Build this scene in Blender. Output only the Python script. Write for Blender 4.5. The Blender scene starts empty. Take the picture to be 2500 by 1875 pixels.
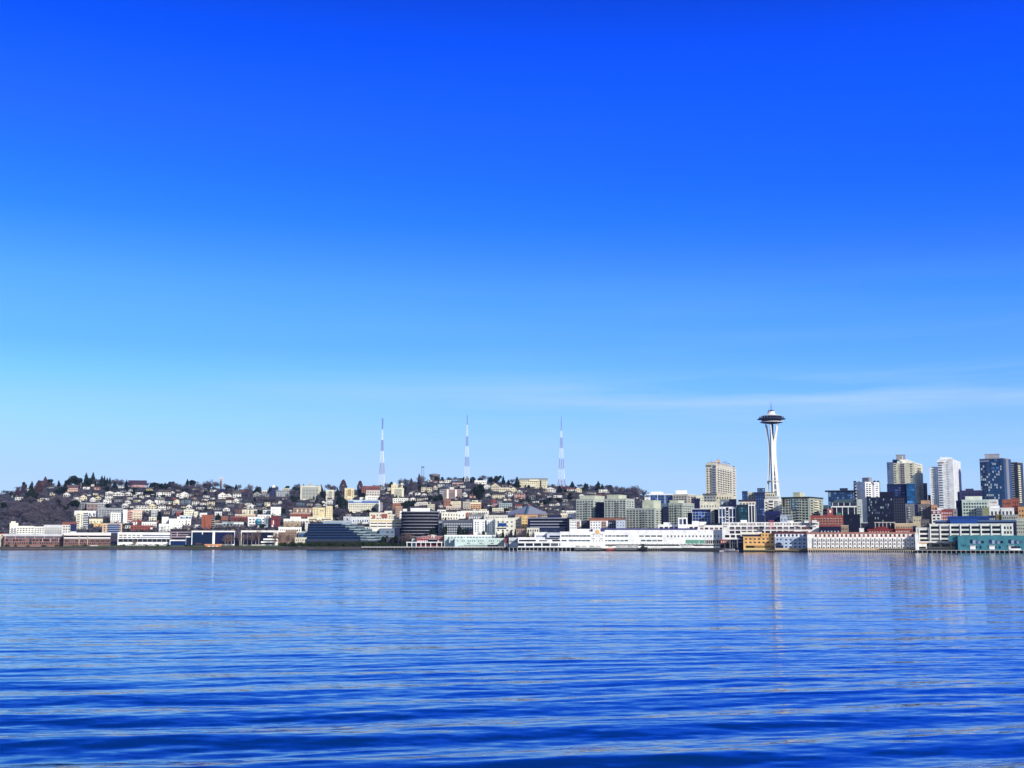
import bpy, bmesh, math, random
import numpy as np
from mathutils import Vector, Matrix
R = math.radians
scene = bpy.context.scene
COL = scene.collection
rnd = random.Random(7)

# ------------------------------------------------------------------ camera
F = 3018.0                       # focal length in photo pixels (photo is 2500 x 1875)
CAM_H = 10.0
PITCH = math.atan((1320.0 - 937.5) / F)
cam = bpy.data.cameras.new("camera")
cam.sensor_width = 36.0
cam.lens = 36.0 * F / 2500.0
cam.clip_start = 0.5
cam.clip_end = 60000
cam_ob = bpy.data.objects.new("camera", cam)
cam_ob.location = (0, 0, CAM_H)
cam_ob.rotation_euler = (R(90) + PITCH, 0, 0)
COL.objects.link(cam_ob)
scene.camera = cam_ob
scene.view_settings.view_transform = 'Standard'
scene.view_settings.look = 'None'
scene.view_settings.exposure = 0.0
scene.view_settings.gamma = 1.0
scene.cycles.max_bounces = 6
scene.cycles.diffuse_bounces = 2
scene.cycles.glossy_bounces = 3
scene.cycles.transparent_max_bounces = 4
scene.cycles.caustics_reflective = False
scene.cycles.caustics_refractive = False

# ------------------------------------------------------------------ sun and sky
SUN_AZ, SUN_EL = R(34), R(24)    # azimuth measured from behind the camera towards its right
sd = Vector((math.sin(SUN_AZ) * math.cos(SUN_EL), -math.cos(SUN_AZ) * math.cos(SUN_EL), math.sin(SUN_EL)))
sun = bpy.data.lights.new("sun", 'SUN')
sun.energy = 4.4
sun.angle = R(0.5)
sun.color = (1.0, 0.95, 0.86)
sun_ob = bpy.data.objects.new("sun", sun)
sun_ob.rotation_euler = sd.to_track_quat('Z', 'Y').to_euler()
COL.objects.link(sun_ob)


def lin(h):
    h = h.lstrip('#')
    return tuple(((c / 12.92) if c <= 0.04045 else ((c + 0.055) / 1.055) ** 2.4) for c in (int(h[i:i + 2], 16) / 255 for i in (0, 2, 4)))


def ramp(nt, stops, interp='LINEAR'):
    n = nt.nodes.new('ShaderNodeValToRGB')
    n.color_ramp.interpolation = interp
    el = n.color_ramp.elements
    while len(el) < len(stops):
        el.new(0.5)
    for e, (p, c) in zip(el, stops):
        e.position = p
        e.color = (*(lin(c) if isinstance(c, str) else c), 1)
    return n


world = bpy.data.worlds.new("World")
scene.world = world
world.use_nodes = True
nt = world.node_tree
nt.nodes.clear()
L = nt.links.new
out = nt.nodes.new('ShaderNodeOutputWorld')
bg = nt.nodes.new('ShaderNodeBackground')
bg.inputs['Strength'].default_value = 0.1
L(bg.outputs[0], out.inputs[0])
sky = nt.nodes.new('ShaderNodeTexSky')
sky.sky_type = 'NISHITA'
sky.sun_disc = False
sky.sun_elevation = SUN_EL
sky.sun_rotation = math.atan2(sd.x, sd.y)
sky.ozone_density = 4.0
tc = nt.nodes.new('ShaderNodeTexCoord')
sep = nt.nodes.new('ShaderNodeSeparateXYZ')
L(tc.outputs['Generated'], sep.inputs[0])


def math_node(nt, op, a, b=None, clamp=False):
    n = nt.nodes.new('ShaderNodeMath')
    n.operation = op
    n.use_clamp = clamp
    for i, v in enumerate((a, b)):
        if v is None:
            continue
        if isinstance(v, (int, float)):
            n.inputs[i].default_value = v
        else:
            nt.links.new(v, n.inputs[i])
    return n.outputs[0]


# elevation 0..~53 deg mapped to 0..1 by z/0.8; the blue of the air deepens with height and towards the sun side
zz = math_node(nt, 'MULTIPLY', sep.outputs['Z'], 1.25, True)
SKY_L = [(0.0, 'c8e6fd'), (0.06, 'c0e4ff'), (0.118, 'a5e2ff'), (0.1625, '82d3fd'), (0.19, '6ec1fa'), (0.249, '5cb0fc'), (0.278, '4aa0fb'), (0.315, '308cfc'), (0.361, '247afb'), (0.403, '216cfb'), (0.442, '1462fa'), (0.48, '0057fb'), (0.518, '004cf0'), (0.62, '003fd0'), (0.8, '0030a0'), (1.0, '00207c')]
SKY_R = [(0.0, 'bcdffc'), (0.06, 'aedafe'), (0.10, '94ccff'), (0.135, '78bcfc'), (0.16, '69b2fb'), (0.20, '56a3fe'), (0.243, '3e90ff'), (0.281, '2d7aff'), (0.308, '2072ff'), (0.345, '1066ff'), (0.378, '0a60ff'), (0.421, '005aff'), (0.483, '004cec'), (0.518, '0042de'), (0.62, '0037c2'), (0.8, '002a96'), (1.0, '001c74')]
rl, rr = ramp(nt, SKY_L), ramp(nt, SKY_R)
L(zz, rl.inputs[0])
L(zz, rr.inputs[0])
side = nt.nodes.new('ShaderNodeMapRange')
L(sep.outputs['X'], side.inputs[0])
side.inputs[1].default_value = -0.40
side.inputs[2].default_value = 0.40
mixs = nt.nodes.new('ShaderNodeMix')
mixs.data_type = 'RGBA'
L(side.outputs[0], mixs.inputs['Factor'])
L(rl.outputs[0], mixs.inputs[6])
L(rr.outputs[0], mixs.inputs[7])
# thin cirrus: stretched noise, only low over the horizon
mp = nt.nodes.new('ShaderNodeMapping')
mp.inputs['Scale'].default_value = (2.2, 2.2, 30.0)
mp.inputs['Rotation'].default_value = (0, R(1.2), 0)
L(tc.outputs['Generated'], mp.inputs[0])
nz = nt.nodes.new('ShaderNodeTexNoise')
nz.inputs['Scale'].default_value = 1.6
nz.inputs['Detail'].default_value = 6
nz.inputs['Roughness'].default_value = 0.55
L(mp.outputs[0], nz.inputs['Vector'])
cr = ramp(nt, [(0.38, (0, 0, 0)), (0.66, (1, 1, 1))])
L(nz.outputs[0], cr.inputs[0])
hb = ramp(nt, [(0.0, (.9, .9, .9)), (0.08, (.9, .9, .9)), (0.10, (.5, .5, .5)), (0.112, (.12, .12, .12)), (0.122, (.35, .35, .35)), (0.136, (1, 1, 1)), (0.150, (.8, .8, .8)), (0.172, (.12, .12, .12)), (0.30, (.0, .0, .0))])
L(zz, hb.inputs[0])
cside = nt.nodes.new('ShaderNodeMapRange')
L(sep.outputs['X'], cside.inputs[0])
cside.inputs[1].default_value, cside.inputs[2].default_value = -0.30, 0.16
cside.inputs[3].default_value, cside.inputs[4].default_value = 0.12, 1.0
cf = math_node(nt, 'MULTIPLY', math_node(nt, 'MULTIPLY', math_node(nt, 'MULTIPLY', cr.outputs[0], hb.outputs[0]), cside.outputs[0]), 0.7)
mixc = nt.nodes.new('ShaderNodeMix')
mixc.data_type = 'RGBA'
L(cf, mixc.inputs['Factor'])
mixc_in = mixc
mixc.inputs[7].default_value = (*lin('bcdcff'), 1)
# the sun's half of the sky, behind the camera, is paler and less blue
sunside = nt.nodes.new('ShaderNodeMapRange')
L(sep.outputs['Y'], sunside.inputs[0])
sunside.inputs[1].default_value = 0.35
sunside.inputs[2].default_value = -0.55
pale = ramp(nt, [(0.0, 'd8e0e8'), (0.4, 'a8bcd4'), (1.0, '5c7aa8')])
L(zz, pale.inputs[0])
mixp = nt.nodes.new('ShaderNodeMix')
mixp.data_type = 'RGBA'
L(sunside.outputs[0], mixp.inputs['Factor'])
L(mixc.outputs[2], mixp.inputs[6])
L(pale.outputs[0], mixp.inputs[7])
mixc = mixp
# the photographed blue is past white level over most of the sky: let its radiance exceed 1
bl = nt.nodes.new('ShaderNodeMapRange')
L(ramp(nt, [(0.02, (0, 0, 0)), (0.14, (1, 1, 1)), (0.40, (1, 1, 1)), (0.47, (.3, .3, .3)), (0.51, (0, 0, 0))]).outputs[0], bl.inputs[0])
L(zz, bl.inputs[0].links[0].from_node.inputs[0])
bl.inputs[3].default_value, bl.inputs[4].default_value = 1.0, 1.42
cmb = nt.nodes.new('ShaderNodeCombineXYZ')
cmb.inputs[0].default_value = cmb.inputs[1].default_value = 1.0
L(bl.outputs[0], cmb.inputs[2])
mulb = nt.nodes.new('ShaderNodeVectorMath')
mulb.operation = 'MULTIPLY'
L(mixs.outputs[2], mulb.inputs[0])
L(cmb.outputs[0], mulb.inputs[1])
L(mulb.outputs[0], mixc_in.inputs[6])
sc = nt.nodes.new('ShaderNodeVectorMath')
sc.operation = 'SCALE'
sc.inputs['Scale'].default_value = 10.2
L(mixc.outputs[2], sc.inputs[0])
ns = nt.nodes.new('ShaderNodeVectorMath')
ns.operation = 'SCALE'
ns.inputs['Scale'].default_value = 0.02
L(sky.outputs[0], ns.inputs[0])
add = nt.nodes.new('ShaderNodeVectorMath')
add.operation = 'ADD'
L(sc.outputs[0], add.inputs[0])
L(ns.outputs[0], add.inputs[1])
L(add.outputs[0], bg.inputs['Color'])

# ------------------------------------------------------------------ photo pixel <-> world
CP, SP = math.cos(PITCH), math.sin(PITCH)


def ray(px, py):
    a, b = (px - 1250.0) / F, (937.5 - py) / F
    return Vector((a, CP - b * SP, SP + b * CP))


def azim(px, py=1270.0):
    d = ray(px, py)
    return math.atan2(d.x, d.y)


def at(px, py, Y):
    d = ray(px, py)
    t = Y / d.y
    return Vector((d.x * t, Y, CAM_H + d.z * t))


def project(p):
    x, y, z = p[0], p[1], p[2] - CAM_H
    w = y * CP + z * SP
    return 1250 + F * x / w, 937.5 - F * (z * CP - y * SP) / w


ZX = [0, 310, 620, 930, 1240, 1550, 1860, 2170]
ZS = 320 / 2212.0


def zp(k, X, Y):
    """reading k of the survey (a 320 pixel wide window of the photo) -> photo pixel"""
    if k == 8:
        return 2130 + X * .16757, 1080 + Y * .16757
    return ZX[k] + X * ZS, 1120 + Y * ZS


def interp(x, pts):
    if x <= pts[0][0]:
        return pts[0][1]
    for (x0, y0), (x1, y1) in zip(pts, pts[1:]):
        if x <= x1:
            return y0 + (y1 - y0) * (x - x0) / (x1 - x0)
    return pts[-1][1]


SHORE_ROW = [(-900, 1341), (0, 1341.5), (900, 1341), (1060, 1341.5), (1500, 1344.3), (1800, 1346.3), (2180, 1348), (2500, 1349), (3400, 1350)]
CREST_ROW = [(-900, 1222), (0, 1207), (58, 1195), (174, 1185), (290, 1187), (430, 1192), (540, 1194), (620, 1199), (740, 1200), (860, 1199), (940, 1193), (1050, 1175), (1150, 1173), (1300, 1184),
             (1400, 1189), (1480, 1196), (1560, 1206), (1600, 1222), (1700, 1262), (1900, 1290), (3400, 1292)]


def shoreY(px):
    return CAM_H * F / (interp(px, SHORE_ROW) - 1320.0) * 1.0


Y_FOOT, Y_CREST = 1520.0, 2600.0


def ground(px, Y):
    """height of the land on the sight line of photo column px, at depth Y"""
    q = 3.0
    sy = shoreY(px)
    c = interp(px, CREST_ROW)
    if Y <= Y_FOOT:
        zf = CAM_H + 12 / F * Y_FOOT
        t = max(0.0, (Y - sy - 50) / (Y_FOOT - sy - 50))
        return q + (zf - q) * min(1, t)
    t = min(1.0, (Y - Y_FOOT) / (Y_CREST - Y_FOOT))
    g = 1308 + (c - 1308) * t
    z = at(1250, g, Y).z
    if Y > Y_CREST:
        z = at(1250, c, Y_CREST).z
        z -= max(0, Y - Y_CREST - 150) * 0.03
    return z


def hillY(px, row):
    """depth at which the hillside is seen at photo row `row`"""
    c = interp(px, CREST_ROW)
    t = (1308 - row) / (1308 - c)
    return Y_FOOT + (Y_CREST - Y_FOOT) * max(0.02, min(1.02, t))


# ------------------------------------------------------------------ materials
MATS = {}


def new_mat(name):
    m = bpy.data.materials.new(name)
    m.use_nodes = True
    n = m.node_tree
    return m, n, n.nodes['Principled BSDF']


def wall_mat(h, rough=0.8, var=0.16, scale=0.25):
    key = ('wall', h, rough, var, scale)
    if key in MATS:
        return MATS[key]
    m, n, p = new_mat("paint_" + h)
    c = lin(h)
    g_ = .3 * c[0] + .59 * c[1] + .11 * c[2]
    ds = .30 if g_ > .08 else .08
    c = tuple(x * (1 - ds) + g_ * ds for x in c)
    tcn = n.nodes.new('ShaderNodeTexCoord')
    nz = n.nodes.new('ShaderNodeTexNoise')
    nz.inputs['Scale'].default_value = scale
    nz.inputs['Detail'].default_value = 4
    n.links.new(tcn.outputs['Object'], nz.inputs['Vector'])
    lo = tuple(x * (1 - var) for x in c)
    hi = tuple(min(1, x * (1 + var)) for x in c)
    r = ramp(n, [(0.3, lo), (0.7, hi)])
    n.links.new(nz.outputs[0], r.inputs[0])
    n.links.new(r.outputs[0], p.inputs['Base Color'])
    p.inputs['Roughness'].default_value = rough
    p.inputs['Specular IOR Level'].default_value = 0.25
    MATS[key] = m
    return m


def glass_mat(h='0a1020', rough=0.12):
    key = ('glass', h, rough)
    if key in MATS:
        return MATS[key]
    m, n, p = new_mat("window_glass_" + h)
    oi = n.nodes.new('ShaderNodeObjectInfo')
    c = lin(h)
    r = ramp(n, [(0.0, tuple(x * .5 for x in c)), (0.8, tuple(x * 1.5 for x in c)), (0.86, tuple(x * 2.2 + .04 for x in c)), (1.0, tuple(x * 3 + .08 for x in c))])
    n.links.new(oi.outputs['Random'], r.inputs[0])
    n.links.new(r.outputs[0], p.inputs['Base Color'])
    p.inputs['Roughness'].default_value = rough
    p.inputs['Specular IOR Level'].default_value = 0.3
    MATS[key] = m
    return m


def leaf_mat(name, c1, c2):
    m, n, p = new_mat(name)
    oi = n.nodes.new('ShaderNodeObjectInfo')
    geo = n.nodes.new('ShaderNodeNewGeometry')
    mx = math_node(n, 'ADD', math_node(n, 'MULTIPLY', oi.outputs['Random'], 0.7), math_node(n, 'MULTIPLY', geo.outputs['Random Per Island'], 0.3))
    r = ramp(n, [(0.0, c1), (1.0, c2)])
    n.links.new(mx, r.inputs[0])
    n.links.new(r.outputs[0], p.inputs['Base Color'])
    p.inputs['Roughness'].default_value = 0.9
    p.inputs['Specular IOR Level'].default_value = 0.1
    return m


def mesh_obj(name, verts, faces, mat, parent=None, loc=None, smooth=False):
    me = bpy.data.meshes.new(name)
    me.from_pydata([tuple(v) for v in verts], [], [tuple(f) for f in faces])
    if mat is not None:
        me.materials.append(mat)
    if smooth:
        me.polygons.foreach_set('use_smooth', [True] * len(me.polygons))
    me.update()
    o = bpy.data.objects.new(name, me)
    COL.objects.link(o)
    if parent is not None:
        o.parent = parent
    if loc is not None:
        o.location = loc
    return o


def grid_obj(name, P, mat):
    """P: (rows, cols, 3) array -> one sheet"""
    nr, nc = P.shape[:2]
    me = bpy.data.meshes.new(name)
    idx = np.arange(nr * nc).reshape(nr, nc)
    q = np.stack([idx[:-1, :-1], idx[:-1, 1:], idx[1:, 1:], idx[1:, :-1]], -1).reshape(-1, 4)
    me.vertices.add(nr * nc)
    me.vertices.foreach_set('co', P.reshape(-1).astype(np.float32))
    me.loops.add(q.size)
    me.loops.foreach_set('vertex_index', q.reshape(-1).astype(np.int32))
    me.polygons.add(len(q))
    me.polygons.foreach_set('loop_start', (np.arange(len(q)) * 4).astype(np.int32))
    me.polygons.foreach_set('loop_total', np.full(len(q), 4, np.int32))
    me.polygons.foreach_set('use_smooth', np.ones(len(q), bool))
    me.materials.append(mat)
    me.update(calc_edges=True)
    o = bpy.data.objects.new(name, me)
    COL.objects.link(o)
    return o


# ------------------------------------------------------------------ water: one polar sheet, real swell in the near field
def make_water():
    m, n, p = new_mat("bay_water")
    p.inputs['Base Color'].default_value = (0.0, 0.028, 0.125, 1)
    p.inputs['IOR'].default_value = 1.75
    p.inputs['Specular Tint'].default_value = (0.72, 0.86, 1.0, 1)
    p.inputs['Specular IOR Level'].default_value = 0.5
    geo = n.nodes.new('ShaderNodeNewGeometry')

    def noise(scale, vec, detail=3, rough=.5, color=False):
        mp = n.nodes.new('ShaderNodeMapping')
        mp.inputs['Scale'].default_value = vec
        mp.inputs['Rotation'].default_value = (0, 0, R(-12))
        n.links.new(geo.outputs['Position'], mp.inputs[0])
        t = n.nodes.new('ShaderNodeTexNoise')
        t.inputs['Scale'].default_value = scale
        t.inputs['Detail'].default_value = detail
        t.inputs['Roughness'].default_value = rough
        n.links.new(mp.outputs[0], t.inputs['Vector'])
        return t.outputs[1] if color else t.outputs[0]
    # wind streaks: how ruffled the surface is, in long patches
    patch = ramp(n, [(0.36, (.55, .55, .55)), (0.60, (1, 1, 1))])
    n.links.new(noise(0.010, (.25, 1.0, 1), 4, .6), patch.inputs[0])
    sp = n.nodes.new('ShaderNodeSeparateXYZ')
    n.links.new(geo.outputs['Position'], sp.inputs[0])
    reach = n.nodes.new('ShaderNodeMapRange')        # open water is more ruffled than the lee of the wake
    n.links.new(sp.outputs['Y'], reach.inputs[0])
    reach.inputs[1].default_value, reach.inputs[2].default_value = 70, 420
    reach.inputs[3].default_value, reach.inputs[4].default_value = RUFFLE_NEAR, RUFFLE_FAR
    k = math_node(n, 'MULTIPLY', patch.outputs[0], reach.outputs[0])

    def vec(op, a, b=None, sc=None):
        v = n.nodes.new('ShaderNodeVectorMath')
        v.operation = op
        for i, x in enumerate((a, b)):
            if x is None:
                continue
            if isinstance(x, tuple):
                v.inputs[i].default_value = x
            else:
                n.links.new(x, v.inputs[i])
        if sc is not None:
            if isinstance(sc, float):
                v.inputs['Scale'].default_value = sc
            else:
                n.links.new(sc, v.inputs['Scale'])
        return v.outputs[0]
    fine = vec('MULTIPLY', vec('SUBTRACT', noise(1.9, (.32, 1.0, 1), 5, .62, True), (.5, .5, .5)), (.15, 1.0, 0.0))
    chop = vec('MULTIPLY', vec('SUBTRACT', noise(0.28, (.2, 1.0, 1), 3, .55, True), (.5, .5, .5)), (.10, 1.0, 0.0))
    slope = vec('SCALE', vec('ADD', vec('SCALE', fine, None, .9), vec('SCALE', chop, None, .8)), None, k)
    # normals tilted toward the camera, varying with distance, to shape what the water reflects
    lean = ramp(n, [(q, (v, v, v)) for q, v in ((0.04, .20), (0.11, .40), (0.30, .42), (0.37, .40), (0.46, .32), (0.9, .27))])
    n.links.new(math_node(n, 'DIVIDE', sp.outputs['Y'], 1400.0, True), lean.inputs[0])
    tilt = vec('SCALE', (0.0, -LEAN, 0.0), None, math_node(n, 'MULTIPLY', lean.outputs[0], patch.outputs[0]))
    n.links.new(vec('NORMALIZE', vec('ADD', vec('ADD', geo.outputs['Normal'], slope), tilt)), p.inputs['Normal'])
    p.inputs['Roughness'].default_value = 0.06
    th = np.radians(np.concatenate([np.arange(-180, -28, 4.0), np.arange(-28, 28.01, 0.075), np.arange(32, 180.1, 4.0)]))
    rr = [4.0, 12.0, 25.0, 38.0]
    while rr[-1] < 420:
        rr.append(rr[-1] * 1.0042)
    while rr[-1] < 5600:
        rr.append(rr[-1] * 1.25)
    rr = np.array(rr)
    T, Q = np.meshgrid(th, rr)
    X, Y = Q * np.sin(T), Q * np.cos(T)
    g = np.random.default_rng(4)
    Z = np.zeros_like(X)
    # wake swell: crests running slightly away to the right
    A = np.radians(14.0)
    bend = 2.0 * np.sin(X / 37.0 + 0.6) + 1.2 * np.sin(X / 17.0 + Y / 31.0)
    s = -np.sin(A) * X + np.cos(A) * Y + bend
    env = 0.55 + 0.45 * np.sin(s / 29.0 + X / 60.0 + 1.0)
    Z += 0.29 * env * np.sin(2 * np.pi * s / 9.4) + 0.02 * np.sin(2 * np.pi * s / 4.1 + X / 9.0)
    for i in range(46):
        lam = 0.8 * (4.5 / 0.8) ** g.random()
        a = A + g.normal(0, 0.2)
        k = 2 * np.pi / lam
        amp = 0.0026 * lam ** 0.9 * g.uniform(.5, 1.2)
        ph = g.uniform(0, 6.28)
        u = -np.sin(a) * X + np.cos(a) * Y
        v = np.cos(a) * X + np.sin(a) * Y
        Z += amp * np.sin(k * u + ph + 1.3 * np.sin(v / (lam * 2.2) + ph * 3)) * (0.6 + 0.4 * np.sin(v / (lam * 3.1) + u / (lam * 4) + ph))
    fade = np.clip((165 - Q) / 85, 0.07, 1) * np.clip((400 - Q) / 150, 0, 1) * np.clip((Q - 12) / 25, 0, 1) * np.clip((np.radians(28) - np.abs(T)) / np.radians(2), 0, 1)
    Z *= fade
    o = grid_obj("water", np.stack([X, Y, Z], -1)[:, ::-1], m)
    o['kind'] = 'structure'


RUFFLE_NEAR, RUFFLE_FAR = 0.33, 0.40
LEAN = 0.10
make_water()


# ------------------------------------------------------------------ land
def make_land():
    m, n, p = new_mat("hill_ground")
    geo = n.nodes.new('ShaderNodeNewGeometry')
    t = n.nodes.new('ShaderNodeTexNoise')
    t.inputs['Scale'].default_value = 0.03
    t.inputs['Detail'].default_value = 8
    n.links.new(geo.outputs['Position'], t.inputs['Vector'])
    r = ramp(n, [(0.3, (.022, .026, .024)), (0.5, (.052, .045, .055)), (0.62, (.030, .038, .026)), (0.8, (.09, .08, .085))])
    n.links.new(t.outputs[0], r.inputs[0])
    n.links.new(r.outputs[0], p.inputs['Base Color'])
    p.inputs['Roughness'].default_value = 0.95
    cols = np.arange(-900, 3401, 20)
    rows = []
    for px in cols:
        sy = shoreY(px)
        col = [(sy + 0.6, -1.0), (sy + 0.8, 1.6), (sy + 3, 3.0), (sy + 25, 3.0), (sy + 50, 3.0), (sy + 51, 3.0)]
        for Y in np.linspace(sy + 80, Y_FOOT, 8):
            col.append((Y, ground(px, Y)))
        for Y in np.linspace(Y_FOOT + 30, Y_CREST + 40, 40):
            col.append((Y, ground(px, Y)))
        for Y in np.linspace(Y_CREST + 150, 5000, 8):
            col.append((Y, ground(px, Y)))
        rows.append([(math.tan(azim(px)) * y, y, z) for y, z in col])
    o = grid_obj("ground", np.array(rows).transpose(1, 0, 2)[:, ::-1], m)
    o['kind'] = 'structure'


make_land()


# ------------------------------------------------------------------ the air: one even box of haze round everything
def make_haze():
    m = bpy.data.materials.new("haze_air")
    m.use_nodes = True
    n = m.node_tree
    n.nodes.clear()
    o = n.nodes.new('ShaderNodeOutputMaterial')
    v = n.nodes.new('ShaderNodeVolumePrincipled')
    v.inputs['Color'].default_value = (0.45, 0.68, 1.0, 1)
    v.inputs['Density'].default_value = HAZE
    v.inputs['Anisotropy'].default_value = 0.2
    n.links.new(v.outputs[0], o.inputs['Volume'])
    w, z0, z1 = 5700, -4, 330
    vs = [(x, y, z) for z in (z0, z1) for x, y in ((-w, -w), (w, -w), (w, w), (-w, w))]
    h = mesh_obj("haze", vs, [(0, 1, 5, 4), (1, 2, 6, 5), (2, 3, 7, 6), (3, 0, 4, 7), (4, 5, 6, 7), (3, 2, 1, 0)], m)
    h['kind'] = 'stuff'
    h['label'] = 'thin blue haze over the bay and the hill'


HAZE = 0.00003
if HAZE:
    make_haze()
# ------------------------------------------------------------------ kit: things, faces, panels
UNIT = {}
LANDMARKS = []
BLD_BOX = []
FRONTS = []                      # (photo columns, depth) of the waterfront fronts


def unit_box(mat):
    me = UNIT.get(mat.name)
    if me is None:
        me = bpy.data.meshes.new("panel_" + mat.name)
        v = [(x, y, z) for x in (-.5, .5) for y in (-.5, .5) for z in (-.5, .5)]
        f = [(0, 1, 3, 2), (4, 6, 7, 5), (0, 4, 5, 1), (2, 3, 7, 6), (0, 2, 6, 4), (1, 5, 7, 3)]
        me.from_pydata(v, [], f)
        me.materials.append(mat)
        UNIT[mat.name] = me
    return me


def panel(name, parent, origin, c, yaw, dims, mat):
    o = bpy.data.objects.new(name, unit_box(mat))
    COL.objects.link(o)
    o.parent = parent
    o.location = (c[0] - origin[0], c[1] - origin[1], c[2] - origin[2])
    o.rotation_euler = (0, 0, yaw)
    o.scale = dims
    return o


def tag(o, label, cat, group=None):
    o['label'] = label
    o['category'] = cat
    if group:
        o['group'] = group
    return o


def M(c):
    if not isinstance(c, str):
        return c
    if c[0] == '#':
        return glass_mat(c[1:])
    return wall_mat(c)


GL = '#0b1024'       # dark window glass
GB = '#123a78'       # blue glass
GT = '#1c4a5a'       # teal glass


class Face:
    def __init__(s, thing, k, O, u, W, n, z0, z1):
        s.t, s.k, s.O, s.u, s.W, s.n, s.z0, s.z1 = thing, k, Vector(O), Vector(u), W, Vector(n), z0, z1
        s.yaw = math.atan2(u[1], u[0])

    def uz(s, X, Y):
        d = ray(*zp(s.k, X, Y))
        h = Vector((d.x, d.y))
        t = s.O.dot(s.n) / h.dot(s.n)
        return (h * t - s.O).dot(s.u), CAM_H + d.z * t

    def put(s, u0, u1, z0, z1, mat, name, proud, thick):
        u0, u1 = max(0.05, u0), min(s.W - 0.05, u1)
        if u1 - u0 < .15 or z1 - z0 < .1:
            return None
        c = s.O + s.u * ((u0 + u1) / 2) + s.n * (proud - thick / 2)
        return panel(name, s.t.root, s.t.o, (c.x, c.y, (z0 + z1) / 2), s.yaw, (u1 - u0, thick, z1 - z0), M(mat))

    def rect(s, Xa, Xb, Ya, Yb, mat=GL, name='window', proud=.12, thick=.3):
        ua, za = s.uz(Xa, Ya)
        ub, zb = s.uz(Xb, Yb)
        return s.put(ua, ub, zb, za, mat, name, proud, thick)

    def grid(s, Xa, Xb, Ya, Yb, nc, nr, wf=.55, hf=.5, mat=GL, name='window', proud=.1, thick=.25, skip=()):
        ua, za = s.uz(Xa, Ya)
        ub, zb = s.uz(Xb, Yb)
        du, dz = (ub - ua) / nc, (za - zb) / nr
        todo = []
        for r in range(nr):
            for c in range(nc):
                if (c, r) in skip or r in skip:
                    continue
                u = ua + (c + .5) * du
                z = za - (r + .5) * dz
                todo.append((u - du * wf / 2, u + du * wf / 2, z - dz * hf / 2, z + dz * hf / 2))
        s.t.flush(s, todo, mat, name, proud, thick)

    def bands(s, Xa, Xb, Ya, Yb, n, hf=.5, mat=GL, name='ribbon_window', proud=.1, thick=.3):
        s.grid(Xa, Xb, Ya, Yb, 1, n, 1.0, hf, mat, name, proud, thick)

    def balc(s, Xa, Xb, Ya, Yb, n, mat, hf=.34, proud=1.5):
        ua, za = s.uz(Xa, Ya)
        ub, zb = s.uz(Xb, Yb)
        dz = (za - zb) / n
        for r in range(n):
            z = za - (r + 1) * dz
            s.put(ua, ub, z, z + dz * hf, mat, 'balcony', proud, proud + .1)

    def piers(s, Xa, Xb, Ya, Yb, n, wf, mat, name='pier_column', proud=.3, thick=.5):
        ua, za = s.uz(Xa, Ya)
        ub, zb = s.uz(Xb, Yb)
        du = (ub - ua) / max(1, n - 1)
        w = du * wf
        for i in range(n):
            u = ua + i * du
            s.put(max(0.06, u - w / 2), min(s.W - .06, u + w / 2), zb, za, mat, name, proud, thick)


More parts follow.
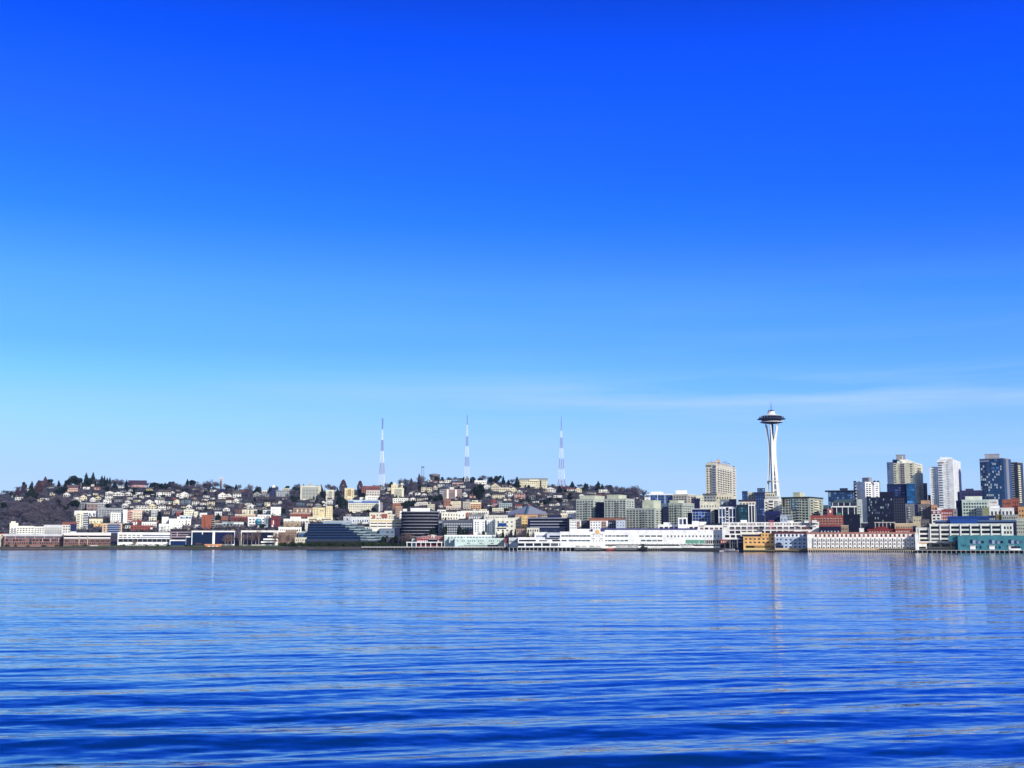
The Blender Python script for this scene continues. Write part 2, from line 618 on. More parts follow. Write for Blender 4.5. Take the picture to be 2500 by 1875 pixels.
class Thing:
    def __init__(s, name, label, cat='building', group=None, lm=None):
        s.name, s.label, s.cat, s.group, s.lm = name, label, cat, group, lm
        s.root = None
        s.count = {}

    def start(s, x, y, z, px, row):
        if s.root is None:
            e = bpy.data.objects.new(s.name, None)
            e.empty_display_size = 5
            COL.objects.link(e)
            e.location = (x, y, z)
            s.root, s.o = e, (x, y, z)
            tag(e, s.label, s.cat, s.group)
            if s.lm:
                LANDMARKS.append((s.lm, px, row))

    def flush(s, face, todo, mat, name, proud, thick):
        n = s.count.get(name, 0)
        room = max(0, 96 - n)
        for q in todo[:room]:
            face.put(*q, mat, name, proud, thick)
        s.count[name] = n + len(todo)
        rest = todo[room:]
        if rest:
            vs, fs = [], []
            for (u0, u1, z0, z1) in rest:
                b = len(vs)
                for dn in (proud - thick, proud):
                    for uu, z in ((u0, z0), (u1, z0), (u1, z1), (u0, z1)):
                        p = face.O + face.u * uu + face.n * dn
                        vs.append((p.x - s.o[0], p.y - s.o[1], z - s.o[2]))
                fs += [(b + 4, b + 5, b + 6, b + 7), (b, b + 3, b + 2, b + 1), (b, b + 1, b + 5, b + 4), (b + 2, b + 3, b + 7, b + 6), (b + 1, b + 2, b + 6, b + 5), (b + 3, b, b + 4, b + 7)]
            o = mesh_obj(name, vs, fs, M(mat), s.root)
            o['kind'] = 'stuff'

    def box(s, k, X0, X1, Yt, o=None, row=None, Y=None, a=0, Xm=None, col='d8d8d8', name='wall', depth=16, roof='auto', rh=.7, over=.25, Yb=None, mat=None, shift=0):
        """a block whose visible faces fill survey columns X0..X1 (front corner at Xm when turned by a degrees)"""
        xm = Xm if Xm is not None else (X0 + X1) / 2
        pxm, pyt = zp(k, xm, Yt)
        if Y is None:
            Y = shoreY(pxm) + o if o is not None else hillY(pxm, zp(k, 0, row)[1])
        Y += shift
        th = azim(pxm, pyt)
        Dh = Y / math.cos(th)
        f = Vector((math.sin(th), math.cos(th)))
        r = Vector((math.cos(th), -math.sin(th)))
        C = f * Dh
        d = ray(pxm, pyt)
        z1 = CAM_H + d.z / math.hypot(d.x, d.y) * Dh
        g = ground(pxm, Y)
        if Yb is None:
            z0 = g - 2.0
        else:
            d = ray(*zp(k, xm, Yb))
            z0 = CAM_H + d.z / math.hypot(d.x, d.y) * Dh

        def hit(X, P, dv):
            t = azim(zp(k, X, Yt)[0], pyt)
            h = Vector((math.cos(t), -math.sin(t)))   # normal of the vertical sight plane
            den = dv.dot(h)
            if abs(den) < 1e-4:
                return depth
            q = -P.dot(h) / den
            return q
        if Xm is None and not a:
            l = Dh * math.tan(azim(zp(k, X0, Yt)[0], pyt) - th)
            rr_ = Dh * math.tan(azim(zp(k, X1, Yt)[0], pyt) - th)
            pts = [C + r * l, C + r * rr_, C + r * rr_ + f * depth, C + r * l + f * depth]
            faces = [(0, 1)]
        else:
            a_ = R(a)
            dl = -r * math.cos(a_) + f * math.sin(a_)
            dr = r * math.sin(a_) + f * math.cos(a_)
            tl = hit(X0, C, dl)
            if tl < 0 or tl > 300:
                tl = depth
            tr = hit(X1, C, dr)
            if tr < 0 or tr > 160:
                tr = depth
            pts = [C + dl * tl, C, C + dr * tr, C + dl * tl + dr * tr]
            faces = [(0, 1), (1, 2)]
        cx = sum(p.x for p in pts) / 4
        cy = sum(p.y for p in pts) / 4
        s.start(cx, cy, max(z0, g), pxm, zp(k, 0, Yt)[1])
        ox, oy, oz = s.o
        vs = [(p.x - ox, p.y - oy, z - oz) for z in (z0, z1) for p in pts]
        fs = [(0, 1, 5, 4), (1, 2, 6, 5), (2, 3, 7, 6), (3, 0, 4, 7), (4, 5, 6, 7), (3, 2, 1, 0)]
        w = mesh_obj(name, vs, fs, mat or M(col), s.root)
        if roof:
            cc = Vector((cx, cy))
            e = [p + (p - cc).normalized() * over for p in pts]
            vs = [(p.x - ox, p.y - oy, z - oz) for z in (z1 - rh * .35, z1 + rh * .65) for p in e]
            rc = roof if roof != 'auto' else col
            mesh_obj('roof', vs, fs, M(rc), s.root)
        if o is not None and o < 25 and Xm is None:
            FRONTS.append((zp(k, X0, 0)[0], zp(k, X1, 0)[0], min(p.y for p in pts)))
        if Yb is None:
            BLD_BOX.append((min(zp(k, X0, 0)[0], zp(k, X1, 0)[0]), max(zp(k, X0, 0)[0], zp(k, X1, 0)[0]), pyt, project((C.x, C.y, g))[1]))
        out = []
        for i, j in faces:
            u = pts[j] - pts[i]
            W = u.length
            u = u / W
            out.append(Face(s, k, pts[i], u, W, (u.y, -u.x), z0, z1))
        s.faces = out
        return out[0] if len(out) == 1 else out


# ------------------------------------------------------------------ houses on the hill
WALLC = {'w': ('e0ded6', 'white'), 'c': ('dccfa8', 'cream'), 'g': ('8f9296', 'grey'), 'p': ('cf9a8c', 'pink'), 'b': ('7a5648', 'brown'), 'y': ('e0c47a', 'yellow'),
         't': ('b09a80', 'tan'), 'l': ('5f7488', 'blue grey'), 'r': ('a8402f', 'red'), 'n': ('2a3048', 'dark blue')}
ROOFC = [('3a3a40', 'dark'), ('5a5450', 'grey'), ('4a3430', 'brown'), ('2e3440', 'slate')]
STYLE = {'g': 'gabled', 's': 'pitched', 'f': 'flat topped', 'h': 'hipped'}
AUTO = []                        # things whose label is written once every landmark stands


def house(k, X, Yb, W, H, wc, st, rc=None):
    px, row = zp(k, X, Yb)
    Y = hillY(px, row)
    th = azim(px, row)
    Dh = Y / math.cos(th)
    m = ZS * Dh / F * 0.99
    w, h = W * m, H * m
    p = at(px, row, Y)
    g = ground(px, Y)
    name = 'apartment_house' if st == 'f' and w > 22 else 'house'
    e = bpy.data.objects.new(name, None)
    COL.objects.link(e)
    e.location = (p.x, p.y, g)
    e.rotation_euler = (0, 0, -th + rnd.uniform(-.25, .25))
    col, cw = WALLC[wc]
    ri = rnd.randrange(4) if rc is None else rc
    roofcol, rw = ROOFC[ri] if ri < 4 else ('9a3a28', 'red')
    d = max(7.0, min(14.0, w * .8))
    z0, z1 = -3.0, h * (.58 if st in 'gs' else (.66 if st == 'h' else .92))
    hw = w / 2
    if st == 'g':
        v = [(-hw, -d / 2, z0), (hw, -d / 2, z0), (hw, d / 2, z0), (-hw, d / 2, z0), (-hw, -d / 2, z1), (hw, -d / 2, z1), (hw, d / 2, z1), (-hw, d / 2, z1), (0, -d / 2, h * .97), (0, d / 2, h * .97)]
        f = [(0, 1, 5, 8, 4), (2, 3, 7, 9, 6), (1, 2, 6, 5), (3, 0, 4, 7), (3, 2, 1, 0), (4, 8, 9, 7), (8, 5, 6, 9)]
        ov, t = .5, .35
        sl = (h * .97 - z1) / hw
        rv = []
        for y in (-d / 2 - .35, d / 2 + .35):
            rv += [(-hw - ov, y, z1 - ov * sl), (0, y, h * .97), (hw + ov, y, z1 - ov * sl), (hw + ov, y, z1 - ov * sl + t), (0, y, h * .97 + t), (-hw - ov, y, z1 - ov * sl + t)]
        rf = [(0, 1, 4, 5), (1, 2, 3, 4), (6, 11, 10, 7), (7, 10, 9, 8), (5, 4, 10, 11), (4, 3, 9, 10), (0, 5, 11, 6), (2, 8, 9, 3), (0, 6, 7, 1), (1, 7, 8, 2)]
    elif st in 'sh':
        ins = 0 if st == 's' else hw * .45
        v = [(-hw, -d / 2, z0), (hw, -d / 2, z0), (hw, d / 2, z0), (-hw, d / 2, z0), (-hw, -d / 2, z1), (hw, -d / 2, z1), (hw, d / 2, z1), (-hw, d / 2, z1), (-hw + ins, 0, h * .97), (hw - ins, 0, h * .97)]
        f = [(0, 1, 5, 4), (2, 3, 7, 6), (1, 2, 6, 9, 5), (3, 0, 4, 8, 7), (3, 2, 1, 0), (4, 5, 9, 8), (6, 7, 8, 9)] if st == 's' else [(0, 1, 5, 4), (2, 3, 7, 6), (1, 2, 6, 5), (3, 0, 4, 7), (3, 2, 1, 0), (4, 5, 6, 7)]
        e2, dd, b = hw + .4, d / 2 + .5, z1 - .12
        q = e2 - ins
        rv = [(-e2, -dd, b), (e2, -dd, b), (e2, dd, b), (-e2, dd, b), (-q, 0, h + .1), (q, 0, h + .1)]
        rv += [(x, y, z + .3) for x, y, z in rv]
        rf = [(6, 7, 11, 10), (8, 9, 10, 11), (7, 8, 11), (9, 6, 10), (0, 1, 7, 6), (1, 2, 8, 7), (2, 3, 9, 8), (3, 0, 6, 9), (3, 2, 1, 0)]
    else:
        v = [(x, y, z) for z in (z0, z1) for x, y in ((-hw, -d / 2), (hw, -d / 2), (hw, d / 2), (-hw, d / 2))]
        f = [(0, 1, 5, 4), (1, 2, 6, 5), (2, 3, 7, 6), (3, 0, 4, 7), (4, 5, 6, 7), (3, 2, 1, 0)]
        e2, dd = hw + .3, d / 2 + .3
        rv = [(x, y, z) for z in (z1 - .05, h) for x, y in ((-e2, -dd), (e2, -dd), (e2, dd), (-e2, dd))]
        rf = f
    wall = mesh_obj('wall', v, f, M(col), e)
    ro = mesh_obj('roof', rv, rf, M(roofcol), e)
    if st in 'gs' and rnd.random() < .45:
        panel('chimney', ro, (0, 0, 0), (rnd.choice((-1, 1)) * w * .22, rnd.uniform(-1, 1.5), h * .93), 0, (.9, .9, h * .28), M(rnd.choice(('8a4a3c', '6a6460', 'b0a8a0'))))
    o3 = (0, 0, 0)
    fl = 1 if z1 < 5.2 else (2 if z1 < 9.5 else 3)
    nc = 2 if w < 10 else (3 if w < 16 else 4)
    if w > 24:
        nc = 6
    for i in range(fl):
        zc = z1 * (i + .55) / fl
        for j in range(nc):
            if rnd.random() < .12:
                continue
            panel('window', e, o3, (-hw + w * (j + .5) / nc, -d / 2 - .02, zc), 0, (w / nc * rnd.uniform(.42, .7), .2, z1 / fl * .46), M(GL))
    size = 'small' if w < 8.5 else ('wide' if w > 18 else '')
    tall = 'tall ' if H > W * .95 and h > 9 else ''
    AUTO.append((e, 'house', (size + ' ' + tall + cw).strip() + ' ' + STYLE[st], rw + ' roofed house' if st != 'f' else 'house', px, row, None))
    HOUSE_BOX.append((px - W * ZS / 2, px + W * ZS / 2, row - H * ZS, row))
    return e


HOUSE_BOX = []
# ------------------------------------------------------------------ trees: every variant is built once at height 1, width 1
MAT_CONIFER = leaf_mat("conifer_needles", (.006, .014, .012), (.020, .036, .022))
MAT_EVERGREEN = leaf_mat("broadleaf_evergreen", (.008, .016, .012), (.024, .038, .020))
MAT_BARE = leaf_mat("bare_twigs", (.068, .062, .095), (.150, .125, .158))
MAT_COLUMN = leaf_mat("columnar_twigs", (.085, .045, .058), (.12, .066, .068))
MAT_PINK = leaf_mat("pale_twigs", (.16, .11, .10), (.22, .16, .14))
MAT_SHRUB = leaf_mat("shrub_leaves", (.015, .035, .014), (.06, .075, .03))
MAT_BARK = leaf_mat("bark", (.05, .04, .038), (.09, .075, .07))
MAT_PALEBARK = leaf_mat("pale_bark", (.34, .31, .28), (.42, .38, .34))


def leaf_cloud(name, n, sampler, size, mat, seed, extra=None):
    g = np.random.default_rng(seed)
    vs, fs = [], []
    for i in range(n):
        p, s = sampler(g)
        a = g.normal(size=3)
        a /= np.linalg.norm(a)
        b = np.cross(a, g.normal(size=3))
        b /= np.linalg.norm(b)
        sz = size * s * g.uniform(.6, 1.4)
        k = len(vs)
        vs += [p - a * sz - b * sz * .5, p + a * sz - b * sz * .35, p + a * sz * .4 + b * sz * .8]
        fs.append((k, k + 1, k + 2))
    if extra:
        for v, f in extra:
            k = len(vs)
            vs += v
            fs += [tuple(i + k for i in q) for q in f]
    me = bpy.data.meshes.new(name)
    me.from_pydata([tuple(map(float, v)) for v in vs], [], fs)
    me.materials.append(mat)
    return me


def limb(p, q, r0, r1):
    p, q = np.array(p, float), np.array(q, float)
    d = q - p
    d = d / (np.linalg.norm(d) + 1e-9)
    a = np.cross(d, (1, 0, 0) if abs(d[0]) < .8 else (0, 1, 0))
    a /= np.linalg.norm(a)
    b = np.cross(d, a)
    v = [p + r0 * (a * math.cos(t) + b * math.sin(t)) for t in (0, 2.09, 4.19)] + [q + r1 * (a * math.cos(t) + b * math.sin(t)) for t in (0, 2.09, 4.19)]
    return v, [(0, 1, 4, 3), (1, 2, 5, 4), (2, 0, 3, 5)]


def conifer(seed, power=1.0, ragged=.25):
    gg = np.random.default_rng(seed + 90)
    tiers = 9
    off = gg.uniform(-.12, .12, (tiers, 2))

    def smp(g):
        z = 1 - g.random() ** .62
        z = .06 + z * .94
        t = int(z * tiers * .999)
        frac = z * tiers - t
        r = .62 * (1 - z) ** power * (1.12 - .4 * frac) * (1 - ragged * g.random())
        r = max(r, .012)
        a = g.uniform(0, 6.283)
        q = r * math.sqrt(g.uniform(.35, 1))
        return np.array([math.cos(a) * q + off[t, 0] * (1 - z), math.sin(a) * q + off[t, 1] * (1 - z), z]), .45 + .8 * (1 - z)
    return leaf_cloud("crown", 1000, smp, .075, MAT_CONIFER, seed)


def roundtree(seed, mat, n=1100, base=.12, size=.07):
    gg = np.random.default_rng(seed + 31)
    lob = [(gg.normal(0, .2, 2), gg.uniform(base + .18, .82), gg.uniform(.16, .27)) for _ in range(9)]

    def smp(g):
        c, z, r = lob[g.integers(len(lob))]
        v = g.normal(size=3)
        v /= np.linalg.norm(v)
        q = r * g.uniform(.55, 1.0) ** .5
        p = np.array([c[0], c[1], z]) + v * q * np.array([1, 1, .85])
        p[2] = np.clip(p[2], base * .6, 1.0)
        return p, g.uniform(.6, 1.3)
    return leaf_cloud("crown", n, smp, size, mat, seed)


def baretree(seed, mat, n=620, spread=1.0, size=.05):
    gg = np.random.default_rng(seed + 57)
    ex, tips = [], []
    for i in range(9):
        a, zz = gg.uniform(0, 6.283), gg.uniform(.14, .38)
        q = np.array([math.cos(a) * gg.uniform(.12, .36) * spread, math.sin(a) * gg.uniform(.12, .36) * spread, gg.uniform(.5, .9)])
        p = np.array([0, 0, zz])
        ex.append(limb(p, q, .013, .004))
        for j in range(4):
            f = gg.uniform(.4, .95)
            s = p + (q - p) * f
            t = s + np.array([gg.normal(0, .14) * spread, gg.normal(0, .14) * spread, gg.uniform(.02, .2)])
            t[2] = min(t[2], .99)
            ex.append(limb(s, t, .006, .002))
            tips.append(t)
    tips = np.array(tips)
    bumps = [(gg.normal(0, .17, 2) * spread, gg.uniform(.42, .78), gg.uniform(.2, .3)) for _ in range(8)]

    def smp(g):
        if g.random() < .3:
            p = tips[g.integers(len(tips))] + g.normal(0, .06, 3)
        else:
            c, z, r = bumps[g.integers(len(bumps))]
            v = g.normal(size=3)
            v /= np.linalg.norm(v)
            p = np.array([c[0], c[1], z]) + v * r * g.uniform(.3, 1) * np.array([1, 1, .95])
        r = math.hypot(p[0], p[1])
        if r > .56:
            p[:2] *= .56 / r
        p[2] = np.clip(p[2], .1, 1)
        return p, g.uniform(.3, 1.1)
    return leaf_cloud("crown", n, smp, size * .85, mat, seed, ex)


def column(seed):
    def smp(g):
        z = g.uniform(.05, 1)
        r = .55 * min(1, (1.02 - z) * 2.4) ** .6 * min(1, .5 + z * 1.4)
        a = g.uniform(0, 6.283)
        q = r * math.sqrt(g.uniform(.2, 1))
        return np.array([math.cos(a) * q, math.sin(a) * q, z]), g.uniform(.5, 1)
    return leaf_cloud("crown", 1300, smp, .075, MAT_COLUMN, seed)


def shrub_mesh(seed):
    def smp(g):
        v = g.normal(size=3)
        v /= np.linalg.norm(v)
        p = v * np.array([.5, .5, .62]) * g.uniform(.5, 1)
        p[2] = abs(p[2]) + .3 * g.random()
        return p, g.uniform(.6, 1.3)
    return leaf_cloud("foliage", 320, smp, .085, MAT_SHRUB, seed)


def trunk_mesh(h, r, mat):
    v, f = [], []
    for i, (z, q) in enumerate(((-.06, r * 1.5), (.03, r), (h * .6, r * .75), (h, r * .3))):
        for t in range(6):
            v.append((q * math.cos(t * 1.0472), q * math.sin(t * 1.0472), z))
        if i:
            for t in range(6):
                f.append((6 * i - 6 + t, 6 * i - 6 + (t + 1) % 6, 6 * i + (t + 1) % 6, 6 * i + t))
    me = bpy.data.meshes.new("trunk")
    me.from_pydata(v, [], f)
    me.materials.append(mat)
    return me


KINDS = {
    'C': ('conifer_tree', 'dark pointed conifer', [conifer(i, p, r) for i, p, r in ((1, .75, .25), (2, .65, .35), (3, .85, .2), (4, .7, .4))], trunk_mesh(.9, .022, MAT_BARK), 'dark conifers on the hillside'),
    'E': ('evergreen_tree', 'dark bushy evergreen tree', [roundtree(i, MAT_EVERGREEN) for i in (11, 12, 13)], trunk_mesh(.5, .03, MAT_BARK), 'bushy evergreens on the hillside'),
    'D': ('bare_tree', 'bare purple brown tree', [baretree(i, MAT_BARE, n, s, z) for i, n, s, z in ((21, 900, 1.25, .052), (22, 1100, 1.35, .05), (23, 800, 1.15, .056), (24, 1300, 1.25, .05))], trunk_mesh(.75, .022, MAT_BARK), 'bare trees on the hillside'),
    'K': ('columnar_tree', 'tall brown spindle shaped tree', [column(31), column(32)], trunk_mesh(.7, .03, MAT_BARK), 'tall brown spindle shaped trees'),
    'B': ('bare_tree', 'pale barked leafless tree', [baretree(41, MAT_PINK, 560, 1.0, .045), baretree(42, MAT_PINK, 640, .9, .042)], trunk_mesh(.9, .028, MAT_PALEBARK), 'pale barked trees on the waterfront'),
    'Q': ('bare_tree', 'pinkish leafless tree', [baretree(45, MAT_PINK, 1100, 1.1, .045)], trunk_mesh(.7, .022, MAT_BARK), 'pinkish leafless trees'),
    'P': ('mop_topped_tree', 'thin bare trunk with round top', [None], trunk_mesh(.9, .035, MAT_PALEBARK), None),
}
KINDS['P'][2][0] = roundtree(51, MAT_EVERGREEN, 500, .55)
SHRUBS = [shrub_mesh(i) for i in (61, 62, 63)]


def tree(t, k, X, Yt, Yb, W, Y=None, o=None, label=None, auto=True):
    px, row = zp(k, X, Yb)
    if Y is None:
        Y = shoreY(px) + o if o is not None else hillY(px, row)
    th = azim(px, row)
    m = ZS * Y / math.cos(th) / F
    p = at(px, row, Y)
    g = ground(px, Y)
    z = min(g, p.z) if o is None else g
    top = at(px, zp(k, X, Yt)[1], Y).z
    h, w = top - z, W * m
    name, look, crowns, trunk, grp = KINDS[t]
    e = bpy.data.objects.new(name, None)
    COL.objects.link(e)
    e.location = (p.x, p.y, z)
    e['category'] = 'tree'
    if grp:
        e['group'] = grp
    ci = rnd.randrange(len(crowns))
    for nm, me, sx in (('trunk', trunk, h * .8), ('crown', crowns[ci], w)):
        q = bpy.data.objects.new(nm, me)
        COL.objects.link(q)
        q.parent = e
        q.rotation_euler = (0, 0, rnd.uniform(0, 6.28))
        q.scale = (sx, sx, h)
    if label:
        e['label'] = label
    else:
        AUTO.append((e, t, look, '', px, row, 'tree'))
    return e
# ------------------------------------------------------------------ buildings
def S(label, k, X0, X1, Yt, Yb, col, nc=0, nr=0, wf=.5, hf=.45, mat=GL, o=None, a=0, Xm=None, roof='auto', name='apartment_building', lm=None, nc2=2, col2=None, depth=16, group=None, rh=.7, top=.12, balc=None, shift=0, over=.25):
    t = Thing(name, label, 'building', group, lm)
    f = t.box(k, X0, X1, Yt, o=o, row=Yb if o is None else None, a=a, Xm=Xm, col=col, roof=roof, depth=depth, rh=rh, shift=shift, over=over)
    fs = f if isinstance(f, list) else [f]
    h = Yb - Yt
    if len(fs) == 1:
        m = (X1 - X0) * .04
        if nc:
            fs[0].grid(X0 + m, X1 - m, Yt + h * top, Yb, nc, nr, wf, hf, mat)
        if balc:
            fs[0].balc(*balc[:2], Yt + h * top, Yb, nr, balc[2])
    else:
        if nc:
            fs[0].grid(X0 + 4, Xm - 4, Yt + h * top, Yb, nc, nr, wf, hf, mat)
        if nc2:
            fs[1].grid(Xm + 4, X1 - 4, Yt + h * top, Yb, nc2, nr, wf, hf, mat)
        if balc:
            fs[0].balc(*balc[:2], Yt + h * top, Yb, nr, balc[2])
    return t, f


WH, CR, GY, TN, BK, RB = 'e9eae8', 'e6dab2', '8d9296', 'b49c80', 'a0543a', '8a3a30'

# ===== reading 0 : far left of the shore
t, f = S('white flat roofed hall behind the cream apartment tower', 0, 1255, 1632, 882, 985, 'dfe6ea', 5, 1, .3, .5, '3a4258', roof='f0f0f0')
t = Thing('apartment_tower', 'slim cream apartment tower with dark balcony column above the brick offices', 'building', lm='slim cream balcony tower')
f = t.box(0, 1290, 1492, 905, row=1190, col='e8e2c8')
f.grid(1294, 1345, 925, 1195, 1, 9, .8, .42)
f.grid(1352, 1400, 940, 1195, 1, 9, .3, .45)
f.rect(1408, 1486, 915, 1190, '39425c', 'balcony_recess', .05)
f.balc(1408, 1486, 915, 1190, 9, 'cfd6da', .4)
t.box(0, 1340, 1480, 882, Yb=905, row=1190, col='f0ecd8', shift=2)
S('cream low block with flat roof beside the cream balcony tower', 0, 1505, 1735, 1018, 1095, 'e8dcb0', 4, 1, .25, .35)
S('yellow orange canopied low building under the cream block', 0, 1580, 1722, 1098, 1150, 'e0a840', 3, 1, .6, .4, 'f0d060')
t, f = S('beige and orange apartment block with blue glass bay', 0, 1728, 2062, 1095, 1262, 'dcb894', 6, 5, .6, .5, lm='glass bay apartments')
f.rect(1830, 2012, 1100, 1262, GB, 'glass_bay', 1.2, 1.2)
f.bands(1830, 2012, 1100, 1262, 5, .18, 'c8d4dc', 'floor_band', 1.35, .3)
t = Thing('apartment_building', 'white four storey block with tall blank fin wall', 'building', lm='white fin walled block')
f = t.box(0, 1868, 2085, 912, row=1085, col='f0f0ec')
f.grid(1880, 2080, 925, 1050, 5, 4, .5, .4)
t.box(0, 2082, 2152, 862, row=1088, col='f4f2ee', name='stair_tower', shift=-4)
S('pink brick walkup beside the white fin wall', 0, 2152, 2212, 870, 1085, 'c88878', 2, 5, .6, .4)
S('grey terraced apartments uphill of the white fin walled block', 0, 1650, 2085, 835, 985, '9aa0a8', 9, 4, .6, .4, lm='grey terraced apartments')
S('taupe blank walled block with white trim', 0, 1462, 1655, 752, 885, '8f7a78', 3, 2, .3, .3, roof='e8e8e8', lm='taupe blank walled block')
S('pale grey apartments with white cornice beside the taupe block', 0, 1655, 1785, 748, 845, 'a8a8b0', 4, 3, .6, .4, roof='f0f0f0')
S('grey stepped apartments on the wooded slope edge', 0, 1330, 1466, 738, 880, '80848e', 3, 4, .6, .4)
t, f = S('white balconied apartments with domed stair tower', 0, 165, 580, 1140, 1292, 'eceade', 8, 4, .55, .45, o=75, lm='white domed apartments')
t.box(0, 165, 308, 1090, o=82, col='efe6c8', Yb=1145, name='stair_tower')
t.box(0, 190, 265, 1062, o=84, col='efe6c8', Yb=1092, name='penthouse')
f.balc(175, 275, 1160, 1290, 4, 'd8d8d8')
S('white three storey flats between the domed apartments and the grey balconied flats', 0, 578, 748, 1150, 1290, 'e2e2dc', 4, 4, .5, .45, o=78)
t, f = S('grey white balconied flats behind the brick offices', 0, 742, 1052, 1122, 1290, 'c9cccf', 7, 5, .7, .45, o=84, lm='grey white balconied flats')
f.balc(750, 1045, 1130, 1290, 5, 'e0e2e2', .3)
t = Thing('apartment_building', 'white block with rusty red roof and navy end wall', 'building', lm='rusty roofed block')
f = t.box(0, 1050, 1295, 1098, o=100, col='d6d2cc', roof='8a4438', rh=3.5)
f.rect(1190, 1290, 1102, 1225, '1c2654', 'end_wall', .3)
f.grid(1060, 1185, 1120, 1260, 3, 3, .5, .4)
S('low white garage row with a red roof at the picture edge', 0, -60, 128, 1268, 1330, 'd8cdb8', 3, 1, .5, .5, o=70, roof='c0442c', name='garage')
S('beige waterfront shed at the end of the brick offices', 0, -40, 72, 1310, 1485, 'c4b49c', 2, 3, .3, .3, o=30, name='shed')
t = Thing('office_building', 'long pink brick waterfront offices with one white roof band', 'building', lm='long pink brick offices')
f = t.box(0, 72, 1075, 1292, o=26, col='8c625c', roof='c4c8d0', rh=2.4)
f.rect(95, 1072, 1312, 1338, '#0e1428', 'ribbon_window', .1)
f.grid(95, 430, 1352, 1395, 6, 1, .7, .62)
f.grid(540, 715, 1352, 1395, 3, 1, .7, .62)
f.grid(720, 1072, 1350, 1398, 3, 1, .9, .62)
f.grid(95, 1072, 1408, 1445, 26, 1, .45, .9)
f.rect(498, 530, 1350, 1445, GL, 'doorway', .12)
f.piers(95, 1072, 1310, 1345, 7, .035, 'd8d0d0')
for x in (720, 855, 990):
    f.rect(x - 5, x + 5, 1338, 1408, 'b89a90', 'pilaster', .3)
t = Thing('office_building', 'pink brick waterfront offices with two white roof bands', 'building', lm='two banded brick offices')
f = t.box(0, 1078, 1868, 1276, o=24, col='8c625c', roof='f0f0f0', rh=3)
f.rect(1082, 1862, 1302, 1326, '#0a0c18', 'ribbon_window', .1)
f.rect(1082, 1862, 1326, 1346, 'eeeeee', 'spandrel', .5)
f.rect(1082, 1862, 1346, 1358, '#0e1428', 'ribbon_window', .08)
f.grid(1085, 1860, 1376, 1400, 9, 1, .82, .85)
f.grid(1085, 1860, 1415, 1448, 22, 1, .5, .9)
for x in (1335, 1478):
    f.rect(x - 5, x + 5, 1300, 1450, 'b89a90', 'pilaster', .6)
for x in (150, 690, 1100, 1385, 1430, 1730):
    tt = f
    f.rect(x, x + 22, 1258, 1272, 'd0d4d8', 'rooftop_unit', -4, 4)

# ===== reading 1
t = Thing('office_building', 'long white offices with dark ribbon windows beside a parking lot', 'building', lm='white ribbon window offices')
f = t.box(1, -155, 752, 1252, o=46, col='eeeeec', roof='f2f2f2', rh=1)
f.rect(-150, 748, 1352, 1405, '1c2030', 'undercroft', .02)
f.grid(-140, 225, 1272, 1345, 5, 2, .75, .4)
f.rect(260, 748, 1284, 1304, '#1a2440', 'ribbon_window', .1)
f.rect(230, 748, 1320, 1336, '#3a4458', 'ribbon_window', .1)
f.piers(-145, 745, 1352, 1405, 12, .06, 'd0d0d0')
t = Thing('office_building', 'mauve banded offices with dark rooftop box', 'building')
f = t.box(1, 738, 1092, 1236, o=52, col='9a8490', roof='8a7484')
f.rect(752, 1078, 1250, 1272, GL, 'ribbon_window')
f.rect(752, 1078, 1290, 1308, GL, 'ribbon_window')
f.rect(752, 1000, 1330, 1365, GL, 'ribbon_window')
for x in (848,):
    f.rect(x - 6, x + 6, 1240, 1320, 'b0a0ac', 'pilaster', .4)
t.box(1, 738, 992, 1192, o=58, Yb=1238, col='2a2434', name='rooftop_plant')
t = Thing('glass_building', 'blue glass waterfront hall with stepped white frame', 'building', lm='stepped blue glass hall')
f = t.box(1, 1092, 1822, 1218, o=34, col='f0f0ee', depth=30, rh=.4)
f.rect(1106, 1440, 1238, 1470, '#0a2a54', 'glass_wall', .15)
f.rect(1280, 1440, 1240, 1275, '#08123a', 'glass_wall', .25)
f.rect(1482, 1808, 1238, 1440, '#0a1440', 'glass_wall', .15)
f.grid(1482, 1600, 1262, 1400, 8, 6, .12, .9, '3c5a9a', 'mullion', .25)
f.rect(1268, 1280, 1236, 1278, 'f0f0f0', 'frame_post', .4)
t.box(1, 996, 1094, 1310, o=34, col='f0f0ee', depth=30, rh=.4).rect(1000, 1094, 1326, 1470, '#0a2a54', 'glass_wall', .15)
t.box(1, 720, 1000, 1370, o=34, col='f0f0ee', depth=30, rh=.4).rect(735, 1000, 1387, 1470, '#0a2a62', 'glass_wall', .15)
f.rect(1446, 1480, 1225, 1442, 'f4f4f2', 'frame_post', .8)
t = Thing('glass_building', 'dark glass waterfront offices with tiered white terraces', 'building', lm='tiered terrace offices')
f = t.box(1, 1925, 2675, 1214, o=40, col='ece6dc', depth=30, rh=.5)
f.rect(1940, 2470, 1240, 1450, '#08123c', 'glass_wall', .15)
f.rect(2555, 2670, 1240, 1460, '7c5a48', 'brick_bay', .2)
for i, (xa, ya) in enumerate(((2372, 1296), (2300, 1346), (2262, 1392), (2270, 1446))):
    f.rect(xa, 2552 - i * 24, ya, ya + 26, 'f2f0ec', 'terrace', 2 + i * 1.2, 3)
    f.rect(xa + 20, 2552 - i * 24, ya + 26, ya + 46, GL, 'ribbon_window', 1.2 + i, 1.5)
